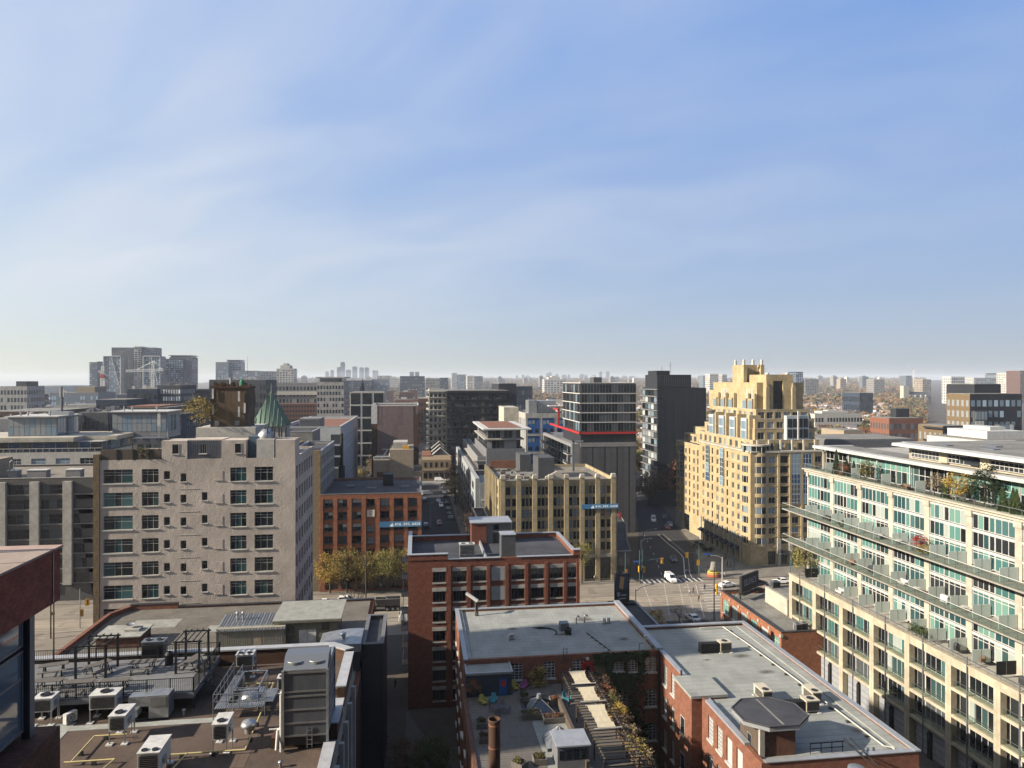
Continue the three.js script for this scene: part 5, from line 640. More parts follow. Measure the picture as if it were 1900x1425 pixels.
{ // off-frame tower to the south-east: its shade lies across the factory roofs
  const b1 = { x0: -118, x1: -98, z0: -58, z1: -69, y1: 69 }, b2 = { x0: -118, x1: -98, z0: -69.05, z1: -82.5, y1: 83 };
  const t = thing('stepped_office_tower', 'tall stepped concrete tower beyond the left edge of the view', 'building', [-108, 0, -70]);
  for (const b of [b1, b2]) block(t, b, {}, MAT.concrete, MAT.greyRoof, { par: 0.8 });
  for (let k = 0; k < 19; k++) { pw(t, 'window_band', bx(-97.98, -97.9, 4 + k * 3.4, 5.9 + k * 3.4, -68.5, -58.5), G.dark2); pw(t, 'window_band', bx(-97.98, -97.9, 4 + k * 3.9, 6 + k * 3.9, -82, -69.5), G.dark2); }
}

// ---------- buildings across the avenue ----------
const stuff = m => (m.userData.kind = 'stuff', m);
// many small panes joined: too small in the picture to pick apart one by one
function winStuff(root, b, dir, n, m, w, h, y0, dy, mat, o = {}) { const f = faceFrame(dir, b), gap = (f.w - (o.pad || 0) * 2) / n, g = []; for (let j = 0; j < m; j++) for (let i = 0; i < n; i++) { if (o.skip && o.skip(i, j)) continue; const u = (o.pad || 0) + gap * (i + 0.5) - w / 2, q = bx(0, w, 0, h, -0.02, 0.05); q.rotateY(f.th); const P = onFace(f, u, y0 + j * dy); q.translate(...P); g.push(q); } if (g.length) stuff(pw(root, o.name || 'windows', g, mat)); }
function bands(root, b, dir, ys, th, out, mat, name = 'floor_band') { const f = faceFrame(dir, b); for (const y of ys) { const q = bx(-out, f.w + out, 0, th, -0.05, out); q.rotateY(f.th); q.translate(...onFace(f, 0, y)); pw(root, name, q, mat); } }
const row = (a, n, d) => [...Array(n)].map((_, i) => a + i * d);
{ // A: grey office with pale pilasters
  const b = { x0: -118, x1: -78.6, z0: -187, z1: -217, y1: 30.2 }, t = rootAt('pilaster_office', 'dark grey office block with pale concrete pilasters behind the corner pier', 'building', b);
  const E = [], st = { cols: [0.34, 0.66], rows: [0.5], ft: 0.1, rec: 0.2, frame: MAT.darkMetal, split: true, pickPane: () => pick([G.dark, G.black, G.dark2, G.grey]) }, x0 = -114.9;
  for (let i = 0; i < 5; i++) for (let k = 0; k < 7; k++) E.push([x0 - b.x0 + i * 7.45 + 2.0, 4.6 + k * 3.62, 5.3, 2.3, st]);
  block(t, b, { E }, M([0.11, 0.105, 0.1], { t: 'fine', s: 4 }), MAT.gravel, { par: 0.5, cope: MAT.paleConc });
  for (let i = 0; i < 6; i++) pw(t, 'pilaster', bx(x0 + i * 7.45 - 0.2, x0 + i * 7.45 + 1.85, i ? 4.2 : 0, 29.4, b.z0, b.z0 + 0.8), MAT.paleConc);
  for (let i = 0; i < 5; i++) for (let k = 0; k < 7; k++) pw(t, 'sill_ledge', bx(x0 + i * 7.45 + 1.9, x0 + i * 7.45 + 7.2, 4.35 + k * 3.62, 4.58 + k * 3.62, b.z0, b.z0 + 0.2), MAT.concrete);
  pw(t, 'roof_house', bx(-113, -102.5, 29.8, 34.5, -198, -189), MAT.tan); pw(t, 'roof_house_door', [bx(-108.6, -107, 30.2, 33, -189, -188.9)], MAT.black);
}
for (const [x, w, l] of [[-98.5, 2, 'boxy grey roof unit with a hoop ladder on the pilaster office'], [-93, 4.4, 'low wide chiller in the middle of the pilaster office roof'], [-84.6, 3.4, 'paired white chillers at the corner pier end of the office roof']]) { const t = thing('rooftop_chiller', l, 'chiller', [x, 29.7, -191]); add(t, 'casing', bx(-w / 2, w / 2, 0.4, 2.0, -1.2, 1), MAT.midGrey); add(t, 'top_frame', [bx(-w / 2 - 0.2, w / 2 + 0.2, 2, 2.2, -1.3, 1.1)], MAT.acWhite); add(t, 'leg', [bx(-w / 2, -w / 2 + 0.15, 0, 0.4, -1.2, 1), bx(w / 2 - 0.15, w / 2, 0, 0.4, -1.2, 1)], MAT.darkMetal); if (w === 2) add(t, 'hoop', pipe([[-0.5, 2, 1.2], [-0.5, 4.2, 1.2], [0, 4.7, 1.2], [0.5, 4.2, 1.2], [0.5, 2, 1.2]], 0.08), MAT.steel); }
{ // B: off-white terraced
  const b = { x0: -150, x1: -98, z0: -240, z1: -268, y1: 31.5 }, t = rootAt('terraced_white_office', 'off-white terraced office with roof slabs and two glass block penthouses', 'building', b), st = { cols: [0.33, 0.66], rows: [0.33, 0.66], ft: 0.1, panes: [G.dark2, G.grey, G.paleBlue] };
  block(t, b, { E: [...grid(52, 7, 2, 4.2, 2.8, 22.2, 4.6, st, { pad: 2.6 })] , N: grid(28, 6, 2, 1.8, 2.6, 22.2, 4.6, st) }, MAT.offWhite, MAT.paleConc, { par: 0.2 });
  pw(t, 'glass_storey', bx(-148, -99.5, 31.5, 34.6, -266, -243), MAT.paleConc); for (let i = 0; i < 14; i++) pw(t, 'glass_panel', bx(-147.8 + i * 3.46, -144.6 + i * 3.46, 31.7, 34.4, -243.0, -242.9), pick([G.dark2, G.grey, G.blue])); for (let i = 0; i < 6; i++) pw(t, 'glass_panel', bx(-99.5, -99.4, 31.7, 34.4, -246 - i * 3.4, -243.2 - i * 3.4), pick([G.grey, G.paleBlue, G.blue]));
  pw(t, 'balustrade', [...row(-150, 27, 1.9).map(x => bx(x, x + 0.1, 31.5, 32.7, -240.3, -240.1)), bx(-150, -98.4, 32.6, 32.75, -240.35, -240.1)], MAT.offWhite);
  pw(t, 'roof_slab', [bx(-150, -107, 34.7, 36.1, -268, -240.6), bx(-107, -97, 34.7, 36.0, -270, -248)], MAT.creamWhite);
  for (const [x0, x1, z0, z1, h] of [[-129.3, -114.6, -247, -262, 42.2], [-104, -86, -262, -276, 43]]) { pw(t, 'penthouse', bx(x0, x1, 34, h, z1, z0), MAT.midGrey); pw(t, 'penthouse_roof', [bx(x0 - 0.8, x1 + 0.6, h, h + 0.35, z1 - 0.5, z0 + 0.8)], MAT.white); const n = Math.floor((x1 - x0) / 1.6); for (let i = 0; i < n; i++) for (let k = 0; k < 2; k++) pw(t, 'glass_block_panel', bx(x0 + 0.15 + i * 1.6, x0 + 1.6 + i * 1.6, 36.3 + k * 2.9, 39 + k * 2.9, z0, z0 + 0.06), pick([G.paleBlue, G.blind, G.blind])); for (let i = 0; i < 8; i++) pw(t, 'glass_block_panel', bx(x1, x1 + 0.06, 36.3, 41.8, z0 - 1.7 - i * 1.75, z0 - 0.2 - i * 1.75), pick([G.paleBlue, G.grey])); for (const q of [0.15, 0.3, 0.75]) pw(t, 'flue', cyl(x0 + (x1 - x0) * q, h, h + 2, z0 - 3, 0.25), MAT.galv); }
}
{ const t = thing('cell_mast', 'stout white cell mast on the glass block penthouse roof', 'antenna', [-117, 42.5, -255]); add(t, 'pole', bar([0, 0, 0], [0, 9.5, 0], 0.4, 0.3, 8), MAT.grey); for (let i = 0; i < 4; i++) add(t, 'antenna_panel', bx(-0.5 + i * 0.55, -0.15 + i * 0.55, i % 2 ? 3 : 6, i % 2 ? 6 : 9, 0.4 - (i % 2), 0.7 - (i % 2)), MAT.acWhite); add(t, 'base_frame', [bx(-3.4, 3, 0, 1.2, -2, 1.8)], MAT.galv); }
{ // C: buff loft seen end on
  const b = { x0: -32, x1: -24.3, z0: -187, z1: -219, y1: 35.8 }, t = rootAt('buff_brick_loft', 'tall buff brick loft squeezed between the stucco block and orange brick block', 'building', b);
  const st = { cols: [0.5], rows: [0.5], ft: 0.09, panes: [G.dark, G.dark2, G.teal, G.grey] };
  block(t, b, { N: grid(32, 10, 9, 2.0, 2.3, 4.4, 3.45, st), E: grid(7.7, 2, 9, 2.2, 2.3, 4.4, 3.45, st) }, MAT.paleConc, MAT.tar, { par: 0.7, cope: MAT.coping });
  pw(t, 'brick_pier', [bx(-26, -24.2, 0, 36.2, -187.6, -186.6)], MAT.buff);
  for (let k = 0; k < 9; k++) pw(t, 'side_vent', bx(-27.2, -26.4, 5 + k * 3.45, 6.6 + k * 3.45, -187, -186.7), MAT.black);
}
const banner = () => printed(textTex(1024, 128, (g, w, h) => { g.fillStyle = '#446f8d'; g.fillRect(0, 0, w, h); g.fillStyle = '#2f6285'; g.fillRect(0, 0, 250, h); g.fillStyle = '#e6ecf0'; for (const [x, y, a] of [[252, 76, 18], [275, 58, 18], [298, 34, 20], [322, 70, 12]]) g.fillRect(x, y, a, h - 14 - y); g.font = 'bold 82px sans-serif'; g.textAlign = 'center'; [...'416.593.6420'].forEach((c, i) => g.fillText(c, 392 + i * 53, 92)); }));
{ // D: orange brick
  const b = { x0: -24.2, x1: 1.4, z0: -186, z1: -216, y1: 24.9 }, t = rootAt('orange_brick_block', 'orange brick block with seven window bays and a blue phone banner', 'building', b), E = [];
  const bl = { cols: [0.5], rows: [0.5], ft: 0.08, rec: 0.3, sill: 0.18, frame: MAT.darkMetal, pickPane: () => pick([G.dark, G.black, G.dark2, G.grey, G.blind]) }, up = { ...bl, split: true, splitV: true, pickPane: (i, j) => pick(j === 2 ? [G.blind, G.grey, G.dark2, G.white] : [G.dark, G.dark2, G.grey]) };
  for (let i = 0; i < 7; i++) for (let k = 0; k < 6; k++) { if (i === 3) { if (k !== 4) E.push([0.95 + i * 3.55 + 0.15, 6.3 + k * 3.08 - (k < 5 ? 0.5 : 0), 1.9, 1.85, bl]); } else E.push([0.95 + i * 3.55, 6.3 + k * 3.08, 2.2, k === 5 ? 1.9 : 1.75, k > 2 && i < 3 ? up : bl]); }
  const shop = { cols: [0.33, 0.66], rows: [0.75], ft: 0.1, rec: 0.4, frame: MAT.darkMetal, panes: [G.black, G.dark, G.dark2] }; for (let i = 0; i < 6; i++) E.push([1.2 + i * 4.05, 0.5, 3.3, 3.6, shop]);
  block(t, b, { E, N: grid(30, 8, 6, 2, 1.8, 6.3, 3.08, bl) }, MAT.orange, MAT.tar, { par: 0.5, cope: MAT.grey });
  for (let i = 0; i < 8; i++) pw(t, 'pier', bx(b.x0 + i * 3.55 - (i ? 0.05 : -0.05), b.x0 + i * 3.55 + 0.75, 5, 23.9, b.z0, b.z0 + 0.35), MAT.orange);
  pw(t, 'name_plate', panelPlane(1.9, 1.7).translate(b.x0 + 12.7, 19.9, b.z0 + 0.12), printed(textTex(128, 112, (g, w, h) => { g.fillStyle = '#b9b0a4'; g.fillRect(0, 0, w, h); g.fillStyle = '#7c7268'; for (let i = 0; i < 3; i++) g.fillRect(24 + i * 6, 24 + i * 24, 80 - i * 12, 11); }))); pw(t, 'plate_slab', bx(b.x0 + 11.7, b.x0 + 13.7, 19, 20.8, b.z0, b.z0 + 0.1), MAT.offWhite);
  pw(t, 'shop_band', bx(b.x0, b.x1, 4.3, 5.1, b.z0, b.z0 + 0.25), MAT.greyDark);
  pw(t, 'roof_house', bx(-9.2, -6.4, 24, 27.6, -207, -203), MAT.charcoal); for (const [x, z] of [[-18, -202], [-12, -197], [-3, -199]]) pw(t, 'roof_skylight', bx(x - 1.2, x + 1.2, 24.4, 24.9, z - 0.6, z + 0.6), MAT.midGrey);
  const s = thing('phone_banner', 'blue banner with a white phone number on the orange brick block', 'banner', [-4, 17, b.z0 + 0.5]); add(s, 'board', bx(-5.3, 5.4, -0.7, 0.7, -0.14, 0.1), MAT.bluePanel.clone()); add(s, 'print', panelPlane(10.6, 1.4).translate(0.05, 0, 0.115), banner());
}
{ // flue on D's rear and white slab E
  const c = thing('black_flue', 'tall thin black flue standing behind the orange brick block', 'flue', [-22, 0, -217.5]); add(c, 'pipe', cyl(0, 0, 38.2, 0, 0.45, 0.42, 12), MAT.black); add(c, 'sleeve', cyl(0, 22, 28.6, 0, 0.95, 0.95, 12), MAT.charcoal);
  const b = { x0: -46, x1: -25.7, z0: -250, z1: -323, y1: 38.2 }, t = rootAt('white_slab_hall', 'long white panelled hall with terracotta roof decks behind the black flue', 'building', b);
  block(t, b, {}, M([0.6, 0.62, 0.63], { t: 'fine', s: 6 }), MAT.redRoof, { par: 1.2, cope: MAT.white }); for (let i = 0; i < 18; i++) pw(t, 'panel_joint', bx(b.x1, b.x1 + 0.05, 0, 38, b.z0 - 3 - i * 4, b.z0 - 2.85 - i * 4), MAT.midGrey); for (let k = 0; k < 6; k++) pw(t, 'panel_course', bx(b.x1, b.x1 + 0.04, 8 + k * 5, 8.12 + k * 5, b.z1, b.z0), MAT.midGrey);
  for (let k = 0; k < 8; k++) pw(t, 'corner_window', bx(-29, -25.75, 5 + k * 3.9, 8.2 + k * 3.9, b.z0, b.z0 + 0.07), pick([G.dark, G.grey, G.dark2])); pw(t, 'stair_core', bx(-39.6, -32.6, 34, 41, -262, -251), MAT.midGrey); pw(t, 'core_louvre', row(-39.4, 18, 0.38).map(x => bx(x, x + 0.18, 34.5, 40.6, -251, -250.9)), MAT.grey);
}
{ // F purple panel tower, G stepped beige
  const b = { x0: -18.2, x1: 0.9, z0: -300, z1: -326, y1: 43.4 }, t = rootAt('plum_panel_tower', 'plain plum-brown panel tower with a white rooftop trim', 'building', b); block(t, b, {}, MAT.purple, MAT.paleConc, { par: 0.8, cope: MAT.acWhite, copeH: 0.5 });
  for (let i = 0; i < 7; i++) for (let k = 0; k < 5; k++) pw(t, 'facade_panel', bx(-15.9 + i * 2.12, -15.9 + i * 2.12 + 2.05, 3.5 + k * 8, 11.4 + k * 8, b.z0, b.z0 + 0.12), (i * 3 + k * 5) % 4 ? MAT.purple2 : MAT.purple); pw(t, 'white_corner', [bx(-18.4, -15.95, 36, 44, -300.2, -299.8)], MAT.acWhite); pw(t, 'side_louvre', bx(0.95, 1.1, 3, 39, -324, -302), MAT.darkBrick); pw(t, 'dark_edge', [bx(-18.25, -16.0, 3, 36, b.z0, b.z0 + 0.1), bx(-1.0, 0.95, 3, 40, b.z0, b.z0 + 0.1)], MAT.rust);
  const g = thing('stepped_beige_block', 'low stepped beige block with white roof railings and a yellow hatch', 'building', [-7, 0, -258]); pw(g, 'wall', [bx(-9, -0.9, 0, 30.2, -268, -248), bx(-14.6, -9.01, 0, 26.5, -268, -249.4), bx(-0.89, 1.9, 0, 22.5, -268, -248.2)], MAT.tan); pw(g, 'upper_block', [bx(-8, -3, 30.2, 32.4, -262, -252)], MAT.paleConc); pw(g, 'yellow_hatch', bx(-4.6, -2.4, 30.2, 31.2, -251.5, -250), MAT.signYellow); pw(g, 'dark_recess', bx(-13.4, -9.0, 0, 22.4, -249.4, -249.3), MAT.darkBrick); pw(g, 'white_roof_frame', [...pipe([[-14.5, 27.6, -249.6], [-9.2, 27.6, -249.6], [-9.2, 29.6, -256], [-12, 29.6, -256]], 0.16), ...pipe([[-14.5, 26.5, -249.6], [-14.5, 27.6, -249.6]], 0.12), ...pipe([[-12, 26.5, -252], [-10, 29.5, -254]], 0.2)], MAT.white); pw(g, 'blue_side', bx(1.9, 2.0, 18, 30, -262, -250), MAT.navy);
}
{ // J grey condo stepping back
  const t = thing('grey_terraced_condo', 'grey terraced condo with a blank slab wall and a projecting flat roof', 'building', [28, 0, -280]);
  const A = { x0: 24.6, x1: 38.4, z0: -250, z1: -300, y1: 29.8 }; block(t, A, {}, MAT.grey, MAT.deckWood, { par: 0.6 });
  const Bb = { x0: 21.6, x1: 38.2, z0: -252, z1: -330, y1: 27 }; const sS = { cols: [0.5], ft: 0.1, panes: [G.dark2, G.grey, G.dark] };
  block(t, { ...Bb, x1: 24.55 }, { S: grid(78, 16, 7, 3.4, 2.3, 2.6, 3.3, sS), E: [[0.4, 12, 2.1, 2.2, G.dark], [0.4, 15.3, 2.1, 2.2, G.grey], [0.4, 18.6, 2.1, 2.2, G.dark2], [0.4, 21.9, 2.1, 2.2, G.dark]] }, MAT.midGrey, MAT.tar, { par: 0.2 });
  for (let k = 0; k < 8; k++) pw(t, 'balcony_slab', bx(20.2, 24.6, 2.2 + k * 3.3, 2.45 + k * 3.3, -300, -251.6), MAT.paleConc);
  for (let k = 0; k < 7; k++) for (let i = 0; i < 8; i++) pw(t, 'balcony_glass', bx(20.25, 20.29, 2.5 + k * 3.3, 3.5 + k * 3.3, -299.5 + i * 6, -294 + i * 6), G.grey);
  pw(t, 'penthouse', bx(25.5, 37.5, 29.2, 36.3, -296, -255), MAT.midGrey); for (let i = 0; i < 8; i++) for (const y of [29.6, 33.3]) pw(t, 'penthouse_glass', bx(25.7 + i * 1.48, 27 + i * 1.48, y, y + 2.7, -255, -254.93), pick([G.dark, G.grey, G.dark2, G.blind])); for (let i = 0; i < 12; i++) pw(t, 'penthouse_glass', bx(25.43, 25.5, 29.6, 35.8, -258 - i * 3.1, -255.4 - i * 3.1), pick([G.dark2, G.grey])); pw(t, 'penthouse_floor', bx(24.2, 38.6, 32.7, 33.1, -298, -253.2), MAT.paleConc); pw(t, 'flat_roof', bx(23.6, 41, 36.3, 36.8, -299, -252), MAT.white); pw(t, 'roof_deck', bx(26, 38, 36.81, 36.95, -296, -256), MAT.redRoof);
  pw(t, 'pale_end_wall', [bx(19.2, 20.6, 0, 22, -345, -232), bx(20.6, 24, 0, 20.5, -262, -231.8)], M([0.34, 0.36, 0.38], { t: 'fine', s: 6 })); for (let k = 0; k < 5; k++) for (let i = 0; i < 10; i++) pw(t, 'end_window', bx(19.12, 19.2, 3 + k * 3.6, 5.4 + k * 3.6, -342 + i * 10.8, -336 + i * 10.8), pick([G.dark2, G.grey, G.paleBlue]));
  pw(t, 'white_frame', [bx(23.5, 24.2, 0, 15, -231.9, -231.5), bx(21.2, 24.2, 14.6, 15.2, -231.9, -231.5)], MAT.white);
}
{ // small brick house before it
  const b = { x0: 17.6, x1: 21.4, z0: -192, z1: -226, y1: 13.4 }, t = rootAt('small_brick_house', 'small pale brick house tucked beside the yellow stone block', 'building', b); block(t, b, { E: grid(3.8, 1, 3, 1.4, 1.8, 2.5, 3.6, { ft: 0.1, panes: [G.dark] }), S: grid(34, 8, 3, 1.2, 1.8, 2.5, 3.6, G.dark) }, MAT.oldBrick, MAT.tar, { cope: MAT.paleConc });
}
{ // K yellow art deco block
  const b = { x0: 21.7, x1: 53.9, z0: -187, z1: -222, y1: 27.4 }, t = rootAt('art_deco_block', 'yellow stone art deco block with tall piers, gabled parapet and phone banner', 'building', b), E = [], S = [], st = { ft: 0.07, rows: [0.5], rec: 0.3, frame: MAT.darkMetal, panes: [G.dark, G.black, G.dark2, G.grey, G.paleBlue] };
  const p = 4.3; for (let i = 0; i < 7; i++) for (let k = 0; k < 6; k++) { const u = 1.75 + i * p, n = (i === 0 || i === 6) ? 2 : 3, w = n === 2 ? 1.25 : 0.86; for (let q = 0; q < n; q++) E.push([u + 0.08 + q * (n === 2 ? 1.7 : 1.02), 8.3 + k * 3.05, w, 2.15, st]); }
  for (let i = 0; i < 7; i++) E.push([1.7 + i * p, 0.6, 3.0, 5.6, { cols: [0.33, 0.66], rows: [0.6], ft: 0.1, rec: 0.4, frame: MAT.darkMetal, panes: [G.black, G.dark] }]);
  for (let i = 0; i < 9; i++) for (let k = 0; k < 6; k++) S.push([1.4 + i * 3.7, 8.3 + k * 3.05, 1.9, 2.15, { ...st, cols: [0.5] }]);
  block(t, b, { E, S }, MAT.yellow2, MAT.greyRoof, { par: 0.9, t: 0.45 });
  for (let i = 0; i <= 7; i++) { const x = b.x0 + 0.35 + i * p; pw(t, 'pier', bx(x, x + 1.25, 0, 28, b.z0, b.z0 + 0.55), MAT.yellow2); pw(t, 'pier_cap', prism([[x - 0.1, 27.9], [x + 1.35, 27.9], [x + 1.2, 28.9], [x + 0.15, 28.9]], b.z0 - 0.5, b.z0 + 0.75), MAT.creamWhite); }
  for (let i = 0; i < 9; i++) pw(t, 'side_pier', bx(b.x0 - 0.4, b.x0, 0, 27.8, b.z1 + 0.3 + i * 3.7, b.z1 + 1.3 + i * 3.7), MAT.yellow2);
  for (let i = 0; i < 7; i++) for (let q = 0; q < ((i === 0 || i === 6) ? 1 : 2); q++) { const x = b.x0 + 1.75 + i * p + ((i === 0 || i === 6) ? 1.36 : 0.95 + q * 1.02); pw(t, 'mullion_pier', bx(x, x + 0.14, 7.5, 26.6, b.z0 - 0.05, b.z0 + 0.22), MAT.yellow2); }
  pw(t, 'gable', [prism([[34.2, 27.4], [40.4, 27.4], [40.4, 28.3], [37.3, 29.7], [34.2, 28.3]], b.z0 - 0.5, b.z0 + 0.3)], MAT.creamWhite); pw(t, 'base_band', bx(b.x0, b.x1, 6.5, 7.3, b.z0, b.z0 + 0.3), MAT.paleConc);
  pw(t, 'roof_house', bx(34, 38.6, 26.5, 32.3, -206, -197), MAT.greyDark); pw(t, 'roof_house', bx(31, 34.4, 26.5, 31.6, -221, -212), MAT.greyDark); pw(t, 'timber_wall', bx(23, 33, 26.6, 29, -221.6, -221.2), MAT.redRoof); pw(t, 'roof_litter', [...Array(30)].map(() => { const x = R(23, 33), z = R(-219, -190), s = R(0.3, 1.1); return bx(x, x + s * 1.5, 26.5, 26.5 + R(0.2, 0.7), z, z + s); }), MAT.wood); pw(t, 'pale_deck', bx(40, 52, 26.5, 26.6, -219, -190), MAT.gravel);
  const s = thing('phone_banner', 'blue banner with a white phone number on the yellow stone block', 'banner', [49, 20.2, b.z0 + 0.8]); add(s, 'board', bx(-5, 5.1, -0.6, 0.6, -0.2, 0.1), MAT.bluePanel.clone()); add(s, 'print', panelPlane(10, 1.2).translate(0.05, 0, 0.115), banner());
  const l = thing('roof_lamp_post', 'steel post with a lamp arm on the yellow stone block roof', 'lamp post', [47, 26.5, -210]); add(l, 'pole', bx(-0.3, 0.3, 0, 9.4, -0.2, 0.2), MAT.steel); add(l, 'arm', bx(-0.3, 3, 9, 9.4, -0.2, 0.2), MAT.galv);
}
{ // L blue panel block
  const b = { x0: 50.9, x1: 72, z0: -330, z1: -372, y1: 38.6 }, t = rootAt('blue_panel_block', 'pale concrete block filled with bright blue panels and rooftop plant', 'building', b); block(t, b, {}, MAT.paleConc, MAT.paleConc, { par: 0.5 });
  for (let i = 0; i < 3; i++) for (let k = 0; k < 4; k++) { const x = b.x0 + 1 + i * 7; pw(t, 'blue_bay', bx(x, x + 5.4, 4 + k * 8.4, 11.2 + k * 8.4, b.z0, b.z0 + 0.1), MAT.bluePanel); for (const [dx, dy, w, m] of [[0.3, 0.4, 1.6, G.dark], [3.7, 0.5, 1.3, G.dark], [2.2, 4.4, 1.1, G.blind], [0.4, 4.2, 1.4, G.paleBlue], [0.0, 6.2, 5.2, G.blue]]) pw(t, 'window', bx(x + dx, x + dx + w, 4 + k * 8.4 + dy, 4 + k * 8.4 + dy + (w > 3 ? 1 : 1.7), b.z0 + 0.1, b.z0 + 0.16), m); }
  for (let i = 0; i < 6; i++) pw(t, 'side_window', bx(b.x0 - 0.06, b.x0, 8, 36, b.z0 - 6 - i * 6.4, b.z0 - 3 - i * 6.4), pick([G.paleBlue, G.blue])); pw(t, 'brick_return', bx(43.4, 50.8, 0, 40.6, -374, -352), MAT.creamWhite);
  pw(t, 'roof_plant', [bx(54, 58, 38.2, 44.4, -350, -340), bx(59, 68, 38.2, 44, -356, -344)], MAT.galv); pw(t, 'plant_canopy', [bx(63, 76, 41.6, 42, -340, -334), bx(68, 68.4, 38, 41.6, -337, -336.6)], MAT.white);
}
{ // M dark tower with red line
  const t = thing('red_line_tower', 'dark glazed tower with white floor lines and one bright red ledge', 'building', [67, 0, -262]), b = { x0: 57.4, x1: 77.6, z0: -245, z1: -275, y1: 53 };
  block(t, b, {}, MAT.charcoal, MAT.tar, { par: 0.5, cope: MAT.acWhite, copeH: 0.25 });
  for (let k = 0; k < 5; k++) { const y = 36.1 + k * 3.38; for (let i = 0; i < 9; i++) winAt(t, faceFrame('E', b), 0.3 + i * 2.2, y, 2.1, 2.95, { ft: 0.06, cols: [0.5], rec: -0.1, frame: MAT.steel, panes: [G.dark, G.dark2, G.black, G.grey] }); for (let i = 0; i < 8; i++) paneAt(t, faceFrame('S', b), 1 + i * 3.6, y, 2.0, 2.9, pick([G.dark, G.dark2, G.grey, G.paleBlue]), -0.06); }
  bands(t, b, 'E', row(39.1, 4, 3.38), 0.28, 0.25, MAT.acWhite, 'white_ledge'); bands(t, b, 'S', row(39.1, 4, 3.38), 0.28, 0.25, MAT.acWhite, 'white_ledge');
  pw(t, 'red_ledge', [bx(57, 78, 35.1, 35.8, -245, -244.4), bx(56.7, 57.4, 35.1, 35.8, -300, -244.4), bx(56.7, 57.4, 35.8, 42.6, -282.6, -281.8), bx(56.6, 57.4, 42, 42.6, -292, -281.8)], MAT.redPaint);
  for (let i = 0; i < 8; i++) pw(t, 'transfer_glass', bx(57.6 + i * 2.48, 59.9 + i * 2.48, 32.2, 35, -245, -244.93), G.dark2);
  pw(t, 'grey_ledge', bx(57.3, 77.4, 30.6, 32.1, -245, -244.6), MAT.midGrey);
  for (let i = 0; i < 9; i++) pw(t, 'grey_cladding', bx(57.6 + i * 2.2, 57.6 + i * 2.2 + (i % 2 ? 1.75 : 2.15), 0, 30.5, -245, -244.7), i % 3 ? MAT.greyDark : M([0.075, 0.075, 0.085], { t: 'fine', s: 6 }));
  pw(t, 'podium', bx(55.8, 77, 0, 31.5, -304, -275.2), MAT.grey); pw(t, 'podium_side', bx(54.6, 57.38, 0, 31.5, -304, -247), MAT.midGrey);
  for (let k = 0; k < 8; k++) { pw(t, 'balcony_slab', bx(53.2, 54.6, 3 + k * 3.5, 3.25 + k * 3.5, -303, -247), MAT.paleConc); for (let i = 0; i < 9; i++) { pw(t, 'balcony_glass', bx(53.22, 53.27, 3.3 + k * 3.5, 4.3 + k * 3.5, -302.5 + i * 6.15, -297 + i * 6.15), pick([G.grey, G.paleBlue])); pw(t, 'window', bx(54.52, 54.6, 3.3 + k * 3.5, 5.9 + k * 3.5, -302.5 + i * 6.15, -297.5 + i * 6.15), pick([G.dark, G.dark2, G.blind])); } }
  pw(t, 'roof_box', bx(65, 68, 53, 55.2, -262, -256), MAT.greyDark);
}
{ // N black tower
  const b = { x0: 104.7, x1: 127, z0: -300, z1: -321, y1: 50.8 }, t = rootAt('black_slab_tower', 'black clad slab tower with a ribbed plant crown', 'building', b); block(t, b, {}, M([0.034, 0.04, 0.05], { t: 'streak', s: 30, roughness: 0.55 }), MAT.tar, { par: 0.4 });
  for (let k = 0; k < 15; k++) for (let i = 0; i < 5; i++) paneAt(t, faceFrame('S', b), 0.6 + i * 4.05, 4 + k * 3.1, 3.3, 2.3, pick([G.blind, G.dark2, G.white, G.paleBlue, G.dark, G.grey]), -0.06); bands(t, b, 'S', row(3.4, 16, 3.1), 0.3, 0.7, MAT.midGrey, 'balcony_slab');
  for (let i = 0; i < 6; i++) pw(t, 'cladding_joint', bx(b.x0 + 3.6 * (i + 1), b.x0 + 3.6 * (i + 1) + 0.08, 3, 50, b.z0, b.z0 + 0.03), MAT.black);
  pw(t, 'plant_crown', bx(105.6, 121.5, 46, 56.6, -319.5, -303.5), MAT.charcoal); pw(t, 'crown_rib', row(105.7, 19, 0.84).map(x => bx(x, x + 0.2, 51.2, 56.5, -303.5, -303.3)), MAT.greyDark); pw(t, 'crown_box', [bx(106.4, 112.5, 56.6, 58.4, -318, -306)], MAT.charcoal); pw(t, 'base', bx(100.5, 127, 0, 6, -299.8, -296), MAT.greyDark);
  pw(t, 'aerial', [bar([112, 57, -315], [112, 60.5, -315], 0.08), bar([115, 57, -312], [115, 62.5, -312], 0.08), ...pipe([[114.4, 61, -312], [115.6, 61, -312]], 0.05)], MAT.darkMetal);
}
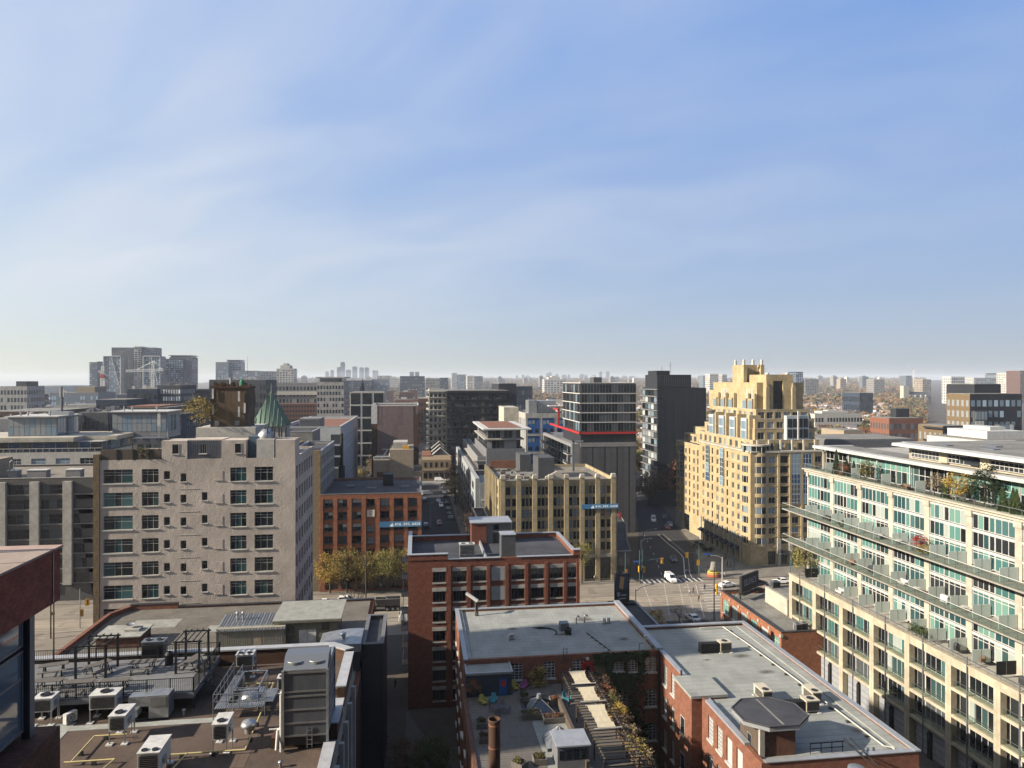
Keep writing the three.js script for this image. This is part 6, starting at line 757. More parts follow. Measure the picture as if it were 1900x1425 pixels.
{ // O: stepped yellow apartment tower
  const Y = MAT.yellow, t = thing('yellow_apartment_tower', 'stepped yellow stone apartment tower with a dark glass strip and pinnacled crown', 'building', [112, 0, -222]);
  const st = { cols: [0.5], ft: 0.07, rec: 0.2, frame: MAT.white, panes: [G.dark, G.dark2, G.grey, G.paleBlue] }, bal = G.black, bay = { cols: [0.5], rows: [0.5], ft: 0.1, rec: -0.25, frame: M([0.42, 0.48, 0.52], { roughness: 0.5 }), panes: [G.paleBlue, G.grey, G.blue] };
  const A = { x0: 96, x1: 119.6, z0: -199, z1: -232, y1: 33 }, fl = 2.95, S = [], E = [];
  for (let k = 0; k < 9; k++) { const y = 6.4 + k * fl; for (let i = 0; i < 8; i++) { const u = 2.2 + i * 3.75; if (k > 4 && (i === 1 || i === 4)) { S.push([u - 0.5, y - 0.3, 2.7, 2.9, { ...bay, rec: -0.35 }]); } else S.push([u, y, i % 3 === 2 ? 1.1 : 1.6, i % 3 === 2 ? 2.2 : 1.75, i % 3 === 2 ? bal : st]); }
    for (let i = 0; i < 5; i++) { const u = 5.6 + i * 3.6; if ((i === 2 || i === 3) && k > 3) E.push([u - 0.5, y - 0.3, 3.0, 2.9, { ...bay, cols: [0.33, 0.66], rec: -0.3 }]); else E.push([u, y, i % 4 === 1 ? 2.4 : 2.0, i % 4 === 1 ? 2.2 : 1.75, i % 4 === 1 ? bal : st]); } }
  for (let i = 0; i < 8; i++) S.push([1.6 + i * 3.9, 0.4, 2.2, 3.9, { cols: [0.5], rows: [0.7], ft: 0.1, frame: MAT.darkMetal, panes: [G.black, G.dark], rec: 0.35 }]); for (let i = 0; i < 5; i++) E.push([5.4 + i * 3.6, 0.4, 2.4, 3.9, { cols: [0.5], rows: [0.7], ft: 0.1, frame: MAT.darkMetal, panes: [G.black, G.dark], rec: 0.35 }]);
  block(t, { ...A, z0: -195 }, { E, S: S.map(([u, ...r]) => [u, ...r]) }, Y, null, { t: 0.4 });
  // rounded corner bay
  for (let k = 0; k < 10; k++) { const y = 5.4 + k * fl; const arc = (r, y0, y1, a0, a1, n) => { const g = new THREE.CylinderGeometry(r, r, y1 - y0, n, 1, true, a0, a1 - a0); g.translate(99.4, (y0 + y1) / 2, -198.4); return g.toNonIndexed(); }; pw(t, 'corner_band', arc(4.0, y, y + 1.05, -HP - 0.35, 0.35, 12), Y); for (let i = 0; i < 6; i++) pw(t, 'corner_window', arc(3.9, y + 1.05, y + fl, -HP - 0.35 + i * 0.378, -HP - 0.35 + (i + 1) * 0.378 - 0.05, 2), pick([G.dark, G.dark2, G.paleBlue, G.grey])); pw(t, 'corner_mullion', row(0, 7, 1).map(i => { const a = -HP - 0.35 + i * 0.378 - 0.025; return bar([99.4 + Math.sin(a) * 3.95, y + 1.05, -198.4 + Math.cos(a) * 3.95], [99.4 + Math.sin(a) * 3.95, y + fl, -198.4 + Math.cos(a) * 3.95], 0.07, 0.07, 4); }), MAT.offWhite); }
  pw(t, 'corner_cap', cyl(99.4, 34.9, 35.4, -198.4, 4.15, 4.15, 28), MAT.creamWhite);
  for (let k = 0; k < 10; k++) { pw(t, 'string_course', bx(A.x0 - 0.14, A.x0, 5.5 + k * fl, 5.75 + k * fl, A.z1, -202), Y); pw(t, 'string_course', bx(103, A.x1, 5.5 + k * fl, 5.75 + k * fl, -195, -194.86), Y); }
  for (let i = 0; i < 9; i++) { pw(t, 'base_pier', bx(A.x0 - 0.35, A.x0, 0, 8, A.z1 + 0.6 + i * 3.75, A.z1 + 1.6 + i * 3.75), MAT.paleConc); if (i < 5) pw(t, 'base_pier', bx(104.2 + i * 3.6, 105.2 + i * 3.6, 0, 8, -195, -194.6), MAT.paleConc); if (i < 5) pw(t, 'pier', bx(104.3 + i * 3.6, 105.0 + i * 3.6, 8, 33, -195, -194.7), Y); }
  for (let i = 0; i < 8; i++) pw(t, 'awning', prism([[0, 0], [0, 0.9], [-1.3, 0.1], [-1.3, 0]], 0, 2.6).translate(A.x0 - 0.36, 3.6, A.z1 + 1.5 + i * 3.75), MAT.black); for (let i = 0; i < 4; i++) pw(t, 'awning', prism([[0, 0], [0, 0.9], [1.4, 0.1], [1.4, 0]], 0, 2.4).rotateY(-HP).translate(107.6 + i * 3.6, 3.6, -194.6), MAT.black);
  pw(t, 'cornice', [bx(A.x0 - 0.4, A.x1, 33, 33.5, A.z1, -195.4), bx(A.x0, A.x1, 33.0, 33.45, -195.4, -194.6)], MAT.creamWhite);
  const tier = (x0, z0, z1, y0, y1, n, m) => { const b = { x0, x1: 118.4, z0, z1, y0, y1 }, w = { cols: [0.5], ft: 0.08, frame: MAT.white, panes: [G.paleBlue, G.grey, G.dark2, G.blind], rec: 0.15 }, h = Math.min(2.1, (y1 - y0) * 0.62); block(t, b, { S: grid(z0 - z1, n, 1, 1.9, h, y0 + 0.5, 3, w), E: grid(118.4 - x0, Math.min(m, 6), 1, 2.1, h, y0 + 0.5, 3, w) }, Y, MAT.paleConc, { par: 0.3, t: 0.35, cope: MAT.creamWhite }); };
  tier(97.6, -196.8, -238, 33.0, 36.4, 10, 9); tier(99.4, -199.2, -236, 36.0, 39.6, 9, 8); tier(99.6, -199.5, -232, 39.3, 42.4, 8, 8); tier(101.2, -202, -231, 42.0, 45.2, 7, 7);
  for (let i = 0; i < 6; i++) pw(t, 'terrace_pinnacle', bx(98.5 + i * 3.6, 99.0 + i * 3.6, 33.5, 36.6, -196.5, -195.9), MAT.creamWhite);
  for (const [z, y] of [[-204, 37.5], [-212, 37.5], [-220, 37.5], [-228, 37.5]]) { pw(t, 'bay_turret', bx(98.2, 101, 36, 42.6, z - 1.8, z + 1.8), M([0.5, 0.54, 0.56], { roughness: 0.5 })); for (let q = 0; q < 2; q++) for (let k = 0; k < 2; k++) pw(t, 'turret_window', bx(98.12, 98.2, 36.5 + k * 2.9, 38.9 + k * 2.9, z - 1.5 + q * 1.55, z - 0.1 + q * 1.55), G.paleBlue); pw(t, 'turret_fin', bx(98.4, 102, 36, 43.6, z + 2.6, z + 3.4), Y); }
  pw(t, 'bay_turret', bx(108.5, 115.5, 36.4, 43.6, -199, -197.4), M([0.42, 0.47, 0.5], { roughness: 0.5 })); for (let q = 0; q < 4; q++) for (let k = 0; k < 2; k++) pw(t, 'turret_window', bx(108.8 + q * 1.66, 110.2 + q * 1.66, 37 + k * 3.1, 39.6 + k * 3.1, -197.4, -197.32), G.dark2); pw(t, 'turret_mast', bx(111.8, 112.2, 33.5, 45, -197.3, -197), MAT.acWhite);
  // crown
  pw(t, 'crown_wall', [bx(103, 118, 44, 53.4, -237, -205)], Y); pw(t, 'crown_left', bx(104, 118, 44, 50.6, -243, -237.02), Y); pw(t, 'crown_mid', [bx(103.05, 104.2, 53.4, 59, -222, -214), bx(104.2, 110, 53.4, 59, -222, -216.5), bx(108.8, 110, 53.4, 59, -216.5, -214)], Y); pw(t, 'crown_tower', [bx(105, 107.2, 44, 55.8, -214, -203), bx(110.4, 113.6, 44, 55.8, -214, -203), bx(107.2, 110.4, 53.9, 55.8, -214, -203), bx(107.2, 110.4, 42, 53.9, -214, -204)], Y);
  const strip = faceFrame('E', { x0: 107.2, x1: 110.4, z0: -203.7, z1: -210 }); winAt(t, strip, 0.05, 42.2, 3.1, 11.6, { cols: [0.25, 0.5, 0.75], rows: row(0.083, 11, 0.083), ft: 0.07, rec: -0.05, frame: MAT.steel, panes: [G.dark] });
  for (const [x, w] of [[104.6, 1.1], [113.0, 1.2]]) pw(t, 'tower_buttress', [bx(x, x + w, 44, 52, -203, -202.3), bx(x + 0.2, x + w - 0.2, 52, 53.2, -203, -202.4)], MAT.yellow2);
  for (const z of [-208, -209.7, -211.4, -226, -228, -230]) pw(t, 'crown_louvre', [bx(102.93, 103, 46.6, 51, z - 0.55, z + 0.55), (() => { const g = new THREE.CylinderGeometry(0.55, 0.55, 0.07, 12, 1, false, 0, Math.PI); g.rotateZ(HP); g.rotateX(0); g.translate(102.965, 51, z); return g.toNonIndexed(); })()], MAT.creamWhite);
  for (const [x, z] of [[103.6, -221], [103.6, -215], [106.5, -214.6], [109.4, -214.6]]) pw(t, 'pinnacle', [cyl(x, 59, 60.3, z, 0.45, 0.42, 10), sph(x, 60.3, z, 0.45)], MAT.offWhite); for (const [x, z] of [[105.6, -203.6], [112, -203.6]]) pw(t, 'pinnacle', sph(x, 55.9, z, 0.6), MAT.offWhite);
  pw(t, 'roof_aerial', [...row(110.5, 4, 0.8).map(x => bar([x, 53, -220], [x, 58, -220], 0.06)), ...[56, 57, 57.8].map(y => bar([110, y, -220], [114, y, -220], 0.05))], MAT.steel);
  for (const [z, y] of [[-207, 45], [-211, 45], [-221, 45], [-227, 45], [-233, 45]]) pw(t, 'terrace_room', [bx(101.8, 103, 45, 48.4, z - 1.4, z + 1.2)], Y), pw(t, 'terrace_glass', bx(101.72, 101.8, 45.3, 47.8, z - 1.2, z + 1.0), G.paleBlue), pw(t, 'terrace_chimney', bx(102, 102.6, 45, 50, z + 1.8, z + 2.4), MAT.yellow2);
}
{ // farther wing of the same colour
  const b = { x0: 96.6, x1: 130, z0: -233, z1: -256, y1: 31.6 }, t = rootAt('stone_apartment_wing', 'shaded yellow stone apartment wing with an arched gateway beside the black tower', 'building', b), S = []; for (let k = 0; k < 8; k++) for (let i = 0; i < 6; i++) { if (i === 1 && k > 3) S.push([1.4 + i * 3.75 - 0.4, 7 + k * 2.95, 2.6, 2.7, { cols: [0.5], rows: [0.5], ft: 0.1, rec: -0.3, frame: M([0.4, 0.45, 0.5]), panes: [G.blue, G.grey] }]); else S.push([1.4 + i * 3.75, 7.2 + k * 2.95, i % 2 ? 1.1 : 1.6, i % 2 ? 2.1 : 1.75, i % 2 ? G.black : { cols: [0.5], ft: 0.07, frame: MAT.white, panes: [G.dark, G.grey] }]); }
  S.push([8, 0.2, 5, 5.8, G.black]); block(t, b, { S }, MAT.yellow, MAT.paleConc, { cope: MAT.creamWhite }); for (let k = 0; k < 9; k++) pw(t, 'string_course', bx(b.x0 - 0.5, b.x0, 6.2 + k * 2.95, 6.5 + k * 2.95, b.z1, b.z1 + 1.8), MAT.yellow2); pw(t, 'set_back_storeys', [bx(99, 130, 31.6, 34.6, -254, -233), bx(101, 130, 34.6, 37.2, -250, -233)], MAT.yellow); for (let i = 0; i < 5; i++) pw(t, 'set_back_window', bx(98.93, 99, 32.2, 34, -252.6 + i * 4, -250.4 + i * 4), G.grey); pw(t, 'base_band', bx(b.x0 - 0.3, b.x0, 0, 6, b.z1, b.z1 + 7.6), MAT.paleConc);
}
{ // low dark shop with blue mural wall
  const t = thing('low_tar_roof_shop', 'low shop with a dark tar roof between the stone block and curving road', 'building', [58, 0, -205]); pw(t, 'wall', poly([[54.2, -188.5], [58.2, -188.5], [60.6, -200], [67, -222], [69.5, -236], [56, -236], [54.2, -228]], 0, 7.2), MAT.greyDark); pw(t, 'roof', poly([[54.5, -188.9], [57.9, -188.9], [60.3, -200], [66.6, -222], [69, -235.6], [56.2, -235.6], [54.5, -228]], 7.2, 0.15), MAT.tar); pw(t, 'coping', [bar([58.2, 7.4, -188.5], [60.6, 7.4, -200], 0.22, 0.22, 4), bar([60.6, 7.4, -200], [67, 7.4, -222], 0.22, 0.22, 4), bar([67, 7.4, -222], [69.5, 7.4, -236], 0.22, 0.22, 4), bar([54.2, 7.4, -188.5], [58.2, 7.4, -188.5], 0.22, 0.22, 4)], MAT.concrete); for (let i = 0; i < 2; i++) pw(t, 'shop_window', bx(54.6 + i * 1.8, 56.2 + i * 1.8, 3.4, 6, -188.5, -188.42), G.grey); pw(t, 'pale_rear_wall', bx(56, 69.5, 7, 8.2, -236.4, -236), MAT.paleConc);
  const m = thing('blue_mural', 'tall bright blue painted mural on the side of the stone block', 'mural', [54.1, 14.6, -197]); add(m, 'panel', bx(0, 0.16, -6.4, 3.9, -8, 3), MAT.bluePanel.clone()); add(m, 'print', panelPlane(10.6, 10).rotateY(HP).translate(0.175, -1.2, -2.5), printed(textTex(256, 256, (g, w, h) => { g.fillStyle = '#2f6fc4'; g.fillRect(0, 0, w, h); g.fillStyle = '#5f9be0'; g.fillRect(40, 120, 60, 80); g.fillStyle = '#173f7a'; g.fillRect(130, 20, 50, 150); g.fillStyle = '#c9d9ea'; g.fillRect(60, 205, 120, 18); })));
  const r = thing('red_roof_sign', 'small red sign with worn pale marks on the dark shop roof', 'sign', [67.3, 7.4, -233]); add(r, 'board', bx(-1.4, 1.4, 0.3, 1.9, -0.12, 0.12), MAT.redPaint); for (const x of [-0.75, -0.15, 0.45]) add(r, 'pale_mark', [bx(x, x + 0.14, 0.6, 1.6, 0.12, 0.15), bx(x + 0.14, x + 0.42, 1.42, 1.6, 0.12, 0.15), bx(x + 0.3, x + 0.42, 0.7, 1.42, 0.12, 0.15)], MAT.pinkStone); add(r, 'leg', bx(-1.2, -1.05, 0, 0.3, -0.1, 0.1), MAT.darkMetal); add(r, 'leg', bx(1.05, 1.2, 0, 0.3, -0.1, 0.1), MAT.darkMetal);
}
{ // copper spire house
  const b = { x0: -60, x1: -32.5, z0: -188, z1: -214, y1: 36.5 }, t = rootAt('copper_spire_building', 'stone building topped by a green copper pyramid spire', 'building', b); block(t, b, {}, MAT.buff, MAT.tar, {}); const g = new THREE.ConeGeometry(6.3, 9.2, 4, 1); g.rotateY(Math.PI / 4); g.translate(-38.2, 46.6, -196.5); pw(t, 'spire', g.toNonIndexed(), MAT.copper); pw(t, 'spire_base', bx(-42.3, -34.1, 30, 42, -200.5, -192.5), MAT.paleConc); pw(t, 'finial', bar([-38.2, 50.6, -196.5], [-38.2, 53.4, -196.5], 0.22, 0.06), MAT.copper); for (let q = 0; q < 4; q++) for (let i = -3; i <= 3; i++) { const a = i / 4 * 4.45, k = Math.abs(a), P = r => [[a, r], [r, a], [a, -r], [-r, a]][q], A = P(4.47), B = P(k + 0.02); pw(t, 'seam', bar([-38.2 + A[0], 42.05, -196.5 + A[1]], [-38.2 + B[0], 42 + 9.2 * (1 - k / 4.45), -196.5 + B[1]], 0.09, 0.09, 4), MAT.copper); }
}
{ const b = { x0: -43, x1: -32, z0: -228, z1: -246, y1: 38 }, t = rootAt('plain_grey_block', 'plain grey roof block beyond the copper spire', 'building', b); block(t, b, { E: grid(11, 3, 8, 2, 2.2, 4, 4, G.dark2) }, MAT.concrete, MAT.tar, { cope: MAT.coping }); }

// ---------- farther blocks ----------
const FARB = [
['pale_frame_block','pale framed block near the lakeside stadium',-479.8,-450.8,-900,-940,47.1,'paleConc','dark2',8,5,'box'],
['teal_glass_block','low teal glass block with a stone rooftop house',-339.6,-298.4,-720,-760,42.3,'steel','paleBlue',18,7,'boxc'],
['lakeside_tower','pale blue slim tower beside the tower crane',-616.3,-601.9,-1450,-1480,88.9,'steel','paleBlue',3,22,'slab'],
['lakeside_tower','dark blue slim tower behind the striped white tower',-623.7,-609.7,-1500,-1530,91.2,'navy','blue',3,22],
['lakeside_tower','grey glass tower with a bent white frame line',-570.9,-541.1,-1400,-1435,98.8,'grey','paleBlue',7,26,'frame'],
['lakeside_tower','tallest dark grey tower in the lakeside group',-588.8,-549.2,-1480,-1520,118.3,'greyDark','grey',8,30],
['lakeside_tower','narrow tower with bright white balcony stripes',-525,-512.6,-1420,-1455,117.9,'white','dark2',2,30,'slab'],
['lakeside_tower','broad grey glass tower joined to the white striped tower',-514.1,-489.1,-1424,-1459,116.1,'grey','blue',6,30],
['lakeside_tower','dark tower outlined with a white crossed frame',-494.4,-465.5,-1380,-1410,98.4,'greyDark','paleBlue',7,26,'frame'],
['lakeside_tower','dark blue gridded tower right of the crane',-505,-462.1,-1500,-1540,97.1,'navy','paleBlue',9,22],
['lakeside_tower','wide dark tower with a rounded crown slab',-490,-446.9,-1504,-1544,100.5,'greyDark','blue',9,22,'crown'],
['navy_block','plain navy block beside the rough dark flats',-196,-177.9,-470,-500,42,'navy','dark',8,6],
['navy_block','tall plain navy block with white roof clutter',-189.2,-170.4,-500,-530,48.3,'navy','dark',6,8,'clut'],
['checkered_flats','dark flats with white checkered balconies',-172.1,-157.3,-505,-540,50.7,'greyDark','white',9,10,'clut'],
['red_deck_office','glass office with a red roof deck and white frame',-128.2,-111.2,-340,-370,41.6,'greyDark','dark',5,6,'red'],
['blue_glass_office','blue glass office wing beside the red roof deck',-111.9,-104,-342,-372,38.8,'navy','blue',5,5],
['flat_stone_store','flat stone store with a deep roof edge',-165.8,-153.6,-350,-390,37.7,'tan','dark2',7,5],
['rough_dark_flats','rough dark flats behind the glass block penthouse',-156.3,-143.3,-356,-396,38.9,'greyDark','dark',10,5,'clut'],
['long_brick_shed','long brown brick shed beyond the cell mast',-265.1,-227.3,-480,-540,34.5,'rust','dark',12,3],
['pale_roof_shed','low shed with a pale metal roof beyond the white office',-209.9,-183,-380,-420,34.9,'midGrey','grey',12,3,'clut'],
['low_glass_hall','long low glass hall below the teal glass block',-262.3,-232.1,-560,-590,35.8,'paleConc','paleBlue',12,4],
['dark_grid_flats','dark gridded flats left of the rusty tank',-170.6,-149.4,-560,-600,47.5,'navy','grey',11,9,'slab'],
['long_dark_block','long dark block rising behind the rusty tank',-148.6,-108.7,-540,-580,54.4,'greyDark','dark2',16,8,'clut'],
['twin_glass_tower','shorter of two joined blue glass towers',-466.9,-437.8,-1750,-1790,97.1,'steel','paleBlue',5,20],
['twin_glass_tower','taller of two joined blue glass towers',-447.8,-414.5,-1770,-1810,99,'steel','blue',5,20,'crown'],
['glass_slab','low blue glass slab under the joined towers',-403.6,-350.6,-1650,-1690,75.6,'steel','paleBlue',8,14],
['glass_slab','grey glass slab beside the cream tower',-348.5,-308,-1640,-1680,74.4,'steel','grey',7,14],
['cream_tower','cream stone tower with stepped top',-281.7,-247.7,-1500,-1540,78.2,'offWhite','grey',6,16,'step'],
['red_grey_midrise','grey topped midrise with a dark red brick base',-133.3,-86,-640,-680,51.7,'midGrey','dark2',16,9,'redbase'],
['white_grid_flats','white gridded flats with a glass corner',-80.7,-59,-600,-645,52.7,'paleConc','dark2',9,10,'crown'],
['blue_grey_slab','blue-grey slab block in the far middle distance',-145.4,-90.8,-1500,-1560,54,'navy','grey',9,10],
['white_grid_office','dark glass office framed by a white grid',-38.9,-18.8,-430,-460,47,'offWhite','black',3,3,'grid'],
['blue_grey_slab','pale slab block beside the blue-grey slab',-93.8,-59.7,-1550,-1610,56.3,'steel','paleBlue',6,10],
['far_slab','pale far slab over the tree line',-138.3,-96.2,-2600,-2660,71.5,'paleConc','grey',5,14],
['far_slab','dark far slab with a flat top',-37.8,20.3,-1700,-1760,64.2,'navy','grey',10,8],
['far_slab','brown-grey far slab above the white balconies',25.5,61.1,-1900,-1960,59.7,'concrete','grey',6,8],
['far_slab','small dark far slab above the black condo',59.2,80.8,-1800,-1860,60.8,'navy','grey',5,8],
['far_twin','left one of two round-topped far towers',-32.1,-10.7,-3600,-3660,97.2,'steel','grey',3,14],
['far_twin','right one of two round-topped far towers',-5.4,16.1,-3600,-3660,97.3,'steel','grey',3,14],
['far_tower','slim pale far tower left of a paired block',128.5,148.2,-2600,-2650,81.5,'paleConc','paleBlue',3,14],
['far_tower','paler paired far block',150.1,183.6,-2600,-2660,75.7,'steel','paleBlue',4,12],
['far_tower','white far block beside a darker one',171.3,195,-2400,-2460,70.4,'offWhite','grey',4,12],
['far_tower','darker far block beside a white one',190.9,219.5,-2350,-2410,68.3,'grey','grey',4,12],
['white_balcony_flats','white flats with stacked balconies beside the black condo',7.9,18.4,-440,-480,48.4,'offWhite','dark',4,12,'slab'],
['black_condo','wide black condo with rows of dark balconies',17.7,54.4,-415,-460,48,'black','dark',22,11,'slab'],
['black_condo_plant','black plant tower rising over the black condo',50.9,62.1,-440,-480,52,'charcoal','dark',3,2],
['navy_flats','navy flats right of the black condo',79,92,-560,-600,49.3,'navy','grey',6,8],
['far_brick_block','brown brick block behind the plum tower',1.8,10.6,-620,-670,38.2,'darkBrick','dark',4,6],
['pale_slab_flats','pair of pale slab flats above the trees',399.1,468.1,-2200,-2240,57.4,'offWhite','grey',7,8,'step'],
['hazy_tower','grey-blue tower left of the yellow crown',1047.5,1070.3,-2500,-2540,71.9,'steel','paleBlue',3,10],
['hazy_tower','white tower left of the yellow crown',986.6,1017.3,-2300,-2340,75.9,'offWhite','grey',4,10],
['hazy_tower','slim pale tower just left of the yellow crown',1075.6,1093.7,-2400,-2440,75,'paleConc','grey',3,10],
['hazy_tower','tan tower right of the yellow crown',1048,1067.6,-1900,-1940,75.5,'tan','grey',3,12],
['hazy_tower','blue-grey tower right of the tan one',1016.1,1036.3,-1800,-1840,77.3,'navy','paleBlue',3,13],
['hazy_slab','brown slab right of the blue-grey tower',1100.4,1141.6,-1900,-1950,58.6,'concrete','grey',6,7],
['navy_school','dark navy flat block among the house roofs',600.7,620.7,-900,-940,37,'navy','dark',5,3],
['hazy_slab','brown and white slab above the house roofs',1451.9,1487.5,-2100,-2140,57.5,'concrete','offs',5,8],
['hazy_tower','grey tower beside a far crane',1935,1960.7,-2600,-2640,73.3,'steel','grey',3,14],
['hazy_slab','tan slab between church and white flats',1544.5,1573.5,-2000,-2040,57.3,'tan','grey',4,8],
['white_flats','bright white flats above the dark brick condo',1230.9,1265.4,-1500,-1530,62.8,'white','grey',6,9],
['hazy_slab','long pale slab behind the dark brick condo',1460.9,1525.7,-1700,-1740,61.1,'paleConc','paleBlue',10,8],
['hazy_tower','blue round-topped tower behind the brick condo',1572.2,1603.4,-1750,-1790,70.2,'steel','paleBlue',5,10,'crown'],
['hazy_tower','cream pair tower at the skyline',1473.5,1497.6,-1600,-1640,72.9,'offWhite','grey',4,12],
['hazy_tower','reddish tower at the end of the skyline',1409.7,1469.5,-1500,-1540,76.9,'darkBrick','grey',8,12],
['brick_condo','black brick condo with projecting glazed boxes',278,307.3,-326,-342,47.1,'charcoal','paleBlue',9,8,'boxes'],
['condo_plant_room','dark plant room on the black brick condo',292.5,308,-340,-360,52,'charcoal','dark',2,1],
['low_brick_condo','low black brick condo with white balconies',240.4,252.5,-298,-314.3,32.9,'charcoal','paleBlue',5,5,'slab'],
['grey_row_flats','grey row of flats with dark balcony slots',151.7,186.1,-245,-270,31.9,'grey','dark',18,4],
['white_box_flats','white box flats beyond the glass roof',153.5,175.6,-175,-197,37.4,'white','dark',12,5,'step'],
['white_town_houses','row of white town houses among brown trees',368.7,416.6,-620,-640,22.7,'offWhite','dark',16,3,'step'],
['tan_gable_block','tan block with a blank end wall',211.8,222.3,-330,-350,28.9,'tan','dark',3,3],
['salmon_brick_school','salmon brick building with a dark rooftop box',308,332.1,-430,-450,29.1,'oldBrick','grey',8,4,'box'],
];
const farMat = {}; // hazy blocks share a few wall materials
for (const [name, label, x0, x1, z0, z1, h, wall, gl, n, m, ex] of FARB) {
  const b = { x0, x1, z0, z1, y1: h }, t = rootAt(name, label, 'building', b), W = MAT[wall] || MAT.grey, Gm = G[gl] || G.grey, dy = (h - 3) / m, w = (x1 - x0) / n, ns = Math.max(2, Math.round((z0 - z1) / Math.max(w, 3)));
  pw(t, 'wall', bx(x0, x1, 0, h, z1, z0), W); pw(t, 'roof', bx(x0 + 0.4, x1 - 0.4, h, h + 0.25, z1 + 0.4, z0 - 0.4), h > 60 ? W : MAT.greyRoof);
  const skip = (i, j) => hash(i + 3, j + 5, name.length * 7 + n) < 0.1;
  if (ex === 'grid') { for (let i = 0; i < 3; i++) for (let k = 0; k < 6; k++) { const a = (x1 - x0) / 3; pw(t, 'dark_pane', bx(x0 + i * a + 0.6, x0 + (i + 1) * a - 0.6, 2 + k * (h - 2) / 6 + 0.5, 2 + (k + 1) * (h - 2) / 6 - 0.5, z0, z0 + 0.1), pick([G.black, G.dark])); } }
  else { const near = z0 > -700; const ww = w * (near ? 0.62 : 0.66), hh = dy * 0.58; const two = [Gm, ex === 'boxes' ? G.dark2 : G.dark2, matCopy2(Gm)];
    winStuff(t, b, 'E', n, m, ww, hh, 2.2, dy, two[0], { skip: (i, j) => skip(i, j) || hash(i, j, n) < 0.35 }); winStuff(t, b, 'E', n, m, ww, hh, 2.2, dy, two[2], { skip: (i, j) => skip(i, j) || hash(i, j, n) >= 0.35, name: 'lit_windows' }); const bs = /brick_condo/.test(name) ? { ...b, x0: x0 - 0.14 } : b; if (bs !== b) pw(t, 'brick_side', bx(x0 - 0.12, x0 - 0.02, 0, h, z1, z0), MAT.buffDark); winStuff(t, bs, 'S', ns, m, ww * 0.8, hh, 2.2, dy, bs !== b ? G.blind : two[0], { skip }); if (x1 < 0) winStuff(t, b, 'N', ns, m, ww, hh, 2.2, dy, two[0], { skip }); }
  if (ex === 'slab') { const out = z0 < -1000 ? 1.2 : 1.4; for (let k = 0; k <= m; k++) pw(t, 'balcony_slab', bx(x0 - out, x1 + 0.3, 1.7 + k * dy, 1.7 + k * dy + dy * 0.12, z0 - (z0 - z1) * 0.7, z0 + out), W); if (name === 'black_condo') for (let k = 0; k < m; k++) for (let i = 0; i < 16; i++) if (hash(i, k, 9) < 0.75) pw(t, 'balcony_glass', bx(x0 + i * 2.45, x0 + i * 2.45 + 2.3, 2.1 + k * dy, 3.2 + k * dy, z0 + out - 0.1, z0 + out), pick([G.dark, G.grey, G.black])); }
  if (ex === 'frame') { const e = 0.8; pw(t, 'white_frame', [bar([x0, 0, z0 + 0.6], [x0, h, z0 + 0.6], e, e, 4), bar([x0, h, z0 + 0.6], [x1, h, z0 + 0.6], e, e, 4), bar([x0 + (x1 - x0) * 0.45, h, z0 + 0.6], [x0 + (x1 - x0) * 0.95, 40, z0 + 0.6], e * 0.6, e * 0.6, 4), bar([x1, h, z0 + 0.6], [x1, 0, z0 + 0.6], e * 0.7, e * 0.7, 4)], MAT.white); }
  if (ex === 'crown') { pw(t, 'crown_slab', bx(x0 - 1, x1 + 1, h + 3.2, h + 4.2, z1 - 1, z0 + 1), W); pw(t, 'crown_core', bx(x0 + 2, x1 - 2, h, h + 3.2, z1 + 2, z0 - 2), G.grey); }
  if (ex === 'step') { pw(t, 'step_block', bx(x0 + (x1 - x0) * 0.2, x1 - (x1 - x0) * 0.25, h, h + (h > 40 ? 7 : 2.4), z1 + 3, z0 - 4), W); pw(t, 'step_top', bx(x0 + (x1 - x0) * 0.36, x1 - (x1 - x0) * 0.42, h + (h > 40 ? 7 : 2.4), h + (h > 40 ? 11 : 3.4), z1 + 5, z0 - 7), W); }
  if (ex === 'box' || ex === 'boxc') pw(t, 'roof_house', bx(x0 + (x1 - x0) * 0.45, x1 - (x1 - x0) * 0.15, h, h + 6, z1 + 6, z0 - 8), ex === 'boxc' ? MAT.tan : MAT.charcoal);
  if (ex === 'red') { pw(t, 'red_deck', bx(x0 - 1, x1 - 4, h + 0.3, h + 0.8, z1, z0 - 1), MAT.redRoof); pw(t, 'white_frame', [bx(x0 - 0.2, x1 + 0.4, h - 4.9, h - 4.2, z0, z0 + 0.5), ...row(x0, 4, (x1 - x0) / 3).map(x => bx(x - 0.3, x + 0.3, h - 14, h - 4.2, z0, z0 + 0.45))], MAT.offWhite); }
  if (ex === 'redbase') { pw(t, 'brick_base', bx(x0 - 6, x1 + 10, 0, h * 0.66, z0 - 20, z0 + 12), MAT.darkBrick); winStuff(t, { x0: x0 - 6, x1: x1 + 10, z0: z0 + 12, z1: z0 - 20 }, 'E', 26, 8, 1.6, 1.7, 3, 4, G.dark2, { name: 'base_windows' }); pw(t, 'white_band', bx(x0, x1 + 6, h * 0.8, h * 0.86, z0, z0 + 1), MAT.offWhite); }
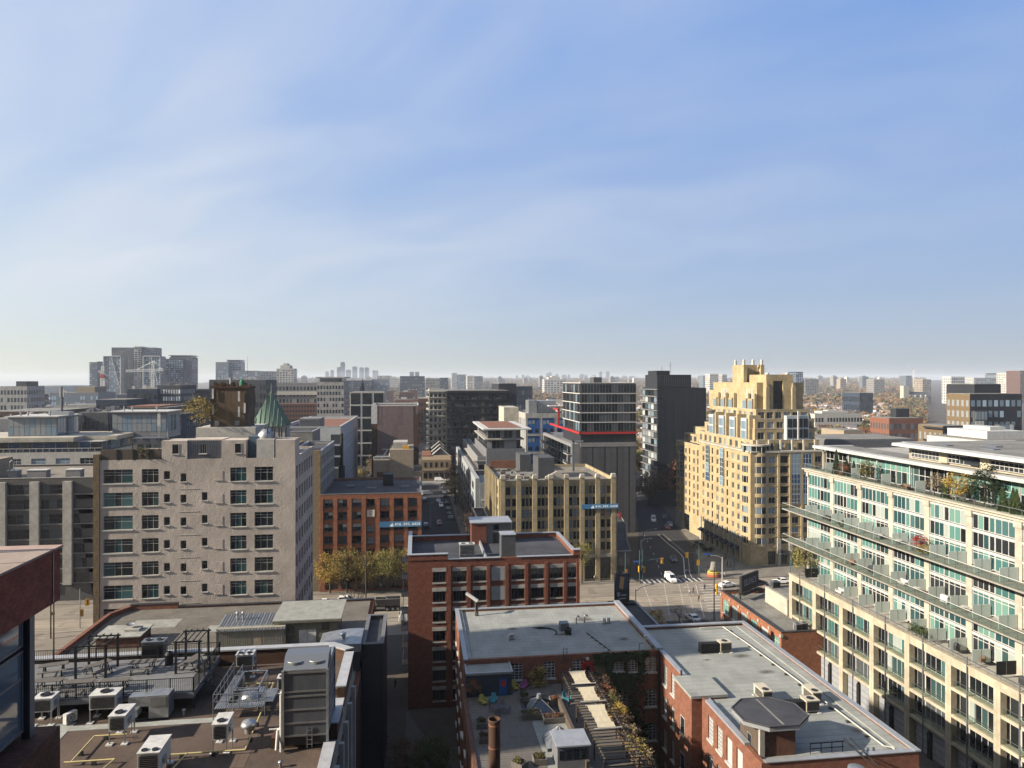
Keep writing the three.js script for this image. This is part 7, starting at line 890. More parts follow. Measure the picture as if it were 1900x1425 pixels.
  if (ex === 'boxes') for (const [u, y, ww, hh] of [[0.05, 0.62, 0.24, 0.2], [0.44, 0.44, 0.36, 0.24], [0.62, 0.1, 0.3, 0.22], [0.02, 0.12, 0.26, 0.16], [0.36, 0.06, 0.2, 0.16]]) { const X0 = x0 + (x1 - x0) * u, X1 = X0 + (x1 - x0) * ww, Y0 = h * y, Y1 = Y0 + h * hh; const k = pw(t, 'glazed_box', bx(X0, X1, Y0, Y1, z0, z0 + 1.4), MAT.greyDark); for (let i = 0; i < 4; i++) for (let j = 0; j < 2; j++) pw(t, 'box_window', bx(X0 + (X1 - X0) * (i / 4) + 0.25, X0 + (X1 - X0) * ((i + 1) / 4) - 0.2, Y0 + (Y1 - Y0) * j / 2 + 0.3, Y0 + (Y1 - Y0) * (j + 1) / 2 - 0.4, z0 + 1.4, z0 + 1.5), pick([G.white, G.paleBlue, G.blind, G.grey])); }
  if (ex === 'clut') stuff(pw(t, 'roof_clutter', [...Array(14)].map(() => { const a = R(x0 + 1, x1 - 2), c = R(z1 + 2, z0 - 2), s = R(0.6, 2.2); return bx(a, a + s, h + 0.2, h + R(0.8, 2.6), c, c + s); }), pick([MAT.offWhite, MAT.midGrey])));
}
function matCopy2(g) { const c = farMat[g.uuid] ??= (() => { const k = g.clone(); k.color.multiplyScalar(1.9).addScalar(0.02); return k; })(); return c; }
// far skyline across the bay and along the horizon
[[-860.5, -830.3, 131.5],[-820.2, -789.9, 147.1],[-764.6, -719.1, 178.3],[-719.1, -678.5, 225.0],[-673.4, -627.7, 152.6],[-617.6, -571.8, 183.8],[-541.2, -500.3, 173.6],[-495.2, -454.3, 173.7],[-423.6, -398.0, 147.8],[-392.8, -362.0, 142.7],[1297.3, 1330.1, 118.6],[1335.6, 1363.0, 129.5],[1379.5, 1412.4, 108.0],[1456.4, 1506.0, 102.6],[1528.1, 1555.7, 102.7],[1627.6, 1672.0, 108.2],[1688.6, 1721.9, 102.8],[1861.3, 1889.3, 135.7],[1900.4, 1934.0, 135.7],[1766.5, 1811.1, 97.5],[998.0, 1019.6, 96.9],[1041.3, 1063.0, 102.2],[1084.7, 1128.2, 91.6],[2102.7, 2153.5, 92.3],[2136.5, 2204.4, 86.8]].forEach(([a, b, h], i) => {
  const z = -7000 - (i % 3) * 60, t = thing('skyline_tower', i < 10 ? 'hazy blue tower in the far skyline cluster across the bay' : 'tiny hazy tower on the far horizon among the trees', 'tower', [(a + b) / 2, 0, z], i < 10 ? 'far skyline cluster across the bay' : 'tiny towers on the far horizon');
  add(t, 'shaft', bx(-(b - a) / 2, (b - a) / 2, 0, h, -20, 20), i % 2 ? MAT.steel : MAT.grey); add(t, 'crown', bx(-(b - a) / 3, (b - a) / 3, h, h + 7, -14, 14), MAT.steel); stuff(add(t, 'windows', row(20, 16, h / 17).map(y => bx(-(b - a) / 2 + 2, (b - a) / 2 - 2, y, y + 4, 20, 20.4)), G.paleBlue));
});
{ // more slender blocks scattered along the horizon
  const rr = mulberry(808); for (let i = 0; i < 110; i++) { const a = mix(-0.2, 0.62, rr()), r = mix(2600, 6800, rr()), x = Math.sin(a) * r, z = -Math.cos(a) * r, g = terrain(x, z), h = Math.max(g + 18, 54 + (rr() * 11 - 3) / 1320 * r), w = mix(14, 34, rr()), t = thing('horizon_block', 'small hazy block scattered along the far horizon', 'building', [x, 0, z], 'small hazy blocks along the far horizon'), m = pick([MAT.offWhite, MAT.steel, MAT.concrete, MAT.tan, MAT.midGrey]);
    add(t, 'shaft', bx(-w / 2, w / 2, 0, h, -12, 12), m); add(t, 'roof_house', bx(-w / 5, w / 4, h, h + 4, -6, 6), m); stuff(add(t, 'windows', row(g + 4, 7, (h - g) / 7.5).map(y => bx(-w / 2 + 1.5, w / 2 - 1.5, y, y + 2.2, 12, 12.4)), G.grey)); }
}
{ // lakeside stadium
  const t = thing('lakeside_stadium', 'long pale stadium with a flared rim beside the lake', 'stadium', [-1190, 0, -2600]); add(t, 'bowl', lathe([[70, 0], [88, 16], [104, 33], [106, 35], [96, 35], [60, 12]], 40), M([0.3, 0.33, 0.38], { roughness: 0.6 })); add(t, 'rim', lathe([[98, 35], [108, 34.4], [108, 37], [98, 37]], 40), MAT.white); for (let i = 0; i < 24; i++) add(t, 'rib', bar([Math.cos(i * 0.262) * 76, 2, Math.sin(i * 0.262) * 76], [Math.cos(i * 0.262) * 107, 36, Math.sin(i * 0.262) * 107], 0.8, 0.8, 4), MAT.midGrey);
}
const lattice = (a, b, w, n) => { const g = [], A = vec(a), B = vec(b), d = B.clone().sub(A), up = Math.abs(d.y) > Math.abs(d.x) ? new THREE.Vector3(1, 0, 0) : new THREE.Vector3(0, 1, 0), s = new THREE.Vector3(0, 0, 1), P = (t, i, j) => { const q = A.clone().addScaledVector(d, t).addScaledVector(up, i * w).addScaledVector(s, j * w); return [q.x, q.y, q.z]; }; for (const i of [-0.5, 0.5]) for (const j of [-0.5, 0.5]) g.push(bar(P(0, i, j), P(1, i, j), w * 0.11, w * 0.11, 4)); for (let k = 0; k < n; k++) g.push(bar(P(k / n, -0.5, 0.5), P((k + 1) / n, 0.5, 0.5), w * 0.07, w * 0.07, 4), bar(P(k / n, 0.5, -0.5), P((k + 1) / n, -0.5, -0.5), w * 0.07, w * 0.07, 4)); return g; };
{
  const wm = M([0.75, 0.75, 0.72]); const t = thing('tower_crane', 'white tower crane with a long level jib before the lakeside towers', 'crane', [-416, 0, -1200]); add(t, 'mast', lattice([0, 0, 0], [0, 70, 0], 3.4, 18), wm); add(t, 'jib', lattice([-40, 69, 0], [16, 71, 0], 3, 16), wm); add(t, 'apex', lattice([0, 70, 0], [2, 85, 0], 2.6, 5), wm); add(t, 'stay', [bar([2, 85, 0], [-24, 71, 0], 0.5), bar([2, 85, 0], [14, 72, 0], 0.5)], wm); add(t, 'counterweight', bx(11, 16, 65, 69, -1.5, 1.5), MAT.grey); add(t, 'cab', bx(-1, 3, 66, 69, 2, 4.5), MAT.acWhite);
  const u = thing('tower_crane', 'white and red tower crane seen end on beside the slim towers', 'crane', [-511, 0, -1250]); add(u, 'mast', lattice([0, 0, 0], [0, 66, 0], 4.4, 15), wm); add(u, 'slewing_ring', bx(-3, 3, 58, 64, -3, 3), MAT.redPaint); add(u, 'jib', lattice([-4, 66, -12], [4, 69, 26], 3, 8), wm); add(u, 'apex', lattice([0, 66, 0], [0, 78, 0], 3, 4), wm); add(u, 'counter_jib', bar([2, 64, 0], [16, 58, -6], 0.9, 0.9, 4), wm);
  const v = thing('tower_crane', 'faint thin tower crane above the house roofs', 'crane', [1893, 0, -2500]); add(v, 'mast', lattice([0, 0, 0], [0, 96, 0], 3.6, 20), wm); add(v, 'jib', bar([0, 90, 0], [-26, 110, 0], 0.9, 0.7, 4), wm); add(v, 'counter_jib', bar([0, 92, 0], [14, 92, 0], 1, 1, 4), wm);
}
{ const t = thing('stone_church', 'stone church with a square tower among the brown trees', 'church', [1112, 0, -1500]); add(t, 'tower', bx(-6, 7, 0, 42, -6, 6), MAT.creamWhite); add(t, 'nave', [bx(16, 60, 0, 16, -14, 10)], MAT.tan); add(t, 'nave_roof', prism([[-14, 0], [0, 12], [14, 0]], 0, 44).rotateY(HP).translate(16, 16, -2), MAT.greyDark); for (const x of [20, 34, 46]) add(t, 'gable', prism([[-5, 0], [-5, 13], [0, 21], [5, 13], [5, 0]], 9, 12).translate(x, 0, 0), MAT.creamWhite); }
{ const t = thing('church_spire', 'thin dark spire behind the white grid office', 'spire', [-47, 0, -640]); add(t, 'tower', bx(-3, 3, 0, 44, -3, 3), MAT.darkBrick); add(t, 'spire', new THREE.ConeGeometry(2.6, 13, 8).translate(0, 50, 0).toNonIndexed(), MAT.greyDark); }
{ // gabled terrace closing the street
  const t = thing('gabled_terrace', 'old brick terrace with three small dark gables at the end of the street', 'building', [10, 0, -392]); pw(t, 'wall', bx(3, 19, 0, 11, -404, -388), MAT.buff); pw(t, 'storey_band', bx(2.6, 19.4, 5.2, 6, -388, -387.4), MAT.tan); for (let i = 0; i < 5; i++) { pw(t, 'window', bx(4.4 + i * 2.9, 5.6 + i * 2.9, 7, 9.6, -388, -387.9), G.dark); pw(t, 'shop_window', bx(4 + i * 2.9, 6 + i * 2.9, 1, 4, -388, -387.9), G.black); } for (let i = 0; i < 3; i++) { pw(t, 'gable_roof', prism([[-5, 0], [0, 4.2], [5, 0]], -420 - i * 11, -412 - i * 11).translate(14, 11 + i * 0.9, 0), MAT.greyDark); pw(t, 'gable_trim', [bar([9, 11 + i * 0.9, -411.9 - i * 11], [14, 15.3 + i * 0.9, -411.9 - i * 11], 0.3, 0.3, 4), bar([14, 15.3 + i * 0.9, -411.9 - i * 11], [19, 11 + i * 0.9, -411.9 - i * 11], 0.3, 0.3, 4)], MAT.white); } pw(t, 'terracotta_roof', bx(3, 8.6, 11, 11.6, -440, -405), MAT.redRoof); pw(t, 'rear_wall', bx(3, 20, 0, 11, -445, -404), MAT.buff);
}
{ // houses among the trees
  const cols = [[[0.66, 0.64, 0.6], [0.12, 0.115, 0.12]], [[0.5, 0.44, 0.34], [0.16, 0.13, 0.11]], [[0.3, 0.13, 0.08], [0.1, 0.1, 0.11]], [[0.34, 0.35, 0.36], [0.42, 0.42, 0.42]], [[0.48, 0.27, 0.16], [0.2, 0.14, 0.1]]], names = ['white walled gabled house among autumn trees', 'cream gabled house among autumn trees', 'red brick gabled house among autumn trees', 'grey house with a pale roof among autumn trees', 'orange brick gabled house among autumn trees'];
  const hm = new THREE.MeshStandardMaterial({ vertexColors: true, roughness: 0.9 }), paint = (g, c) => { const n = g.attributes.position.count, a = new Float32Array(n * 3); for (let i = 0; i < n; i++) a.set(c, i * 3); g.setAttribute('color', new THREE.BufferAttribute(a, 3)); return g; };
  const protos = cols.map(([w, r]) => merge([paint(bx(-4.2, 4.2, 0, 6, -6, 6), w), paint(prism([[-4.2, 6], [4.2, 6], [0, 9.6]], -6, 6), w), paint(bar([-2.4, 7.9, -6.3], [-2.4, 7.9, 6.3], 0.01, 0.01, 3), r), paint(bx(-3.2, 3.2, -0.12, 0.12, -6.5, 6.5).rotateZ(0.71).translate(-2.35, 7.75, 0), r), paint(bx(-3.2, 3.2, -0.12, 0.12, -6.5, 6.5).rotateZ(-0.71).translate(2.35, 7.75, 0), r), paint(bx(1.4, 2.2, 7, 11, 1, 2), [0.2, 0.1, 0.07]), ...[-2.4, 0.2].flatMap(x => [0.8, 3.6].map(y => paint(bx(x, x + 1.6, y, y + 1.6, 6, 6.06), [0.02, 0.022, 0.025]))), ...[-4, 0, 3].map(z => paint(bx(-4.26, -4.2, 3.4, 5, z, z + 1.4), [0.02, 0.022, 0.025]))]));
  const rr = mulberry(404); let made = 0; const inst = []; for (let i = 0; i < 2600; i++) { const a = mix(-0.02, 0.62, rr()), r = 520 + Math.pow(rr(), 1.2) * 3000, x = Math.sin(a) * r, z = -Math.cos(a) * r, k = Math.floor(rr() * 5), turn = (rr() < 0.5 ? 0 : HP) + (rr() - 0.5) * 0.2; if (x < 150 && r < 1100) continue; if (made < 260 && r < 1700) { const m = mesh('house', protos[k], hm); m.position.set(x, 0, z); m.rotation.y = turn; m.scale.setScalar(0.85 + rr() * 0.5); tag(m, names[k], 'house', 'houses among the autumn trees'); made++; } else inst.push([k, x, z, turn]); }
  protos.forEach((g, k) => { const l = inst.filter(q => q[0] === k), im = new THREE.InstancedMesh(g, hm, l.length), o = new THREE.Object3D(); l.forEach((q, i) => { o.position.set(q[1], terrain(q[1], q[2]), q[2]); o.rotation.set(0, q[3], 0); o.scale.setScalar(1.1); o.updateMatrix(); im.setMatrixAt(i, o.matrix); }); im.name = numbered('distant_houses'); im.userData.kind = 'stuff'; scene.add(im); });
}

{ // crowd of ordinary mid-rise blocks filling the streets beyond the avenue
  const rr = mulberry(555), used = FARB.map(b => [b[2], b[3], b[5], b[4]]).concat([[-150, -78, -280, -184], [-62, -24, -330, -184], [-24, 24, -450, -184], [19, 56, -350, -184], [43, 80, -380, -184], [76, 137, -352, -184], [0, 17, -460, -184]]); let made = 0;
  const walls = [MAT.concrete, MAT.darkBrick, MAT.paleConc, MAT.greyDark, MAT.oldBrick, MAT.offWhite, MAT.tan, MAT.navy, MAT.midGrey, MAT.buffDark], nm = ['grey concrete', 'dark brick', 'pale concrete', 'charcoal', 'old red brick', 'off-white', 'tan', 'navy', 'mid-grey', 'brown brick'];
  for (let i = 0; i < 5000 && made < 270; i++) { const a = rr() < 0.6 ? mix(-0.52, 0.1, rr()) : mix(-0.5, 0.5, rr()), r = 300 + Math.pow(rr(), 1.3) * 1500, x = Math.sin(a) * r, z = -Math.cos(a) * r, w = mix(10, 34, rr()), d = mix(12, 30, rr()); if (a > 0.17 && r < 700 && rr() < 0.8) continue; const q = [x - w / 2, x + w / 2, z - d, z]; if (used.some(u => q[0] < u[1] + 5 && q[1] > u[0] - 5 && q[2] < u[3] + 5 && q[3] > u[2] - 5)) continue; used.push(q);
    const cap = a > 0.12 ? 16 : r < 600 ? 26 : 36, h = mix(7, cap, Math.pow(rr(), 1.2)), k = Math.floor(rr() * 10), b = { x0: q[0], x1: q[1], z0: z, z1: z - d, y1: h }, t = rootAt('midrise_block', `ordinary ${nm[k]} mid-rise block in the streets beyond the avenue`, 'building', b, 'ordinary mid-rise blocks beyond the avenue'); made++;
    pw(t, 'wall', bx(b.x0, b.x1, 0, h, b.z1, b.z0), walls[k]); pw(t, 'roof', bx(b.x0 + 0.4, b.x1 - 0.4, h, h + 0.2, b.z1 + 0.4, z - 0.4), pick([MAT.greyRoof, MAT.tar, MAT.gravel, MAT.paleConc])); const n = Math.round(w / 3.2), m = Math.max(1, Math.floor((h - 2) / 3.3)); winStuff(t, b, 'E', n, m, 1.9, 1.7, 2, 3.3, pick([G.dark, G.dark2, G.grey]), { skip: (u, v) => hash(u, v, i) < 0.12 }); winStuff(t, b, x < 40 ? 'N' : 'S', Math.round(d / 3.4), m, 1.8, 1.7, 2, 3.3, G.dark2); if (rr() < 0.7) pw(t, 'roof_house', bx(x - w * 0.2, x + w * 0.12, h + 0.2, h + 2.8, z - d * 0.7, z - d * 0.35), pick([MAT.offWhite, MAT.concrete, MAT.greyDark])); stuff(pw(t, 'roof_clutter', [...Array(6)].map(() => { const X = x + (rr() - 0.5) * w * 0.8, Z = z - d * (0.1 + 0.8 * rr()), s = 0.6 + rr() * 1.4; return bx(X, X + s * 1.4, h + 0.2, h + 0.7 + rr(), Z, Z + s); }), MAT.galv)); }
}

// ---------- the tower the view is taken from (behind the camera) ----------
{ const t = thing('brick_condo_tower', 'tall dark brick condo tower behind the viewpoint', 'building', [6, 0, 14]); pw(t, 'wall', [bx(-40, 60, 0, 92, 2.5, 24)], MAT.darkBrick); for (let k = 0; k < 26; k++) pw(t, 'window_band', bx(-39, 59, 3 + k * 3.4, 5 + k * 3.4, 2.3, 2.5), G.dark2); pw(t, 'roof', bx(-40, 60, 92, 92.4, 2.5, 24), MAT.tar); }

// ---------- trees and plants ----------
const leafMat = (c) => M(c, { side: THREE.DoubleSide, roughness: 0.95 });
const LEAF = { ochre: leafMat([0.30, 0.235, 0.08]), gold: leafMat([0.38, 0.26, 0.065]), olive: leafMat([0.13, 0.12, 0.045]), yellowGreen: leafMat([0.25, 0.225, 0.07]), green: leafMat([0.05, 0.075, 0.028]), dark: leafMat([0.025, 0.042, 0.02]), rust: leafMat([0.20, 0.085, 0.045]), straw: leafMat([0.26, 0.20, 0.12]), brown: leafMat([0.12, 0.08, 0.05]), red: leafMat([0.3, 0.03, 0.025]), twig: leafMat([0.11, 0.085, 0.07]) };
// leaves: small folded faces in clumps through an uneven volume
function leafGeo(seed, n, size, clumps, rx, ry, rz, cy, cs = 0.42) {
  const rr = mulberry(seed), C = [], P = []; for (let i = 0; i < clumps; i++) { const a = rr() * 6.283, u = rr() * 2 - 1, r = Math.cbrt(0.12 + 0.88 * rr()), q = Math.sqrt(1 - u * u); C.push([Math.cos(a) * q * r * rx, cy + u * r * ry, Math.sin(a) * q * r * rz, cs * (0.6 + 0.8 * rr())]); }
  for (let i = 0; i < n; i++) { const c = C[Math.floor(rr() * clumps)], k = c[3] * Math.min(rx, ry, rz), g = () => (rr() + rr() + rr() - 1.5) * 0.9; const x = c[0] + g() * k, y = c[1] + g() * k * 0.8, z = c[2] + g() * k, s = size * (0.5 + rr()); const a = rr() * 6.283, b = rr() * 3.1, ux = Math.cos(a) * s, uy = (rr() - 0.5) * s, uz = Math.sin(a) * s, vx = -Math.sin(a) * Math.cos(b) * s * 0.6, vy = Math.sin(b) * s * 0.6, vz = Math.cos(a) * Math.cos(b) * s * 0.6; P.push(x - ux, y - uy, z - uz, x + vx, y + vy, z + vz, x + ux, y + uy, z + uz, x - ux, y - uy, z - uz, x + ux, y + uy, z + uz, x - vx, y - vy, z - vz); }
  return mk(P);
}
function limbs(seed, h, r, n, spread, top, start = 0.35) { const rr = mulberry(seed), g = [bar([0, 0, 0], [0.05 * h * (rr() - 0.5), h * start * 1.6, 0], r, r * 0.7, 7)]; for (let i = 0; i < n; i++) { const a = i / n * 6.283 + rr(), y0 = h * (start + 0.25 * rr()), L = spread * (0.6 + 0.5 * rr()), m = [Math.cos(a) * L * 0.5, y0 + (top - y0) * 0.5, Math.sin(a) * L * 0.5], e = [Math.cos(a) * L, y0 + (top - y0) * (0.75 + 0.3 * rr()), Math.sin(a) * L]; g.push(bar([0, y0, 0], m, r * 0.45, r * 0.3, 5), bar(m, e, r * 0.3, r * 0.08, 4)); for (let k = 0; k < 3; k++) { const b = a + (rr() - 0.5) * 2.2, f = [m[0] + Math.cos(b) * L * 0.5, m[1] + (top - y0) * (0.2 + 0.35 * rr()), m[2] + Math.sin(b) * L * 0.5]; g.push(bar(m, f, r * 0.2, r * 0.05, 4)); const c = b + (rr() - 0.5) * 2; g.push(bar(f, [f[0] + Math.cos(c) * L * 0.3, f[1] + (top - y0) * 0.25 * rr(), f[2] + Math.sin(c) * L * 0.3], r * 0.07, r * 0.02, 3)); } } return merge(g); }
const treeKinds = {};
function tree(name, label, pos, { h = 9, r = 3, ch = 3, leaf = 'ochre', n = 2600, size = 0.16, clumps = 40, seed = 1, group, scale = 1, turn = 0, bare = 0 }) {
  const key = [h, r, ch, leaf, n, size, clumps, seed, bare].join(); const k = treeKinds[key] ??= { trunk: limbs(seed, h, h * 0.022, 7, r * 0.85, h - ch * 0.25), crown: leafGeo(seed + 5, n, size, clumps, r, ch, r, h - ch) };
  const t = thing(name, label, 'tree', pos, group, turn); t.scale.setScalar(scale); add(t, 'trunk', k.trunk, MAT.bark); if (n) add(t, 'crown', k.crown, LEAF[leaf]); return t;
}
function bush(name, label, pos, r, h, leaf, n, size, seed, ctg = 'shrub', group) { const t = thing(name, label, ctg, pos, group); add(t, 'stem', [0, 1, 2, 3, 4].map(i => bar([0, 0, 0], [Math.cos(i * 1.3) * r * 0.5, h * 0.7, Math.sin(i * 1.3) * r * 0.5], 0.03, 0.01, 4)), MAT.bark); add(t, 'foliage', leafGeo(seed, n, size, 16, r, h / 2, r, h / 2, 0.5), LEAF[leaf]); return t; }
// street trees before the orange brick block
[[-21.6, -184.8, 'gold', 'golden street tree by the stucco block corner', 3.3], [-17.4, -184.6, 'ochre', 'thick ochre street tree before the orange brick shops', 3.5], [-12.6, -184.9, 'ochre', 'ochre street tree next to the wooden pole', 3.2], [-7.0, -184.6, 'yellowGreen', 'yellow-green street tree before the orange brick block', 3.7], [-2.0, -184.8, 'ochre', 'ochre street tree at the street corner of the orange block', 3.2]].forEach(([x, z, leaf, l, r], i) => tree('street_tree', l, [x, 0.13, z], { h: 10.4 + (i % 2) * 0.7, r: r + 0.2, ch: 3.7, leaf, n: 8200, size: 0.125, seed: 20 + i, clumps: 90 }));
tree('street_tree', 'thin yellowing street tree before the yellow stone block', [43.6, 0.13, -184.6], { h: 11.5, r: 2.6, ch: 3.6, leaf: 'yellowGreen', n: 1500, size: 0.13, seed: 31, clumps: 40 });
tree('street_tree', 'small yellow tree poking over the factory roof edge', [50.5, 0, -146], { h: 5, r: 2.6, ch: 1.6, leaf: 'gold', n: 1400, size: 0.13, seed: 33 });
tree('street_tree', 'low leafless tree beside the factory roof edge', [56.8, 0, -148.6], { h: 5, r: 2.4, ch: 1.6, leaf: 'twig', n: 500, size: 0.1, seed: 34 });
tree('bare_tree', 'dark bare tree leaning over the avenue behind the sheds', [-12.9, 0, -158], { h: 9.5, r: 4.4, ch: 2.4, leaf: 'twig', n: 0, seed: 36 });
tree('roof_tree', 'ochre tree growing on the stucco block roof beside the rusty tank', [-39.8, 43.5, -139], { h: 7.6, r: 2.9, ch: 2.6, leaf: 'ochre', n: 2600, size: 0.13, seed: 41, clumps: 44 });
tree('street_tree', 'round brown tree at the far end of the parked street', [17.6, 0.13, -330], { h: 15, r: 4.4, ch: 6, leaf: 'brown', n: 3600, size: 0.26, seed: 44, clumps: 50 }); tree('street_tree', 'rusty tree beside the round brown tree', [17, 0.13, -310], { h: 13, r: 3.8, ch: 5, leaf: 'ochre', n: 2800, size: 0.24, seed: 45, clumps: 44 });
for (let i = 0; i < 4; i++) tree('bare_tree', 'leafless grey tree along the parked street', [17.6, 0.13, -232 - i * 13], { h: 11, r: 3.6, ch: 3.4, leaf: 'twig', n: 1500, size: 0.14, seed: 50 + (i % 2), group: 'leafless trees along the parked street', turn: i });
[[-10, -290, 15], [-26, -335, 14], [-20, -370, 16], [-6, -340, 13]].forEach(([x, z, h], i) => tree('back_garden_tree', ['ochre tree beside the white slab hall', 'ochre tree behind the white slab hall', 'tall ochre tree behind the plum tower', 'ochre tree left of the gabled terrace'][i], [x - (i < 1 ? 12 : 0), 0, z], { h, r: 5, ch: 5.5, leaf: i % 2 ? 'ochre' : 'straw', n: 3000, size: 0.28, seed: 60 + i, clumps: 46 }));
tree('podium_tree', 'yellow-green tree on the glass loft podium corner', [74.2, 16.4, -128.2], { h: 6, r: 2.3, ch: 2.4, leaf: 'yellowGreen', n: 1700, size: 0.13, seed: 71 });
tree('terrace_tree', 'golden tree on the glass loft roof terrace', [77, 36.7, -92.6], { h: 4.2, r: 1.7, ch: 1.7, leaf: 'gold', n: 1800, size: 0.1, seed: 72 });
tree('terrace_tree', 'tall dark pine on the glass loft roof terrace', [77.6, 36.7, -88.4], { h: 5.8, r: 1.9, ch: 2.6, leaf: 'dark', n: 2600, size: 0.11, seed: 73, clumps: 30 });
tree('terrace_tree', 'straw coloured thin tree on the roof terrace', [77, 36.7, -97.2], { h: 3.6, r: 1.1, ch: 1.4, leaf: 'straw', n: 700, size: 0.09, seed: 74 });
tree('terrace_tree', 'leaning green pine beside the terrace screen', [76.7, 36.7, -113], { h: 3.6, r: 1.2, ch: 1.5, leaf: 'olive', n: 1200, size: 0.1, seed: 75 });
function cone(label, pos, r, h, leaf, seed, group) { const t = thing('cypress', label, 'shrub', pos, group); const rr = mulberry(seed), P = []; for (let i = 0; i < 900; i++) { const y = Math.pow(rr(), 1.4) * h, q = r * (1 - y / h) * (0.6 + 0.4 * rr()) + 0.05, a = rr() * 6.283, x = Math.cos(a) * q, z = Math.sin(a) * q, s = 0.09; P.push(x - s, y, z, x + s * rr(), y + s * 2.4, z + s * (rr() - 0.5), x + s, y, z + s * rr()); } add(t, 'foliage', mk(P), LEAF[leaf]); add(t, 'stem', bar([0, 0, 0], [0, h * 0.9, 0], 0.05, 0.02), MAT.bark); }
cone('tall dark cypress on the roof terrace corner', [76.9, 36.7, -122.2], 0.75, 4.4, 'dark', 81); cone('short cypress behind the tall one on the roof terrace', [78.2, 36.7, -121], 0.7, 2.8, 'dark', 82); cone('short cypress beside the reddish shrub', [78.4, 36.7, -119.2], 0.6, 2.6, 'dark', 85);
for (let i = 0; i < 3; i++) cone('dense green cypress in a row along the roof terrace', [76.9 + (i % 2) * 0.5, 36.7, -84.6 + i * 1.1], 0.7, 3.1, 'green', 83, 'row of cypress on the roof terrace'); cone('green cypress between the straw tree and the golden tree', [77.1, 36.7, -95.2], 0.6, 2.8, 'green', 84); cone('dark cypress on the yellow apartment tower terrace', [117.5, 39.6, -200.4], 1.1, 4.2, 'dark', 86);
bush('terrace_shrub', 'reddish bare shrub in the roof terrace planter', [76.9, 36.7, -120], 1.3, 2.2, 'rust', 900, 0.08, 91); bush('terrace_shrub', 'small bright red maple on the upper balcony', [74.6, 28.5, -97.3], 0.9, 2.4, 'red', 600, 0.1, 92); bush('terrace_shrub', 'yellow green balcony plant below the red maple', [73.6, 28.5, -95.2], 0.9, 1.4, 'yellowGreen', 500, 0.09, 93); bush('terrace_shrub', 'round green balcony shrub on the top balcony', [73.7, 28.5, -115.3], 0.7, 1.2, 'green', 500, 0.08, 94);
for (let i = 0; i < 4; i++) bush('terrace_shrub', 'dark green hedge ball on the podium terrace', [73.4, 16.5, -97 + i * 0.85], 0.75, 1.5, 'green', 520, 0.08, 95 + i, 'shrub', 'hedge balls on the podium terrace');
bush('terrace_shrub', 'scrubby plants under the canopy on the stucco block roof', [-46.5, 40.5, -131.9], 2.4, 2.0, 'olive', 1100, 0.1, 99);
// garden planters
for (let i = 0; i < 9; i++) { const z = -87.6 + i * 2.6, x = 22.6 - i * 0.07, leaf = ['brown', 'brown', 'rust', 'olive', 'gold', 'brown', 'straw', 'ochre', 'straw'][i]; const p = thing('timber_planter', `square timber planter holding ${['dry brown twigs by the red door', 'dry brown stalks', 'reddish brown shrub', 'round olive shrub', 'bright gold shrub', 'faded brown shrub', 'pale straw grass', 'ochre shrub', 'tall straw grass'][i]}`, 'planter', [x, 15.57, z]); add(p, 'box', [bx(-0.7, 0.7, 0, 0.75, -0.05 + 0.65, 0.7), bx(-0.7, 0.7, 0, 0.75, -0.7, -0.6), bx(-0.7, -0.6, 0, 0.75, -0.6, 0.6), bx(0.6, 0.7, 0, 0.75, -0.6, 0.6)], MAT.planter); add(p, 'soil', bx(-0.6, 0.6, 0.1, 0.68, -0.6, 0.6), MAT.soil); bush('garden_shrub', ['dry brown twiggy shrub in the planter by the red door', 'dry brown shrub second from the red door', 'reddish brown planter shrub facing the ivy', 'round olive planter shrub', 'bright gold planter shrub', 'faded brown planter shrub', 'pale straw planter grass', 'ochre shrub in a timber planter', 'tall straw planter grass'][i], [x, 16.2, z], 1.05, 1.7, leaf, 1200, 0.07, 110 + i); }
bush('garden_shrub', 'yellow shrub in a tub between the factory windows', [15.4, 15.6, -88.2], 1.2, 2.3, 'ochre', 1400, 0.09, 130); bush('garden_shrub', 'rust coloured shrub at the dark annex corner', [6.9, 16.1, -85.6], 0.9, 1.9, 'rust', 900, 0.08, 131);
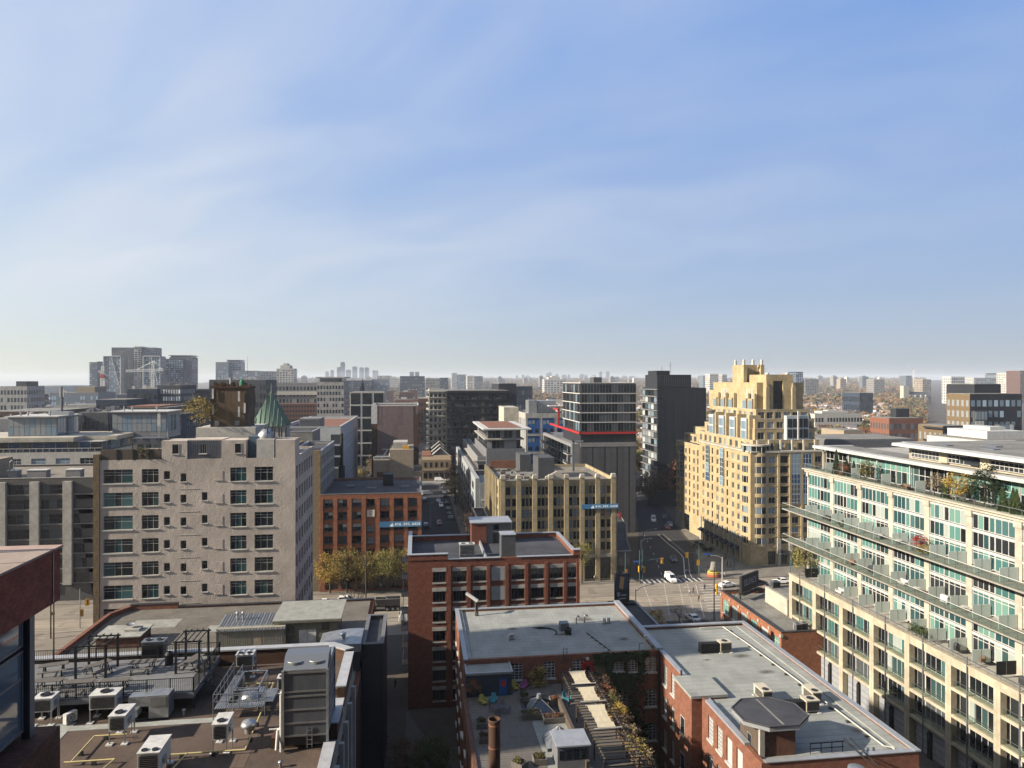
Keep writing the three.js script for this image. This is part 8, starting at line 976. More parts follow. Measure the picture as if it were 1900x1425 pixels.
{ const sp = [[13, -80.2, 2.4, 'olive', 'long low planter of olive herbs'], [15.6, -79, 2.8, 'rust', 'wide planter of rusty sedum by the skylight'], [12.9, -84.6, 1.2, 'green', 'small planter of green herbs'], [16.4, -83.4, 1.2, 'rust', 'upright planter of brown grass'], [12.3, -70.6, 1.3, 'olive', 'near planter of green herbs beside the hut'], [10.2, -70, 1.1, 'olive', 'diamond planter on the lower roof'], [7.2, -78.8, 1.2, 'brown', 'wall planter of dead stalks'], [7.2, -75.6, 1.2, 'brown', 'wall planter of dead stalks near the chimney']]; sp.forEach(([x, z, w, leaf, l], i) => { const t = thing('herb_planter', l, 'planter', [x, 15.57, z], undefined, i === 5 ? 0.78 : 0); const d = 0.6; add(t, 'frame', [bx(-w / 2, w / 2, 0, 0.6, d, d + 0.08), bx(-w / 2, w / 2, 0, 0.6, -d - 0.08, -d), bx(-w / 2, -w / 2 + 0.08, 0, 0.6, -d, d), bx(w / 2 - 0.08, w / 2, 0, 0.6, -d, d)], MAT.deckWood); add(t, 'soil', bx(-w / 2 + 0.08, w / 2 - 0.08, 0, 0.5, -d, d), MAT.soil); add(t, 'herbs', leafGeo(140 + i, 420, 0.07, 14, w / 2 - 0.1, 0.25, d, 0.7, 0.6), LEAF[leaf]); }); }
// alley and court trees
[[1.9, -92, 8, 'green'], [0.6, -80, 8.5, 'olive'], [2.2, -72, 8, 'green'], [0.2, -66, 9, 'olive'], [-1.2, -96, 6, 'brown']].forEach(([x, z, h, leaf], i) => tree('alley_tree', ['dark green tree in the shaded alley by the red block', 'olive tree midway down the shaded alley', 'green tree in the shaded alley beside the chimney', 'olive tree at the near end of the shaded alley', 'brown shrub tree against the alley wall'][i], [x, 0, z], { h, r: 2.5, ch: 2.6, leaf, n: 2600, size: 0.14, seed: 150 + i, clumps: 36 }));
[[28, -70, 11, 'rust'], [27, -64, 10, 'rust'], [28.6, -76, 9, 'olive']].forEach(([x, z, h, leaf], i) => tree('court_tree', ['rusty tree in the brick court', 'brown-red tree at the near end of the brick court', 'olive tree beside the leaning stair block'][i], [x, 0, z], { h, r: 2.3, ch: 3, leaf, n: 2200, size: 0.13, seed: 160 + i }));
// mid-distance big trees and the far wooded suburb
{
  const rr = mulberry(900), kinds = ['olive', 'ochre', 'brown', 'straw', 'rust'];
  for (let i = 0; i < 120; i++) { const a = mix(0.22, 0.64, rr()), r = mix(310, 900, rr()), k = Math.floor(rr() * 5); const x = Math.sin(a) * r, z = -Math.cos(a) * r; if (FARB.some(b => x > b[2] - 5 && x < b[3] + 5 && z < b[4] + 5 && z > b[5] - 5) || (x > 96 && x < 137 && z > -262)) continue; tree('suburb_tree', ['big olive tree among the suburb roofs', 'big ochre tree among the suburb roofs', 'big brown tree among the suburb roofs', 'big straw coloured tree among the suburb roofs', 'big rusty tree among the suburb roofs'][k], [x, 0, z], { h: 15, r: 7, ch: 5.5, leaf: kinds[k], n: 2600, size: 0.36, seed: 170 + k, clumps: 44, group: 'big trees among the suburb roofs', scale: 0.8 + rr() * 0.5, turn: rr() * 6 }); }
  const clump = leafGeo(300, 90, 1.1, 9, 4.2, 3.2, 4.2, 5.2, 0.5), cols = [[0.24, 0.16, 0.09], [0.27, 0.18, 0.07], [0.15, 0.14, 0.07], [0.18, 0.14, 0.10], [0.30, 0.16, 0.06], [0.13, 0.14, 0.06], [0.21, 0.16, 0.12]];
  const list = []; for (let i = 0; i < 42000; i++) { const a = mix(-0.3, 0.66, rr()), u = rr(), r = 430 + Math.pow(u, 1.55) * 6600, x = Math.sin(a) * r, z = -Math.cos(a) * r; if (r < 900 && x < 130) continue; if (a < 0.05 && r < 1000) continue; if (a < -0.2 && r > 1900) continue; if (vnoise(x / 90, z / 90, 4) < 0.24) continue; if (FARB.some(b => x > b[2] - 6 && x < b[3] + 6 && z < b[4] + 8 && z > b[5] - 6)) continue; list.push([x, z, r]); }
  const im = new THREE.InstancedMesh(clump, M([1, 1, 1], { side: THREE.DoubleSide, roughness: 1 }), list.length), o = new THREE.Object3D(), c = new THREE.Color(); list.forEach(([x, z, r], i) => { const s = (0.75 + rr() * 0.75) * (r > 2600 ? 1.9 : r > 1500 ? 1.35 : 1); o.position.set(x, terrain(x, z) - 0.5, z); o.rotation.y = rr() * 6.28; o.scale.set(s, s * (0.8 + rr() * 0.4), s); o.updateMatrix(); im.setMatrixAt(i, o.matrix); const k = cols[Math.floor(rr() * cols.length)], f = 0.75 + rr() * 0.5; c.setRGB(k[0] * f, k[1] * f, k[2] * f); im.setColorAt(i, c); }); im.name = 'autumn_woodland'; im.userData.kind = 'stuff'; im.castShadow = im.receiveShadow = true; scene.add(im);
}

// ---------- vehicles ----------
const carPaint = c => new THREE.MeshPhysicalMaterial({ color: lin(...c), roughness: 0.35, clearcoat: 0.8, clearcoatRoughness: 0.1, metalness: 0.15 });
const wheelGeo = (() => { const a = new THREE.CylinderGeometry(0.33, 0.33, 0.22, 18); a.rotateX(HP); return a.toNonIndexed(); })(), rimGeo = (() => { const a = new THREE.CylinderGeometry(0.2, 0.2, 0.235, 12); a.rotateX(HP); return a.toNonIndexed(); })();
const carGeo = {};
function carShape(kind) { return carGeo[kind] ??= (() => {
  const P = { sedan: { body: [[-2.3, 0.3], [-2.35, 0.75], [-2.2, 0.92], [-1.5, 0.98], [0.75, 0.98], [1.9, 0.85], [2.25, 0.68], [2.3, 0.3]], cab: [[-1.65, 0.96], [-1.05, 1.42], [0.15, 1.45], [0.95, 0.96]], top: 1.46 }, suv: { body: [[-2.3, 0.32], [-2.35, 0.95], [-2.25, 1.08], [0.8, 1.08], [2.0, 0.98], [2.28, 0.8], [2.3, 0.32]], cab: [[-2.2, 1.06], [-1.9, 1.66], [0.2, 1.7], [1.0, 1.06]], top: 1.71 }, van: { body: [[-2.6, 0.35], [-2.65, 1.15], [1.5, 1.15], [2.45, 0.95], [2.55, 0.35]], cab: [[-2.62, 1.13], [-2.5, 2.0], [0.9, 2.02], [1.75, 1.13]], top: 2.03 } }[kind];
  const body = prism(P.body, -0.9, 0.9, 0.08), n = P.cab.length; const cab = prism(P.cab, -0.76, 0.76, 0.05), sx = s => P.cab.map(([x, y]) => [x * 0.94 + 0.0, 0.97 + (y - P.cab[0][1]) * 0.86]), side = prism(P.cab.map(([x, y]) => { const cx = (P.cab[0][0] + P.cab[3][0]) / 2; return [cx + (x - cx) * 0.9, P.cab[0][1] + 0.05 + (y - P.cab[0][1]) * 0.8]; }), -0.775, 0.775);
  const screen = (a, b, k) => { const d = [b[0] - a[0], b[1] - a[1]], L = Math.hypot(...d), nx = -d[1] / L * k, ny = d[0] / L * k; const p = t => [a[0] + d[0] * t + nx * 0.02, a[1] + d[1] * t + ny * 0.02], q = t => [a[0] + d[0] * t - nx * 0.02, a[1] + d[1] * t - ny * 0.02]; return prism([p(0.12), p(0.92), q(0.92), q(0.12)], -0.68, 0.68); };
  return { body, cab, side, front: screen(P.cab[3], P.cab[2], 1), rear: screen(P.cab[0], P.cab[1], -1), top: P.top, len: P.body[P.body.length - 1][0] };
})(); }
const PAINT = { white: carPaint([0.72, 0.72, 0.71]), black: carPaint([0.012, 0.012, 0.014]), grey: carPaint([0.12, 0.125, 0.13]), silver: carPaint([0.38, 0.39, 0.4]), red: carPaint([0.16, 0.015, 0.012]), blue: carPaint([0.02, 0.05, 0.13]) };
const lampR = M([0.35, 0.02, 0.015], { roughness: 0.3 }), lampW = M([0.7, 0.7, 0.68], { roughness: 0.2 });
function car(kind, col, label, x, z, turn, group) { // turn: heading, 0 = +x
  const s = carShape(kind), t = thing(kind === 'van' ? 'delivery_van' : 'car', label, kind === 'van' ? 'van' : 'car', [x, 0.05, z], group, turn);
  add(t, 'body', s.body, PAINT[col]); add(t, 'cabin', s.cab, PAINT[col]); add(t, 'side_window', s.side, kind === 'van' ? PAINT[col] : G.black); add(t, 'windscreen', s.front, G.black); add(t, 'rear_window', s.rear, G.black);
  for (const a of [-1.4, 1.42]) for (const b of [-0.82, 0.82]) { const w = add(t, 'wheel', wheelGeo, MAT.rubber, [a, 0.33, b]); add(w, 'rim', rimGeo, MAT.metal); }
  for (const b of [-0.62, 0.62]) { add(t, 'headlight', bx(s.len - 0.12, s.len + 0.0, 0.62, 0.76, b - 0.18, b + 0.18), lampW); add(t, 'tail_light', bx(-s.len - 0.06, -s.len + 0.1, 0.7, 0.88, b - 0.2, b + 0.2), lampR); } return t;
}
const S_ = HP, N_ = -HP; // heading away from / towards the camera
car('van', 'white', 'white van crossing the zebra stripes', 67.9, -184, N_); car('sedan', 'black', 'black car driving up the curving road', 76.2, -204, N_ - 0.25); car('sedan', 'silver', 'silver car waiting beside the factory roof edge', 61.7, -153.2, S_ + 0.1);
car('sedan', 'white', 'white car turning behind the hoarding', 80.8, -177, 0.2); car('sedan', 'black', 'black car in the avenue behind the hoarding', 89.8, -177.4, 0.05); car('sedan', 'grey', 'dark grey car with a low roof in the avenue lane', 91.2, -173.2, 0.02); car('sedan', 'white', 'white car farther along the avenue by the lamp', 96.2, -178, 3.1); car('sedan', 'grey', 'grey car in the avenue beyond the white car', 101.5, -175, 3.1);
car('suv', 'white', 'white car parked before the orange brick shops', -16.6, -176.4, 0); car('sedan', 'white', 'white car half hidden by the pitched shed roof', -21.4, -175.4, 0); car('sedan', 'white', 'white car beside the red brick block corner', 33, -172.5, 0);
car('van', 'white', 'white van parked at the far side of the curving road', 90.2, -263, N_ - 0.3); car('suv', 'red', 'dark red car parked by the stone apartment wing', 90.6, -249, N_ - 0.3); car('sedan', 'silver', 'silver car parked behind the dark red one', 93.4, -254, N_ - 0.3); car('sedan', 'black', 'black car parked by the shaded arch', 96.5, -268, N_ - 0.3);
[['grey', -355], ['silver', -342], ['black', -331], ['black', -311], ['grey', -298], ['black', -287], ['grey', -277], ['black', -366]].forEach(([c, z], i) => car(i % 3 ? 'sedan' : 'suv', c, { grey: 'dark grey car in the kerb row of the narrow street', silver: 'silver car in the kerb row of the narrow street', black: 'black car in the kerb row of the narrow street' }[c], 13.4, z, S_, 'cars parked in the narrow street'));
car('sedan', 'silver', 'silver car driving up the narrow street', 9.9, -318.5, N_); car('suv', 'white', 'white car driving up the narrow street', 10.6, -306, N_); car('van', 'white', 'white van angled in the narrow street by the orange block', 5.2, -338, 0.2); car('suv', 'black', 'black car parked by the orange block', 3.9, -320, S_); car('suv', 'red', 'dark red pickup car in the narrow street', 8.6, -267, N_); car('suv', 'blue', 'blue car parked at the orange block corner', 3.6, -264, S_); car('van', 'white', 'white truck parked before the gabled terrace', 12.4, -396 + 12, 0); car('sedan', 'white', 'white car beside the white truck at the gabled terrace', 17.5, -383.5, 0);
{ // box truck nose at the red block corner and dump truck
  const t = thing('dump_truck', 'black dump truck with silver wheels waiting in the avenue', 'truck', [-7.6, 0.05, -169.8]); const bk = carPaint([0.014, 0.014, 0.016]); add(t, 'dump_body', prism([[-1.4, 1.3], [-1.9, 2.9], [3.9, 2.75], [3.9, 1.2]], -1.2, 1.2, 0.05), bk); add(t, 'body_rim', [bx(-1.9, 3.9, 2.78, 2.9, -1.25, -1.1), bx(-1.9, 3.9, 2.78, 2.9, 1.1, 1.25)], MAT.midGrey); add(t, 'cab', prism([[-4.0, 0.7], [-4.0, 1.6], [-3.3, 1.75], [-3.0, 2.7], [-1.9, 2.7], [-1.9, 0.7]], -1.15, 1.15, 0.06), bk); add(t, 'windscreen', bx(-3.3, -3.15, 1.85, 2.5, -1, 1), G.dark2); add(t, 'chassis', bx(-3.9, 3.9, 0.6, 1.0, -0.6, 0.6), MAT.darkMetal); add(t, 'fuel_tank', bx(-1.6, 0.4, 0.55, 1.05, 0.7, 1.15), MAT.metal); add(t, 'exhaust', cyl(-1.75, 1.2, 3.4, 1.0, 0.1), MAT.metal); add(t, 'hoop', pipe([[-2, 2.9, 1], [-1.6, 3.5, 1], [0.6, 3.4, 1], [1, 2.9, 1]], 0.1), MAT.paleConc); for (const x of [-3.2, 0.9, 2.2, 3.4]) for (const z of [-1.05, 1.05]) { const w = add(t, 'wheel', wheelGeo, MAT.rubber, [x, 0.5, z]); w.scale.setScalar(1.5); add(w, 'rim', rimGeo, MAT.metal); }
  const b = thing('box_truck', 'white box truck nosing out behind the red brick block', 'truck', [0.6, 0.05, -160.5]); add(b, 'cargo_box', bx(-2.6, 3, 0.9, 3.4, -1.2, 1.2), MAT.acWhite); add(b, 'cab', prism([[-4.4, 0.5], [-4.4, 1.4], [-3.9, 2.4], [-2.62, 2.4], [-2.62, 0.5]], -1.05, 1.05, 0.05), PAINT.white); add(b, 'windscreen', bx(-4.26, -4.1, 1.5, 2.2, -0.9, 0.9), G.black); for (const x of [-3.5, 1.6]) for (const z of [-0.95, 0.95]) { const w = add(b, 'wheel', wheelGeo, MAT.rubber, [x, 0.42, z]); w.scale.setScalar(1.25); add(w, 'rim', rimGeo, MAT.metal); }
}

// ---------- people ----------
const skinC = [0.42, 0.27, 0.19];
function personGeo(pose, top, legs, hair) {
  const J = pose, res = 64, mc = new MarchingCubes(res, new THREE.MeshBasicMaterial(), false, false, 60000); mc.isolation = 0; const S = 1.0, smin = (a, b, k) => { const h = clamp(0.5 + 0.5 * (b - a) / k); return mix(b, a, h) - k * h * (1 - h); };
  const cap = (p, a, b, ra, rb) => { const bx_ = b[0] - a[0], by = b[1] - a[1], bz = b[2] - a[2], t = clamp(((p[0] - a[0]) * bx_ + (p[1] - a[1]) * by + (p[2] - a[2]) * bz) / (bx_ * bx_ + by * by + bz * bz)); return Math.hypot(p[0] - a[0] - bx_ * t, p[1] - a[1] - by * t, p[2] - a[2] - bz * t) - mix(ra, rb, t); };
  const bones = [[J.hip, J.chest, 0.15, 0.17], [J.chest, J.neck, 0.15, 0.07], [[J.chest[0], J.chest[1] + 0.1, J.chest[2] - 0.14], [J.chest[0], J.chest[1] + 0.1, J.chest[2] + 0.14], 0.1, 0.1], [J.neck, J.head, 0.06, 0.1], [J.head, [J.head[0] + 0.01, J.head[1] + 0.08, J.head[2]], 0.105, 0.1]];
  for (const s of [0, 1]) bones.push([J.sh[s], J.el[s], 0.07, 0.055], [J.el[s], J.ha[s], 0.055, 0.04], [J.hp[s], J.kn[s], 0.1, 0.07], [J.kn[s], J.an[s], 0.07, 0.05], [J.an[s], [J.an[s][0] + 0.16, J.an[s][1] - 0.03, J.an[s][2]], 0.055, 0.045]);
  for (let z = 0; z < res; z++) for (let y = 0; y < res; y++) for (let x = 0; x < res; x++) { const p = [(x - 32) / 32 * S, (y - 32) / 32 * S + 0.92, (z - 32) / 32 * S]; let d = 9; for (const b of bones) d = smin(d, cap(p, b[0], b[1], b[2], b[3]), 0.04); mc.field[x + y * res + z * res * res] = -d; }
  mc.update(); const n = mc.count, P = [], N = [], C = []; for (let i = 0; i < n; i++) { const x = mc.positionArray[i * 3] * S, y = mc.positionArray[i * 3 + 1] * S + 0.92, z = mc.positionArray[i * 3 + 2] * S; P.push(x, y, z); N.push(mc.normalArray[i * 3], mc.normalArray[i * 3 + 1], mc.normalArray[i * 3 + 2]); const hd = [0, 1].some(s => Math.hypot(x - J.ha[s][0], y - J.ha[s][1], z - J.ha[s][2]) < 0.09); const c = y > J.neck[1] + 0.02 ? (y > J.head[1] + 0.06 || x < J.head[0] - 0.03 ? hair : skinC) : hd ? skinC : y > J.hip[1] - 0.02 ? top : y > 0.13 ? legs : [0.03, 0.03, 0.03]; C.push(...c); }
  const g = mk(P, N); g.setAttribute('color', new THREE.Float32BufferAttribute(C, 3)); return g;
}
const walkPose = k => ({ hip: [0, 0.95, 0], chest: [0.03, 1.25, 0], neck: [0.04, 1.47, 0], head: [0.07, 1.6, 0], hp: [[0, 0.92, -0.09], [0, 0.92, 0.09]], kn: [[0.16 * k, 0.5, -0.1], [-0.04, 0.5, 0.1]], an: [[0.24 * k, 0.08, -0.1], [-0.26 * k, 0.13, 0.1]], sh: [[0.02, 1.4, -0.19], [0.02, 1.4, 0.19]], el: [[-0.14 * k, 1.14, -0.24], [0.12 * k, 1.14, 0.24]], ha: [[-0.06 * k, 0.9, -0.25], [0.26 * k, 0.95, 0.23]] });
const pm = new THREE.MeshStandardMaterial({ vertexColors: true, roughness: 0.9 });
{
  const kinds = [['dark coat and black trousers', [0.02, 0.02, 0.025], [0.018, 0.018, 0.02], [0.02, 0.015, 0.01], 1], ['pale jacket and jeans', [0.45, 0.44, 0.42], [0.04, 0.06, 0.1], [0.05, 0.03, 0.02], 0.8], ['brown jacket and dark trousers', [0.14, 0.08, 0.05], [0.02, 0.02, 0.025], [0.02, 0.015, 0.01], 1], ['grey hooded top and black trousers', [0.16, 0.16, 0.17], [0.015, 0.015, 0.017], [0.03, 0.02, 0.015], 0.6]], geos = kinds.map(k => personGeo(walkPose(k[4]), k[1], k[2], k[3]));
  const at = [[0, 73.4, -174.3, 1.4, 'walking on the ladder crossing'], [1, 67.9, -170.6, -1.2, 'walking in the middle of the crossroads'], [0, 69.4, -172, -1.2, 'walking beside the pale jacket in the crossroads'], [2, 68.3, -165.8, 1.5, 'walking on the near end of the ladder crossing'], [0, 80, -189, 0.4, 'standing on the plaza near the thimble sculpture'], [3, 88.4, -207, 1.4, 'walking under the stone arcade'], [0, 89.2, -195.5, 2, 'walking past the corner awnings'], [2, 90, -195, 2, 'walking beside the dark coat by the awnings'], [3, 83.6, -184.9, 3, 'walking behind the thimble sculpture'], [0, -3.6, -126, 1.6, 'walking in the shaded alley'], [1, -9, -186.5, 0, 'walking past the orange brick shops'], [2, 92, -203, 1.4, 'walking along the stone arcade'], [3, 47.5, -186.6, 0, 'walking past the yellow stone block']];
  for (const [k, x, z, a, w] of at) { const m = mesh('person', geos[k], pm); m.position.set(x, 0.06, z); m.rotation.y = a; tag(m, `person in ${kinds[k][0]} ${w}`, 'person'); }
}

// ---------- street furniture ----------
function signal(label, x, z, turn, arm = 0, poleMat = MAT.tealPole) { const t = thing('traffic_signal', label, 'traffic light', [x, 0.1, z], undefined, turn); add(t, 'pole', cyl(0, 0, 8.6, 0, 0.12, 0.09, 10), poleMat); const heads = arm ? [[arm, 5.4], [0.3, 3.2]] : [[0.3, 3.4]]; if (arm) add(t, 'arm', pipe([[0, 5.6, 0], [arm, 6.1, 0]], 0.06), poleMat); for (const [hx, hy] of heads) { const h = add(t, 'signal_head', [bx(hx - 0.2, hx + 0.2, hy - 0.55, hy + 0.55, -0.14, 0.14), bx(hx - 0.42, hx + 0.42, hy - 0.8, hy + 0.8, -0.17, -0.14)], MAT.signYellow); for (let i = 0; i < 3; i++) add(h, 'lens', cyl(0, 0, 0.06, 0, 0.13, 0.13, 12).rotateX(HP).translate(hx, hy + 0.33 - i * 0.33, 0.14), M([[0.12, 0.01, 0.01], [0.12, 0.08, 0.01], [0.01, 0.09, 0.03]][i])); } return t; }
signal('traffic light by the yellow stone block corner', 54.6, -181.6, 0, 0); signal('traffic light with a blue street sign left of the curving road', 60.2, -184.2, 0, 5.4); signal('traffic light on the plaza beside the curving road', 78.2, -189.6, Math.PI, 3.6); signal('slim traffic light on the shop kerb', 59.2, -183.9, HP, 0); signal('golden traffic light at the far left crossing', -72.5, -166, 0.5, 1.4, MAT.galv);
{ const m = printed(textTex(256, 48, (g, w, h) => { g.fillStyle = '#1d4a8c'; g.fillRect(0, 0, w, h); })); for (const [x, z, l] of [[58.5, -184, 'small blue street name plate on the signal pole'], [80.5, -189.4, 'small blue street name plate over the plaza']]) { const t = thing('street_sign', l, 'sign', [x, 5.6, z]); add(t, 'plate', bx(-1, 1, -0.22, 0.22, -0.03, 0.03), m); add(t, 'bracket', bar([-1.3, 0.1, 0], [-1, 0.1, 0], 0.03), MAT.steel); } }
function lamp(label, x, z, h, turn, mat = MAT.acWhite, L = 2.4) { const t = thing('street_lamp', label, 'street lamp', [x, 0.1, z], undefined, turn); add(t, 'pole', cyl(0, 0, h, 0, 0.13, 0.08, 10), mat); add(t, 'arm', pipe([[0, h - 0.4, 0], [L * 0.4, h + 0.3, 0], [L, h + 0.45, 0]], 0.06), mat); add(t, 'lamp_head', prism([[-0.35, 0], [0.35, 0], [0.3, 0.16], [-0.3, 0.16]], -0.16, 0.16, 0.03).translate(L + 0.3, h + 0.38, 0), MAT.galv); return t; }
lamp('white curved street lamp before the hoarding', 77.5, -172.9, 8.8, Math.PI, MAT.acWhite); lamp('tall teal lamp pole on the plaza by the corner awnings', 89.6, -191.9, 10.8, 0.4, MAT.tealPole, 1.2); lamp('teal lamp pole by the white avenue car', 97, -174.6, 8.2, Math.PI, MAT.tealPole); lamp('lamp with a long arm over the dark shop', 66.6, -203, 9.5, 0, MAT.steel, 3.4); lamp('short arm lamp beside the dark shop wall', 63.4, -195.5, 8.5, 0, MAT.acWhite, 2.6); lamp('lamp bending over the narrow parked street', 5.2, -262, 9, 0, MAT.acWhite, 2.6); lamp('teal lamp pole next to the glass loft corner', 112, -178, 11, 0, MAT.tealPole, 1); lamp('lamp over the avenue near the factory edge', 47.8, -151.2, 8, 0.4, MAT.steel, 4.6);
function pole(label, x, z, h) { const t = thing('utility_pole', label, 'utility pole', [x, 0, z]); add(t, 'pole', cyl(0, 0, h, 0, 0.16, 0.12, 8), MAT.bark); add(t, 'crossarm', [bx(-0.9, 0.9, h - 0.9, h - 0.75, -0.06, 0.06), bx(-0.25, 0.25, h * 0.55, h * 0.55 + 0.6, 0.1, 0.4)], MAT.wood); }
pole('tall wooden pole rising before the orange brick block', -11.2, -163.2, 22); pole('wooden utility pole on the shop kerb by the silver car', 66.4, -152.4, 12); pole('wooden pole beside the far left crossing', -75.8, -160.5, 13); pole('second wooden pole near the low brick store', -71, -151.5, 14); pole('pale steel pole by the far left crossing', -80.5, -163, 12);
{ const g = thing('overhead_wire', 'thin overhead wires strung across the crossroads', 'wire', [66, 8, -175]); const w = (a, b) => { const p = []; for (let i = 0; i <= 12; i++) { const t = i / 12; p.push([mix(a[0], b[0], t) - 66, mix(a[1], b[1], t) - 8 - 1.2 * Math.sin(t * Math.PI), mix(a[2], b[2], t) + 175]); } return pipe(p, 0.03, 4); }; add(g, 'wire', [...w([54.6, 8.6, -181.6], [77.5, 8.4, -172.9]), ...w([89.6, 10, -191.9], [112, 9, -178])], MAT.black); }
{ // thimble sculpture
  const t = thing('thimble_sculpture', 'giant grey thimble standing on stacked coloured buttons', 'sculpture', [81.1, 0.13, -186.5]); const ring = (r, y, h) => lathe([[0, y], [r - 0.12, y], [r, y + h * 0.3], [r, y + h * 0.7], [r - 0.12, y + h], [0, y + h]], 28); add(t, 'red_button', ring(1.85, 0, 0.5), M([0.4, 0.1, 0.06])); add(t, 'orange_button', ring(1.75, 0.5, 0.5), M([0.55, 0.25, 0.1])); add(t, 'yellow_button', ring(1.6, 1.0, 0.5), M([0.6, 0.42, 0.1])); add(t, 'green_button', ring(1.35, 1.5, 0.42), M([0.2, 0.24, 0.1])); add(t, 'thimble', lathe([[1.05, 1.92], [1.1, 2.1], [0.95, 2.2], [0.72, 3.7], [0.6, 3.95], [0, 4.0]], 28), MAT.concrete); for (let k = 0; k < 3; k++) add(t, 'thimble_ring', lathe([[0.93 - k * 0.07, 2.45 + k * 0.45], [0.96 - k * 0.07, 2.5 + k * 0.45], [0.91 - k * 0.07, 2.58 + k * 0.45]], 24), MAT.concrete);
}
{ const t = thing('yellow_marker_post', 'squat yellow marker post at the ladder crossing', 'post', [75.2, 0.1, -171.2]); add(t, 'post', lathe([[0.3, 0], [0.34, 0.2], [0.28, 0.4], [0.3, 1.6], [0.36, 1.9], [0.3, 2.4], [0.12, 2.6], [0, 2.62]], 14), MAT.signYellow); }
{ // three-sided poster tower at the factory corner
  const t = thing('poster_tower', 'dark three-sided poster tower at the avenue corner', 'billboard', [43.4, 6.2, -147.4]), H = 6; add(t, 'panel', prism([[-1.5, 0], [1.8, 0], [1.65, H], [-1.35, H]], -0.12, 0.12).rotateY(0.12).translate(0, 0.5, 0), MAT.black); add(t, 'poster', panelPlane(2.85, 5.6).rotateY(0.12).translate(0.13, 3.5, 0.15), printed(textTex(256, 448, (g, w, h) => { g.fillStyle = '#1b2a44'; g.fillRect(0, 0, w, h); g.fillStyle = '#101218'; g.fillRect(0, 250, w, 198); g.fillStyle = '#8a6f48'; g.beginPath(); g.moveTo(96, 20); g.lineTo(180, 40); g.lineTo(150, 250); g.lineTo(70, 220); g.fill(); g.fillStyle = '#6f7886'; for (const [x, y, a, b] of [[30, 290, 60, 70], [110, 330, 110, 26], [60, 390, 150, 22]]) g.fillRect(x, y, a, b); }))); add(t, 'side_panel', bx(-0.1, 0.1, 0, H, -2.6, 0).rotateY(0.5).translate(1.8, 0.5, -0.15), MAT.black); add(t, 'side_panel', bx(-0.1, 0.1, 0, H, -2.6, 0).rotateY(-0.55).translate(-1.4, 0.5, -0.1), MAT.black); add(t, 'frame', [bx(-2.6, 3, 0.1, 0.4, -1.5, 1), bx(-2, -1.8, 0, 0.1, -1.2, 0.8), bx(2.2, 2.4, 0, 0.1, -1.2, 0.8)], MAT.black);
  const b = { x0: 31.6, x1: 47, z0: -110, z1: -149, y1: 6.3 }, s = rootAt('low_dark_shop', 'low dark roofed shop below the poster tower', 'building', b); block(s, b, {}, MAT.darkBrick, MAT.tar, { par: 0.1, cope: MAT.steel });
}
for (const [x, z] of [[94, -214], [92.4, -218]]) bush('plaza_planting', 'dark planted bed on the plaza beside the arcade', [x - 3, 0.15, z], 2.0, 2.2, 'dark', 900, 0.14, Math.round(-z), 'shrub', 'planted beds on the plaza');
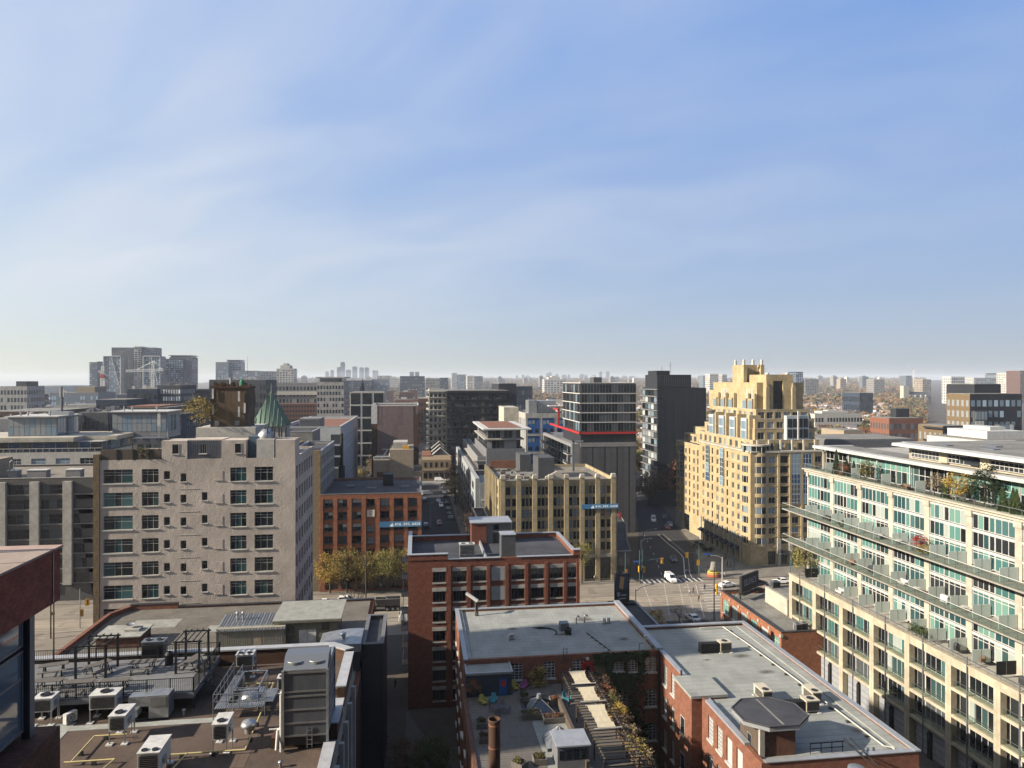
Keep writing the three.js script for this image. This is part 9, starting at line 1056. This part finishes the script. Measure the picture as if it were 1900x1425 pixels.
{ // balcony furniture
  const wht = MAT.acWhite, dk = MAT.darkMetal; let i = 0; for (const [y, z, kind, l] of [[28.5, -127.5, 'table', 'white patio table at the end of the top balcony'], [28.5, -121, 'sofa', 'dark outdoor sofa on the top balcony'], [28.5, -111.5, 'table', 'dark table beside the balcony shrub'], [28.5, -106, 'sofa', 'grey covered furniture on the top balcony'], [28.5, -101.5, 'table', 'pale lounger table by the red maple'], [22.4, -121, 'table', 'dark table on the middle balcony'], [22.4, -113.5, 'sofa', 'wooden seat among pots on the middle balcony'], [22.4, -108, 'grill', 'black covered grill on the middle balcony'], [22.4, -101, 'sofa', 'white sofa on the middle balcony'], [22.4, -97, 'table', 'white coffee table beside the white sofa'], [22.4, -88, 'table', 'round white table on the middle balcony'], [22.4, -92, 'grill', 'grey covered grill by the round white table'], [16.5, -116.5, 'sofa', 'white garden chair on the podium terrace'], [16.5, -90, 'grill', 'dark barbecue on the podium terrace'], [16.5, -86, 'sofa', 'brown timber bench on the podium terrace'], [16.5, -78, 'grill', 'black barbecue on the near podium terrace'], [36.65, -118, 'table', 'dark table on the roof terrace'], [36.65, -104, 'sofa', 'red-brown sofa on the roof terrace']]) {
    const t = thing(kind === 'sofa' ? 'outdoor_sofa' : kind === 'grill' ? 'covered_grill' : 'patio_table', l, kind === 'grill' ? 'grill' : kind, [y > 36 ? 77.3 : 74 + (i++ % 3) * 0.3, y, z]); const m = /white|pale/.test(l) ? wht : /brown|wood/.test(l) ? MAT.planter : /grey/.test(l) ? MAT.midGrey : dk;
    if (kind === 'sofa') { add(t, 'seat', bx(-0.35, 0.35, 0.18, 0.42, -0.8, 0.8), m); add(t, 'backrest', bx(0.25, 0.4, 0.42, 0.85, -0.8, 0.8), m); for (const s of [-1, 1]) add(t, 'armrest', bx(-0.35, 0.35, 0.42, 0.6, s * 0.8 - 0.08, s * 0.8 + 0.08), m); add(t, 'leg', [bx(-0.3, -0.24, 0, 0.18, -0.75, -0.69), bx(0.24, 0.3, 0, 0.18, -0.75, -0.69), bx(-0.3, -0.24, 0, 0.18, 0.69, 0.75), bx(0.24, 0.3, 0, 0.18, 0.69, 0.75)], dk); }
    else if (kind === 'grill') { add(t, 'cover', prism([[-0.35, 0.1], [0.35, 0.1], [0.32, 0.85], [0.15, 1.1], [-0.2, 1.1], [-0.33, 0.85]], -0.7, 0.7, 0.06), m); add(t, 'side_shelf', bx(-0.25, 0.25, 0.8, 0.85, 0.7, 1.0), dk); }
    else { add(t, 'top', lathe([[0, 0.7], [0.55, 0.7], [0.55, 0.75], [0, 0.76]], 18), m); for (let k = 0; k < 3; k++) add(t, 'leg', bar([0, 0.7, 0], [Math.cos(k * 2.1) * 0.4, 0, Math.sin(k * 2.1) * 0.4], 0.03), dk); }
  }
}
renderer.render(scene, camera);
